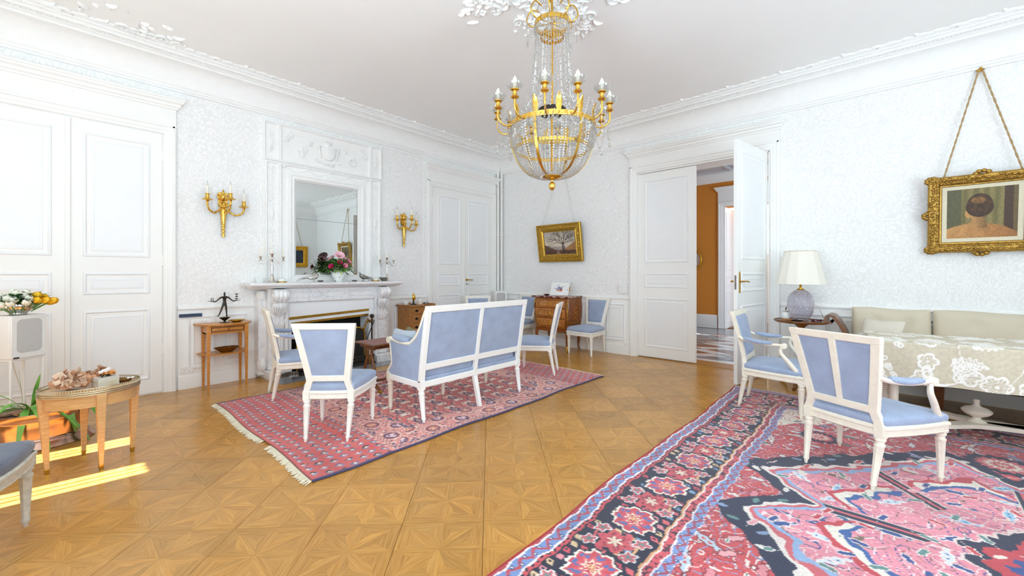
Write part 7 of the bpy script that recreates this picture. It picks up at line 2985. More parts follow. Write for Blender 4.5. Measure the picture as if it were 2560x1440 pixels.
def picture(name, loc, rot, w, h, lab, painter, prof, mat_w, fr_mat, orn, mat_inner=0.0, shaped=False):
 t = thing(name, loc, 0, lab, 'painting')
 t.rotation_euler = rot
 # local: x across, z up, -y out; origin at the lower back edge
 P = lambda a, b, hh: (a, -hh, b)
 m = MB().rframe(P, -w / 2, w / 2, 0, h, prof)
 f = m.build('frame', fr_mat, t, smooth=25)
 m = MB()
 iw = prof[-1][0]
 for (ins, ww, hh, amp, stp) in orn:
  ornate(m, P, -w / 2 + ins, w / 2 - ins, ins, h - ins, ww, hh, amp, stp, 3)
 if shaped:
  for (a, b, r) in ((0, .01, .085), (0, h - .01, .085), (-w / 2 + .01, h / 2, .07), (w / 2 - .01, h / 2, .07), (-w / 2 + .03, .03, .07), (w / 2 - .03, .03, .07), (-w / 2 + .03, h - .03, .07), (w / 2 - .03, h - .03, .07)):
   for k in range(9):
    an = 2 * PI * k / 9
    m.ell((a + r * .55 * math.cos(an), -.045, b + r * .4 * math.sin(an)), (.022, .014, .02), 6, 4)
 tag(m.build('carved_ornament', fr_mat, f, smooth=60), kind='stuff')
 if mat_inner:
  MB().rframe(P, -w / 2 + iw, w / 2 - iw, iw, h - iw, [(0, .02), (mat_inner, .014), (mat_inner, .006)]).build('linen_slip', 'canvas_mat', t)
  iw += mat_inner
 nx, ny, c = painter()
 def pos(u, v):
  return np.stack([-w / 2 + iw + u * (w - 2 * iw), np.full_like(u, -.012), iw + v * (h - 2 * iw)], 1)
 colour_grid('canvas', nx, ny, pos, c, 'oil_canvas', t)
 MB().box(-w / 2 + iw - .02, w / 2 - iw + .02, -.008, 0, iw - .02, h - iw + .02).build('backing_board', 'dark_wood', t)
 return t
gprof = [(0, 0), (0, .045), (.008, .052), (.02, .052), (.026, .040), (.045, .036), (.07, .046), (.082, .046), (.088, .034), (.10, .03), (.108, .034), (.115, .03), (.125, .022), (.135, .02), (.135, .006)]
# tilted landscape: the rope holds it out at the top
tree_p = picture('tree_painting', (1.50, -.02, 1.475), (R(9), 0, 0), .92, .66, 'gilt-framed painting of a bare tree hung above the commode', paint_landscape, gprof, 0, 'picture_gold', [(.055, .016, .042, .010, .022)])
pprof = [(0, 0), (0, .05), (.012, .062), (.03, .066), (.06, .055), (.075, .05), (.085, .036), (.095, .034), (.10, .028), (.10, .008)]
port_p = picture('portrait_painting', (6.375, -.02, 1.47), (R(8), 0, 0), .72, .74, 'heavy carved gilt frame with a painting of a figure seen from behind', paint_portrait, pprof, 0, 'old_gold', [(.03, .018, .062, .012, .02), (.062, .015, .052, .009, .02)], .035, True)
dark_p = picture('dark_painting', (ROOM_X - .02, -.75, 1.49), (0, R(0), R(-90)), .84, .68, 'dark painting in a gilt frame glimpsed at the left edge of the mirror', paint_dark, gprof, 0, 'gold', [(.055, .016, .042, .010, .024)])
def rope(name, pts, r, mat, owner):
 m = MB()
 for a, b in pts:
  a, b = Vector(a), Vector(b)
  n = max(2, int((b - a).length / .02))
  d = (b - a).normalized()
  s1 = d.cross(Vector((0, 1, 0))).normalized()
  s2 = d.cross(s1)
  for ph in (0, PI):
   m.tube([a.lerp(b, i / n) + (s1 * math.cos(ph + i * .9) + s2 * math.sin(ph + i * .9)) * r * .45 for i in range(n + 1)], r * .62, 5)
 o = m.build(name, mat, owner, smooth=60)
 o.matrix_parent_inverse = (Matrix.Translation(owner.location) @ owner.rotation_euler.to_matrix().to_4x4()).inverted()
 return o
yt1 = -.02 - .66 * math.sin(R(9)) + .01
rope('picture_cord', [((1.12, yt1, 2.125), (1.475, -.02, 3.20)), ((1.16, yt1, 2.125), (1.50, -.02, 3.20)), ((1.84, yt1, 2.125), (1.525, -.02, 3.20)), ((1.80, yt1, 2.125), (1.515, -.02, 3.20))], .004, 'thin_cord', tree_p)
yt2 = -.02 - .74 * math.sin(R(8)) + .012
rope('picture_rope', [((6.13, yt2, 2.205), (6.37, -.03, 3.225)), ((6.62, yt2, 2.205), (6.385, -.03, 3.225))], .008, 'rope', port_p)
rope('picture_rope', [((ROOM_X - .03, -1.0, 2.17), (ROOM_X - .02, -.75, 3.2)), ((ROOM_X - .03, -.5, 2.17), (ROOM_X - .02, -.75, 3.2))], .007, 'rope', dark_p)
t = thing('picture_hook', (6.378, 0, 3.225), 0, 'gilt flower-shaped picture hook under the cornice', 'hook')
m = MB()
for k in range(7):
 a = 2 * PI * k / 7
 m.ell((.02 * math.cos(a), -.02, .02 * math.sin(a)), (.013, .010, .013), 8, 5)
m.ell((0, -.03, 0), (.012, .012, .012), 8, 6)
m.tube([(0, -.002, 0), (0, -.03, -.01)], .007, 6)
m.build('flower_head', 'gold', t, smooth=60)
# ------------------------------------------------------------------ right side: sofa, lamp table, clothed table
# ---- tilt-top tripod table
t = thing('tripod_table', (5.005, -.40, 0), 0, 'walnut tripod table with scalloped round top under the lamp', 'table')
m = MB()
out = [(.255 * (1 + .025 * abs(math.cos(5 * a))) * math.cos(a), .235 * (1 + .025 * abs(math.cos(5 * a))) * math.sin(a)) for a in [2 * PI * i / 60 for i in range(60)]]
rings(m, out, [(.93, .715), (.97, .72), (1.0, .73), (1.0, .742), (.97, .744), (.95, .736), (.94, .735)])
m.build('table_top', 'walnut', t, smooth=35)
m = MB().lathe([(0, .715), (.075, .712), (.08, .70), (.06, .69), (.055, .68), (.035, .665), (.03, .64), (.04, .62), (.02, .60), (.02, .5), (.028, .4), (.035, .32), (.022, .28), (.032, .25), (.036, .18), (.02, .15), (0, .15)], 20)
m.build('column', 'walnut', t, smooth=45)
for k in range(3):
 a = 2 * PI * k / 3 + .4
 pth = spline([(0.02, 0, .22), (.10, 0, .22), (.17, 0, .11), (.23, 0, .03), (.27, 0, .015)], 5)
 m = MB()
 m.M = T(0, 0, 0, a)
 m.tube(pth, [.026 - .008 * i / (len(pth) - 1) for i in range(len(pth))], 8)
 m.build('leg', 'walnut', t, smooth=50)
TZ = .736
# ---- lamp
t = thing('table_lamp', (4.995, -.37, TZ), 0, 'table lamp with swirled clear glass body and wide cream shade', 'lamp')
m = MB().lathe([(0, 0), (.078, 0), (.082, .006), (.07, .012), (0, .014)], 30)
m.build('foot', 'lamp_glass', t, smooth=45)
pb = [(.06, .010), (.085, .03), (.108, .07), (.122, .12), (.128, .17), (.125, .22), (.112, .27), (.09, .305), (.06, .33), (.035, .345)]
pb2 = [tuple(np.array(pb[i // 3]) * (1 - i % 3 / 3) + np.array(pb[min(i // 3 + 1, 9)]) * (i % 3 / 3)) for i in range(28)]
m = MB().lathe(pb2, 160, flute=.085, nfl=20, twist=-1.9)
m.build('glass_body', 'lamp_glass', t, smooth=60)
MB().lathe([(0, .34), (.036, .34), (.038, .346), (.03, .35), (.03, .356), (.012, .36), (.012, .40), (.016, .405), (.016, .44), (0, .44)], 20).build('collar', 'brass', t, smooth=40)
m = MB().lathe([(.01, .44), (.014, .45), (.028, .49), (.028, .53), (.015, .555), (0, .56)], 16)
m.build('bulb', 'bulb_glass', t, smooth=60)
n = 14
m = MB()
pr0, pr1 = .243, .155
vs, fs = [], []
for (r, z) in ((pr0, .405), (pr0, .408), (pr1, .772), (pr1 - .003, .775), (pr0 - .003, .405)):
 for i in range(n):
  a = 2 * PI * (i + .5) / n
  vs.append((r * math.cos(a), r * math.sin(a), z))
for j in range(4):
 for i in range(n):
  k = (i + 1) % n
  fs.append((j * n + i, j * n + k, (j + 1) * n + k, (j + 1) * n + i))
m.add(vs, fs)
m.build('lamp_shade', 'lamp_shade', t, smooth=0)
m = MB()
for s in (-1, 1):
 m.tube([(0, 0, .44), (s * .05, 0, .5), (s * .05, 0, .7), (0, 0, .77)], .002, 5)
m.tube([(pr1 * math.cos(2 * PI * (i + .5) / n), pr1 * math.sin(2 * PI * (i + .5) / n), .77) for i in range(n)], .002, 5, closed=True)
for k in range(2):
 a = 2 * PI * (k * 7 + .5) / n
 m.tube([(0, 0, .77), (pr1 * math.cos(a), pr1 * math.sin(a), .77)], .002, 5)
m.build('shade_carrier', 'brass', t)
m = MB().tube(spline([(.13, .0, .18), (.17, .06, .12), (.21, .2, -.06), (.22, .3, -.3), (.21, .33, -.6)], 6), .003, 6)
m.build('lamp_flex', 'cable_white', t)
# ---- small things on the tripod table
t = thing('lidded_jar', (4.855, -.36, TZ), 0, 'white jar with silver lid and dark knob on the lamp table', 'jar')
MB().lathe([(0, 0), (.036, 0), (.038, .004), (.038, .085), (.036, .088), (0, .088)], 24).build('jar_body', 'porcelain', t, smooth=40)
MB().lathe([(.04, .088), (.041, .094), (.03, .1), (.01, .104), (0, .105)], 24).build('lid', 'silver', t, smooth=40)
m = MB().ell((0, 0, .118), (.007, .010, .012), 8, 6).ell((.004, .004, .132), (.006, .006, .008), 8, 6)
m.build('knob', 'black_paint', t)
t = thing('leather_case', (4.885, -.47, TZ), R(10), 'flat tan leather case at the left of the lamp foot', 'case')
m = MB()
m.box(-.06, .06, -.035, .035, 0, .010).box(-.058, .058, -.033, .033, .0102, .018)
m.build('case_body', 'tan_leather', t, bevel=.003)
t = thing('ash_tray', (4.985, -.525, TZ), R(5), 'dark shell ashtray on the lamp table edge', 'dish')
MB().lathe([(0, .003), (.04, .001), (.06, .012), (.065, .015), (.06, .016), (.035, .007), (0, .007)], 36, flute=.08, nfl=9, sx=1, sy=.7).build('tray', 'dark_bronze', t, smooth=50)
m = MB().lathe([(0, .008), (.02, .008), (.03, .018), (.028, .02), (.015, .012), (0, .012)], 20, (.035, .01, 0))
m.build('silver_cup', 'silver', t)
t = thing('lacquer_box', (5.145, -.44, TZ), R(-4), 'small dark red lacquer box at the right of the lamp table', 'box')
m = MB()
oo = trap_outline(.085, .085, -.03, .03, .008, .004)
rings(m, oo, [(.95, 0), (1, .004), (.93, .012), (.93, .02), (1, .026), (.98, .03)])
m.build('box_body', 'dark_red_lacquer', t, smooth=30)
m = MB().box(-.005, .005, -.040, -.037, .010, .02)
m.build('clasp', 'silver', t)
# ---- the beige sofa along the wall
def sofa():
 t = thing('beige_sofa', (0, 0, 0), 0, 'long sofa with buttoned beige linen cushions and scrolled wooden arm', 'sofa')
 X0, X1 = 5.39, 7.75
 # dark wood seat frame with reeded rail and legs
 MB().box(X0, X1, -.80, -.10, .27, .36).build('seat_frame', 'mahogany', t, bevel=.006)
 m = MB()
 k = X0 + .01
 while k < X1 - .01:
  m.lathe([(.010, .275), (.010, .355)], 6, (k, -.802, 0))
  k += .024
 tag(m.build('reeded_rail', 'mahogany', t), kind='stuff')
 for (x, y) in ((X0 + .06, -.74), (6.05, -.74), (6.85, -.74), (X1 - .06, -.74), (X0 + .06, -.16), (6.05, -.16), (6.85, -.16), (X1 - .06, -.16)):
  m = MB()
  m.hexa([(x - .02, y - .02, 0), (x + .02, y - .02, 0), (x + .02, y + .02, 0), (x - .02, y + .02, 0)], [(x - .034, y - .034, .28), (x + .034, y - .034, .28), (x + .034, y + .034, .28), (x - .034, y + .034, .28)])
  m.build('leg', 'walnut', t, bevel=.003)
 # seat mattress
 m = MB()
 oo = trap_outline(X1 - X0 - .06, X1 - X0 - .06, -.79, -.12, .01, .004)
 oo = [(x + (X0 + X1) / 2, y) for x, y in oo]
 rings(m, oo, [(.985, .36), (1, .38), (1, .44), (.99, .47), (.95, .485), (.6, .50), (.02, .505)])
 m.build('seat_mattress', 'linen', t, smooth=50)
 # back cushions, buttoned
 for (a0, a1) in ((5.43, 6.035), (6.05, 6.86), (6.875, 7.68)):
  m = MB()
  zc0, zc1 = .47, .895
  btn = [(a0 + (a1 - a0) * fx, .775) for fx in (.33, .72)]
  def fn(sgn):
   def g(u, v):
    x = a0 + (a1 - a0) * u
    z = zc0 + (zc1 - zc0) * v
    e = (max(0, 1 - (2 * u - 1) ** 8) ** .5) * (max(0, 1 - (2 * v - 1) ** 6) ** .5)
    dmp = sum(.028 * math.exp(-((x - bx) ** 2 + (z - bz) ** 2) / .0022) for bx, bz in btn)
    lean = -.10 * (1 - v)
    return (x, -.165 + lean + .02 * v + sgn * (.075 * e - (dmp if sgn < 0 else 0)), z + .008 * math.sin(u * 7))
   return g
  m.grid(fn(-1), 40, 24)
  m.grid(fn(1), 12, 8)
  c_ = m.build('back_cushion', 'linen', t, smooth=80)
  m = MB()
  for bx, bz in btn:
   k = (bz - zc0) / (zc1 - zc0)
   m.ell((bx, -.165 - .10 * (1 - k) + .02 * k - .047, bz), (.011, .006, .011), 10, 6)
  m.build('button', 'linen_light', c_)
 # scrolled end arm
 m = MB()
 prof = [(5.415, .36), (5.40, .5), (5.375, .62), (5.33, .72), (5.285, .785), (5.265, .80), (5.245, .79), (5.24, .76), (5.25, .745), (5.268, .755)]
 sp = spline([(x, 0, z) for x, z in prof], 5)
 th = .02
 poly_o = [(p.x, p.z) for p in sp]
 poly_i = []
 for i, p in enumerate(sp):
  d = sp[min(i + 1, len(sp) - 1)] - sp[max(i - 1, 0)]
  nrm = Vector((d.z, 0, -d.x)).normalized()
  w = .032 if i < 22 else .026
  poly_i.append((p.x + nrm.x * w, p.z + nrm.z * w))
 vs, fs = [], []
 for yy in (-.47, -.16):
  vs += [(a, yy, b) for a, b in poly_o] + [(a, yy, b) for a, b in poly_i]
 n_ = len(poly_o)
 for i in range(n_ - 1):
  fs += [(i, i + 1, n_ + i + 1, n_ + i), (2 * n_ + i, 2 * n_ + i + 1, 3 * n_ + i + 1, 3 * n_ + i), (i, i + 1, 2 * n_ + i + 1, 2 * n_ + i), (n_ + i, n_ + i + 1, 3 * n_ + i + 1, 3 * n_ + i)]
 m.add(vs, fs)
 ar = m.build('scroll_arm', 'walnut', t, smooth=40)
 m = MB()
 for yy in (-.20, -.26, -.40):
  m.tube([(p.x - .003, yy, p.z + .002) for p in sp[8:34]], .006, 5)
 m.build('arm_banding', 'light_satinwood', ar, smooth=60)
 # bolster at the arm
 m = MB()
 m.lathe([(0, -.33), (.05, -.335), (.075, -.31), (.08, -.1), (.08, .1), (.075, .16), (0, .17)], 20)
 o = m.build('bolster', 'linen_light', t, smooth=60)
 o.rotation_euler = (R(90), 0, 0)
 o.location = (5.53, -.47, .575)
sofa()
cushion('cushion', (5.66, -.50, .655), (R(62), R(0), R(-22)), .34, .32, .10, 'linen_light', 'patterned linen cushion leaning in the corner of the beige sofa')
# ---- white table with shaped stretcher under the embroidered cloth
t = thing('white_table', (6.50, -1.32, .0135), R(7), 'white painted table with turned legs and urn on its stretcher under the cloth', 'table')
TX, TY = .88, .30
MB().box(-TX, TX, -TY, TY, .70, .725).build('table_top', 'cream_paint', t, bevel=.004)
MB().box(-TX + .05, TX - .05, -TY + .05, TY - .05, .63, .70).build('apron', 'cream_paint', t, bevel=.004)
for sx in (-1, 1):
 for sy in (-1, 1):
  m = MB().lathe([(0, 0), (.022, 0), (.03, .02), (.03, .05), (.02, .06), (.032, .07), (.034, .12), (.034, .15), (.024, .158), (.03, .17), (.034, .2), (.024, .23), (.028, .25), (.036, .55), (.04, .6), (.028, .62), (.038, .64), (.038, .70)], 20, (sx * (TX - .09), sy * (TY - .08), 0), flute=.06, nfl=10)
  m.build('leg', 'cream_paint', t, smooth=40)
m = MB()
for sx in (-1, 1):
 for sy in (-1, 1):
  pth = spline([(sx * (TX - .09), sy * (TY - .08), .125), (sx * (TX - .30), sy * (TY - .06), .125), (sx * .30, sy * .05, .125), (0, 0, .125)], 8)
  vs, fs = [], []
  for i, p in enumerate(pth):
   d = (pth[min(i + 1, len(pth) - 1)] - pth[max(i - 1, 0)]).normalized()
   nr = Vector((-d.y, d.x, 0))
   w = .032 + .03 * (i / (len(pth) - 1)) ** 2
   vs += [p - nr * w - Vector((0, 0, .014)), p + nr * w - Vector((0, 0, .014)), p + nr * w + Vector((0, 0, .014)), p - nr * w + Vector((0, 0, .014))]
  for i in range(len(pth) - 1):
   for j in range(4):
    k = (j + 1) % 4
    fs.append((i * 4 + j, i * 4 + k, (i + 1) * 4 + k, (i + 1) * 4 + j))
  fs += [(0, 1, 2, 3), tuple((len(pth) - 1) * 4 + j for j in range(4))]
  m.add(vs, fs)
m.build('stretcher', 'cream_paint', t, smooth=40)
for ux in (-.30, .28):
 MB().lathe([(0, .135), (.055, .135), (.05, .145), (.025, .16), (.022, .172), (.06, .19), (.08, .21), (.082, .222), (.06, .24), (.03, .25), (.016, .265), (.014, .28), (.02, .29), (.014, .302), (0, .304)], 28, (ux, 0, 0)).build('stretcher_urn', 'cream_paint', t, smooth=45)
# ---- embroidered cloth, draped, with worked flowers
def cloth():
 cx, cy, hx, hy, zt = 0, 0, .905, .325, .7445
 dropf, dropb, dropx = .30, .20, .40
 # param: s along x from -(hx+dropx)..+(hx+dropx); q along y from -(hy+dropf)..(hy+dropb)
 cs = .0052
 S0, S1 = -(hx + dropx), hx + dropx
 Q0, Q1 = -(hy + dropf), hy + dropb
 nx, ny = int((S1 - S0) / cs), int((Q1 - Q0) / cs)
 s, q = np.meshgrid(S0 + (np.arange(nx) + .5) / nx * (S1 - S0), Q0 + (np.arange(ny) + .5) / ny * (Q1 - Q0))
 c = np.zeros(s.shape + (3,)) + hexc('#cfc5ae')
 c *= (.95 + .08 * vnoise(s * 80, q * 80, 3))[..., None]
 Hh = np.zeros_like(s)
 rr = random.Random(14)
 def worked(mask, h=1.0):
  c[mask] = hexc('#f1eee6')
  Hh[mask] = np.maximum(Hh[mask], h)
 def flower(fx, fy, R_, k, ring=True):
  du, dv = s - fx, q - fy
  r = np.hypot(du, dv)
  th = np.arctan2(dv, du)
  lob = R_ * (.72 + .28 * np.abs(np.cos(k * th / 2)))
  worked((np.abs(r - lob) < .0075) | ((r < lob) & (np.abs(np.sin(k * th * 1.5)) < .38) & (r > R_ * .28)) | (r < R_ * .16))
 def leafm(fx, fy, an, L, W_):
  ca, sa = math.cos(an), math.sin(an)
  p, t_ = (s - fx) * ca + (q - fy) * sa, -(s - fx) * sa + (q - fy) * ca
  u = np.clip(p / L, 0, 1)
  w = W_ * np.sin(PI * u) ** .8 * (1 + .18 * np.sign(np.sin(p * 190)))
  ins = (p > 0) & (p < L) & (np.abs(t_) < w)
  worked(ins & ((np.abs(np.abs(t_) - w) < .007) | (np.abs(t_) < .004) | (((p * 55 + np.abs(t_) * 40) % 1) < .5)))
 pts = []
 for k in range(900):
  fx, fy = rr.uniform(S0, S1), rr.uniform(Q0, Q1)
  if all((fx - a) ** 2 + (fy - b) ** 2 > .125 ** 2 for a, b, _ in pts):
   pts.append((fx, fy, rr.random()))
 for (fx, fy, r_) in pts:
  if r_ < .4:
   flower(fx, fy, rr.uniform(.055, .08), rr.choice([5, 6, 7]))
  elif r_ < .75:
   an = rr.uniform(0, 2 * PI)
   for d_ in (-.5, 0, .5):
    leafm(fx, fy, an + d_, rr.uniform(.13, .2), rr.uniform(.025, .04))
  else:
   an = rr.uniform(0, 2 * PI)
   for i in range(9):
    px, py = fx + math.cos(an) * i * .024 + .012 * math.sin(i * 2), fy + math.sin(an) * i * .024 + .018 * math.cos(i * 2.4)
    worked(np.abs(np.hypot(s - px, q - py) - .013) < .006)
 w_ = vnoise(s * 3.2, q * 3.2, 71) + .3 * vnoise(s * 8, q * 8, 72)
 worked(np.abs((w_ * 3) % 1 - .5) < .022)
 bd = np.minimum(np.minimum(s - S0, S1 - s), np.minimum(q - Q0, Q1 - q))
 Hv = np.zeros((ny + 1, nx + 1))
 Hv[:-1, :-1] = Hh
 def pos(a, b):
  S = S0 + a * (S1 - S0)
  Q = Q0 + b * (Q1 - Q0)
  ox = np.clip(np.abs(S) - hx, 0, None)
  oq = np.clip(np.abs(Q) - hy, 0, None)
  sx, sq = np.sign(S), np.sign(Q)
  rad = .012
  # drop: the farther overhang governs, folding at corners
  over = np.maximum(ox, oq)
  both = np.minimum(ox, oq)
  z = zt - np.where(over > 0, np.maximum(over - rad * .4, 0) + 0 * both, 0)
  flare = .05 * (over / .3)
  fold = .018 * np.sin(S * 16) * np.clip(oq / .15, 0, 1) * (ox <= 0) + .018 * np.sin(Q * 18) * np.clip(ox / .15, 0, 1) * (oq <= 0)
  x = np.where(ox > 0, sx * (hx + .004 + np.minimum(ox, rad) * .5 + np.where(ox >= oq, flare * .5 + fold, .0) + np.where((oq > ox), ox * .45, 0)), S)
  y = np.where(oq > 0, sq * (hy + .004 + np.minimum(oq, rad) * .5 + np.where(oq > ox, flare * .5 + fold, .0) + np.where((ox >= oq), oq * .45, 0)), Q)
  hh = Hv.ravel() * .003
  top = (over <= 0)
  nz = np.where(top, 1.0, 0.0)
  z = z + hh * nz + np.where(top, .002 * np.sin(S * 9 + Q * 6), 0)
  y = y + np.where((~top) & (oq > ox), sq * hh, 0)
  x = x + np.where((~top) & (ox >= oq), sx * hh, 0)
  return np.stack([cx + x, cy + y, z], 1)
 o = colour_grid('embroidered_cloth', nx, ny, pos, c, 'embroidered_linen')
 o.location = (6.50, -1.32, 0)
 o.rotation_euler = (0, 0, R(7))
 tag(o, 'beige linen tablecloth worked all over with white flowers, draped on the white table', 'tablecloth')
cloth()
m = MB().tube(spline([(5.28, -.06, .006), (5.5, -.3, .006), (5.75, -.52, .006), (6.0, -.62, .006), (6.3, -.6, .006), (6.7, -.7, .006), (7.2, -.78, .006)], 10), .004, 6)
tag(m.build('floor_cable', 'cable_white'), 'white cable trailing on the floor under the sofa', 'cable')
# ---- in the hall: a chair and a small gilt mirror on the orange wall, both cut by the closed leaf
t = thing('hall_chair', (2.22, 3.74, 0), facing(.5, -.86), 'white upholstered chair with turned dark legs in the hall', 'chair')
m = MB()
def fnb(sg):
 return lambda u, v: ((2 * u - 1) * (.26 + .03 * v) * 1.0, .24 + .10 * v + sg * .03 * (max(0, 1 - (2 * u - 1) ** 6)) ** .5, .42 + (.72 - .05 * (2 * u - 1) ** 2 * 1.5) * v)
m.grid(fnb(1), 10, 10)
m.grid(fnb(-1), 10, 10)
m.build('backrest', 'chair_white_fabric', t, smooth=70)
m = MB()
oo = trap_outline(.54, .5, -.25, .26)
rings(m, oo, [(.98, .36), (1, .38), (1, .44), (.96, .47), (.6, .485), (.02, .49)])
m.build('seat', 'chair_white_fabric', t, smooth=60)
for sx in (-1, 1):
 for sy in (-1, 1):
  m = MB().lathe([(0, 0), (.022, 0), (.026, .02), (.014, .035), (.028, .06), (.028, .1), (.014, .115), (.026, .14), (.03, .19), (.014, .22), (.026, .25), (.026, .36), (0, .36)], 14, (sx * .22, sy * .20 + .01, 0))
  m.build('leg', 'dark_wood', t, smooth=45)
t = thing('hall_mirror', (2.33, HY, 1.60), 0, 'round gilt-framed mirror on the orange hall wall behind the closed leaf', 'mirror')
m = MB()
m.tube([(.15 * math.cos(2 * PI * i / 40), -.03, .2 * math.sin(2 * PI * i / 40)) for i in range(40)], .025, 8, closed=True)
for k in range(26):
 a = 2 * PI * k / 26
 m.ell((.17 * math.cos(a), -.035, .225 * math.sin(a)), (.02, .02, .024), 6, 4)
m.ell((0, -.03, .27), (.05, .02, .05), 8, 6)
m.ell((.0, -.03, .42), (.03, .02, .04), 8, 6).tube([(0, -.03, .3), (0, -.03, .42)], .01, 6)
m.build('gilt_frame', 'gold', t, smooth=60)
m = MB()
m.M = T(0, 0, 0, 0, R(90))
m.lathe([(0, .004), (.16, .004), (.16, .012), (0, .012)], 32, sx=1, sy=1)
m.build('mirror_glass', 'mirror', t)
# ------------------------------------------------------------------ crystal chandelier
def chandelier():
 z0 = 0.0
 t = thing('chandelier', (CHX, CHY, 0), R(41.95 - 15 + 3), 'gilt basket chandelier hung with crystal strands and twelve candle arms', 'chandelier')
 G = 'gilt_bronze'
 RING, ZR = .325, 2.385
 def band(r, z0, z1, nm, thick=.006, par=t, mat=G):
  MB().lathe([(r, z0), (r + thick, z0), (r + thick, z1), (r, z1), (r, z0)], 64, cap=False).build(nm, mat, par, smooth=40)
 # central rod, chain and canopy
 MB().lathe([(.008, 2.05), (.008, 3.50), (.0, 3.5)], 10).build('rod', 'gold', t)
 MB().lathe([(0, 3.55), (.07, 3.55), (.06, 3.53), (.03, 3.51), (.01, 3.47), (0, 3.47)], 20).build('ceiling_cup', 'gold', t, smooth=45)
 band(RING, ZR - .018, ZR + .018, 'main_ring')
 m = MB()
 for k in range(48):
  a = 2 * PI * k / 48
  m.ell(((RING + .008) * math.cos(a), (RING + .008) * math.sin(a), ZR), (.005, .005, .008), 5, 4)
 tag(m.build('ring_studs', G, t), kind='stuff')
 band(.285, 2.205, 2.23, 'middle_ring')
 band(.10, 2.50, 2.53, 'upper_inner_ring', mat='dark_bronze')
 # bowl ribs
 def bowl(s):
  """s 0 at the ring, 1 at the bottom disc"""
  a = s * PI / 2 * .97
  return (.068 + (RING - .068) * math.cos(a) ** .8, ZR - (ZR - 2.005) * math.sin(a) ** 1.05)
 for k in range(6):
  a = 2 * PI * k / 6 + .26
  pts = []
  vs, fs = [], []
  for i in range(17):
   r, z = bowl(i / 16)
   r += .006
   for w in (-.010, .010):
    vs.append((r * math.cos(a) - w * math.sin(a), r * math.sin(a) + w * math.cos(a), z))
   for w in (.010, -.010):
    vs.append(((r + .005) * math.cos(a) - w * math.sin(a), (r + .005) * math.sin(a) + w * math.cos(a), z))
  for i in range(16):
   for j in range(4):
    q = (j + 1) % 4
    fs.append((i * 4 + j, i * 4 + q, (i + 1) * 4 + q, (i + 1) * 4 + j))
  m = MB().add(vs, fs)
  m.build('bowl_rib', G, t, smooth=40)
 MB().lathe([(0, 2.012), (.072, 2.012), (.078, 2.004), (.07, 1.996), (.03, 1.988), (.008, 1.982), (.008, 1.968), (0, 1.968)], 36).build('bottom_disc', G, t, smooth=40)
 MB().lathe([(0, 1.968), (.012, 1.966), (.024, 1.952), (.027, 1.937), (.022, 1.918), (.012, 1.905), (0, 1.902)], 20).build('finial', G, t, smooth=60)
 # crystal strands: beads built once, turned about the axis
 def bead(m, c, r, h):
  x, y, z = c
  m.add([(x, y, z - h), (x + r, y, z), (x, y + r, z), (x - r, y, z), (x, y - r, z), (x, y, z + h)], [(0, 2, 1), (0, 3, 2), (0, 4, 3), (0, 1, 4), (5, 1, 2), (5, 2, 3), (5, 3, 4), (5, 4, 1)])
 def round_bead(m, c, r, sq=1.0):
  m.ell(c, (r, r, r * sq), 6, 4)
 # strands of the basket
 m = MB()
 n = 28
 for i in range(n):
  r, z = bowl((i + .5) / n * .99)
  rad = .0092 * (1 - .42 * i / n)
  round_bead(m, (r, 0, z), rad)
 me = m.mesh('basket_strand', 'crystal', 0)
 NB = 66
 for k in range(NB):
  o = link('basket_strand', me, t)
  o.rotation_euler = (0, 0, 2 * PI * k / NB)
 # long strands from crown to ring
 m = MB()
 n = 44
 for i in range(n):
  s = (i + .5) / n
  r = .125 + (.055) * s + (RING - .19) * max(0, (s - .72) / .28) ** 1.8
  z = 3.12 + (2.44 - 3.12) * s
  if i % 4 == 3:
   round_bead(m, (r, 0, z), .0062)
  else:
   bead(m, (r, 0, z), .0055, .010)
 me = m.mesh('tall_strand', 'crystal', 0)
 NT_ = 40
 for k in range(NT_):
  o = link('tall_strand', me, t)
  o.rotation_euler = (0, 0, 2 * PI * (k + .5) / NT_)
 # short pear drops hung from the main ring in rows
 def drop(m, x, z, L, r):
  round_bead(m, (x, 0, z), r * .55)
  vs = []
  prof = [(0, 0), (.45, -.18), (.9, -.5), (1.0, -.72), (.6, -.92), (0, -1.0)]
  m.lathe([(max(p * r, 1e-6), z - r * .5 + q * L) for p, q in prof], 6, (x, 0, 0))
 m = MB()
 for (dx, dz, L, r) in ((.012, -.02, .04, .011), (.004, -.075, .035, .010), (-.006, -.12, .03, .009)):
  drop(m, RING + dx, ZR + dz, L, r)
 me = m.mesh('ring_drops', 'crystal', 0)
 for k in range(40):
  o = link('ring_drops', me, t)
  o.rotation_euler = (0, 0, 2 * PI * (k + .25) / 40)
 # second row of rosettes and swags between the two rings
 m = MB()
 for (dz, r_) in ((-.045, .011), (-.10, .010), (-.15, .009)):
  round_bead(m, (RING - .01 + dz * .12, 0, ZR + dz), r_)
 for i in range(9):
  q = i / 8
  an = (q - .5) * 2 * PI / 24
  rr_ = RING + .006
  round_bead(m, (rr_ * math.cos(an), rr_ * math.sin(an), ZR - .03 - .03 * math.sin(PI * q)), .0065)
 me = m.mesh('ring_swag', 'crystal', 0)
 for k in range(24):
  o = link('ring_swag', me, t)
  o.rotation_euler = (0, 0, 2 * PI * k / 24)
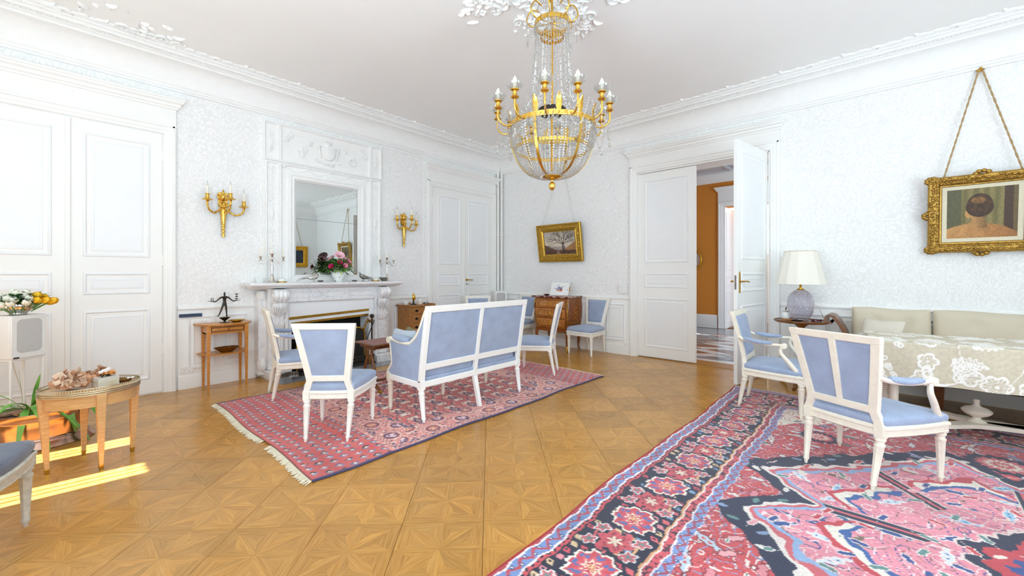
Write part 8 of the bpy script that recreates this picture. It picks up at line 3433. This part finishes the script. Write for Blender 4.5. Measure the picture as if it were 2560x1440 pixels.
 # tall acanthus leaves standing on the ring
 def acanth():
  vs, fs = [], []
  n = 9
  for i in range(n + 1):
   s = i / n
   w = .022 * math.sin(PI * (.18 + .72 * s)) * (1 + .12 * (i % 2))
   r = RING - .005 + .012 * s + .05 * max(0, s - .55) ** 1.5
   z = ZR + .018 + .115 * s - .02 * max(0, s - .8)
   vs += [(r, -w, z), (r + .006, -w * .4, z + .003), (r + .002, 0, z), (r + .006, w * .4, z + .003), (r, w, z)]
  for i in range(n):
   for j in range(4):
    q = i * 5 + j
    fs.append((q, q + 1, q + 6, q + 5))
  return MB().add(vs, fs)
 me = acanth().mesh('acanthus_leaf', G, 70)
 for k in range(12):
  o = link('acanthus_leaf', me, t)
  o.rotation_euler = (0, 0, 2 * PI * (k + .5) / 12)
 # candle arms
 AR, AZ = .435, 2.475
 m = MB().tube(spline([(RING, 0, ZR - .004), (RING + .03, 0, ZR - .02), (RING + .075, 0, ZR - .012), (AR, 0, ZR + .03), (AR, 0, AZ)], 6), .0075, 8)
 arm_me = m.mesh('candle_arm', G, 50)
 m = MB().lathe([(0, 0), (.012, 0), (.026, .008), (.03, .014), (.028, .018), (.012, .02), (.012, .028), (.016, .03), (.015, .055), (.022, .058), (.03, .062), (.03, .066), (0, .066)], 20, (AR, 0, AZ))
 cup_me = m.mesh('socket_cup', G, 40)
 m = MB().lathe([(.016, .066), (.04, .072), (.056, .086), (.062, .104), (.060, .105), (.053, .089), (.038, .076), (.016, .07)], 32, (AR, 0, AZ), flute=.06, nfl=16, cap=False)
 bob_me = m.mesh('bobeche', 'clear_glass', 50)
 m = MB().lathe([(0, .066), (.0145, .066), (.0135, .145), (.007, .152), (.003, .162), (0, .165)], 12, (AR, 0, AZ))
 can_me = m.mesh('candle', 'candle_wax', 50)
 # pendants hung under each arm: two chains and a pear drop
 m = MB()
 for s in (-1, 1):
  for i in range(16):
   q = i / 15
   ang = s * (.26 * (1 - q))
   r = AR - .01
   z = AZ - .005 - .20 * math.sin(PI / 2 * q) ** 1.0
   bead(m, (r * math.cos(ang * .9), r * math.sin(ang * .9), z), .004, .007)
 for i in range(8):
  bead(m, (AR, 0, AZ - .03 - .018 * i), .004, .008)
 drop(m, AR, AZ - .21, .05, .014)
 pend_me = m.mesh('arm_pendant', 'crystal', 0)
 m = MB()
 for i in range(12):
  q = i / 11
  r = RING + (AR - RING) * q
  bead(m, (r, 0, ZR + .13 + (AZ - ZR - .13 + .0) * q - .05 * math.sin(PI * q)), .004, .006)
 chain_me = m.mesh('arm_chain', 'crystal', 0)
 for k in range(12):
  rz = 2 * PI * k / 12
  a = link('candle_arm', arm_me, t)
  a.rotation_euler = (0, 0, rz)
  for nm, me in (('socket_cup', cup_me), ('bobeche', bob_me), ('candle', can_me), ('arm_pendant', pend_me), ('arm_chain', chain_me)):
   link(nm, me, a)
 # crown at the top with its own drops
 band(.13, 3.17, 3.205, 'crown_ring')
 band(.085, 3.085, 3.105, 'crown_lower_ring', mat='gold')
 for k in range(8):
  m = MB()
  a = 2 * PI * k / 8
  m.tube(spline([(.13 * math.cos(a), .13 * math.sin(a), 3.19), (.17 * math.cos(a), .17 * math.sin(a), 3.20), (.20 * math.cos(a), .20 * math.sin(a), 3.25), (.16 * math.cos(a), .16 * math.sin(a), 3.32), (.10 * math.cos(a), .10 * math.sin(a), 3.30)], 5), .006, 6)
  m.tube([(.006 * math.cos(a), .006 * math.sin(a), 3.2), (.135 * math.cos(a), .135 * math.sin(a), 3.19)], .004, 5)
  m.build('crown_scroll', G, t, smooth=60)
  MB().tube([(.006 * math.cos(a), .006 * math.sin(a), 3.09), (.087 * math.cos(a), .087 * math.sin(a), 3.095)], .004, 5).build('crown_spoke', G, t)
 m = MB()
 for i in range(7):
  bead(m, (.13, 0, 3.16 - .012 * i), .004, .007)
 drop(m, .135, 3.17, .045, .011)
 me = m.mesh('crown_drops', 'crystal', 0)
 for k in range(26):
  o = link('crown_drops', me, t)
  o.rotation_euler = (0, 0, 2 * PI * k / 26)
 m = MB()
 for i in range(12):
  q = i / 11
  bead(m, (.20 - .01 * q, .0, 3.25 - .16 * q), .0045, .008)
 for s in (-1, 1):
  for i in range(10):
   q = i / 9
   ang = s * .39 * (1 - q)
   bead(m, (.195 * math.cos(ang), .195 * math.sin(ang), 3.22 - .15 * math.sin(PI / 2 * q)), .004, .007)
 drop(m, .192, 3.085, .05, .013)
 me = m.mesh('crown_tassel', 'crystal', 0)
 for k in range(8):
  o = link('crown_tassel', me, t)
  o.rotation_euler = (0, 0, 2 * PI * k / 8)
chandelier()
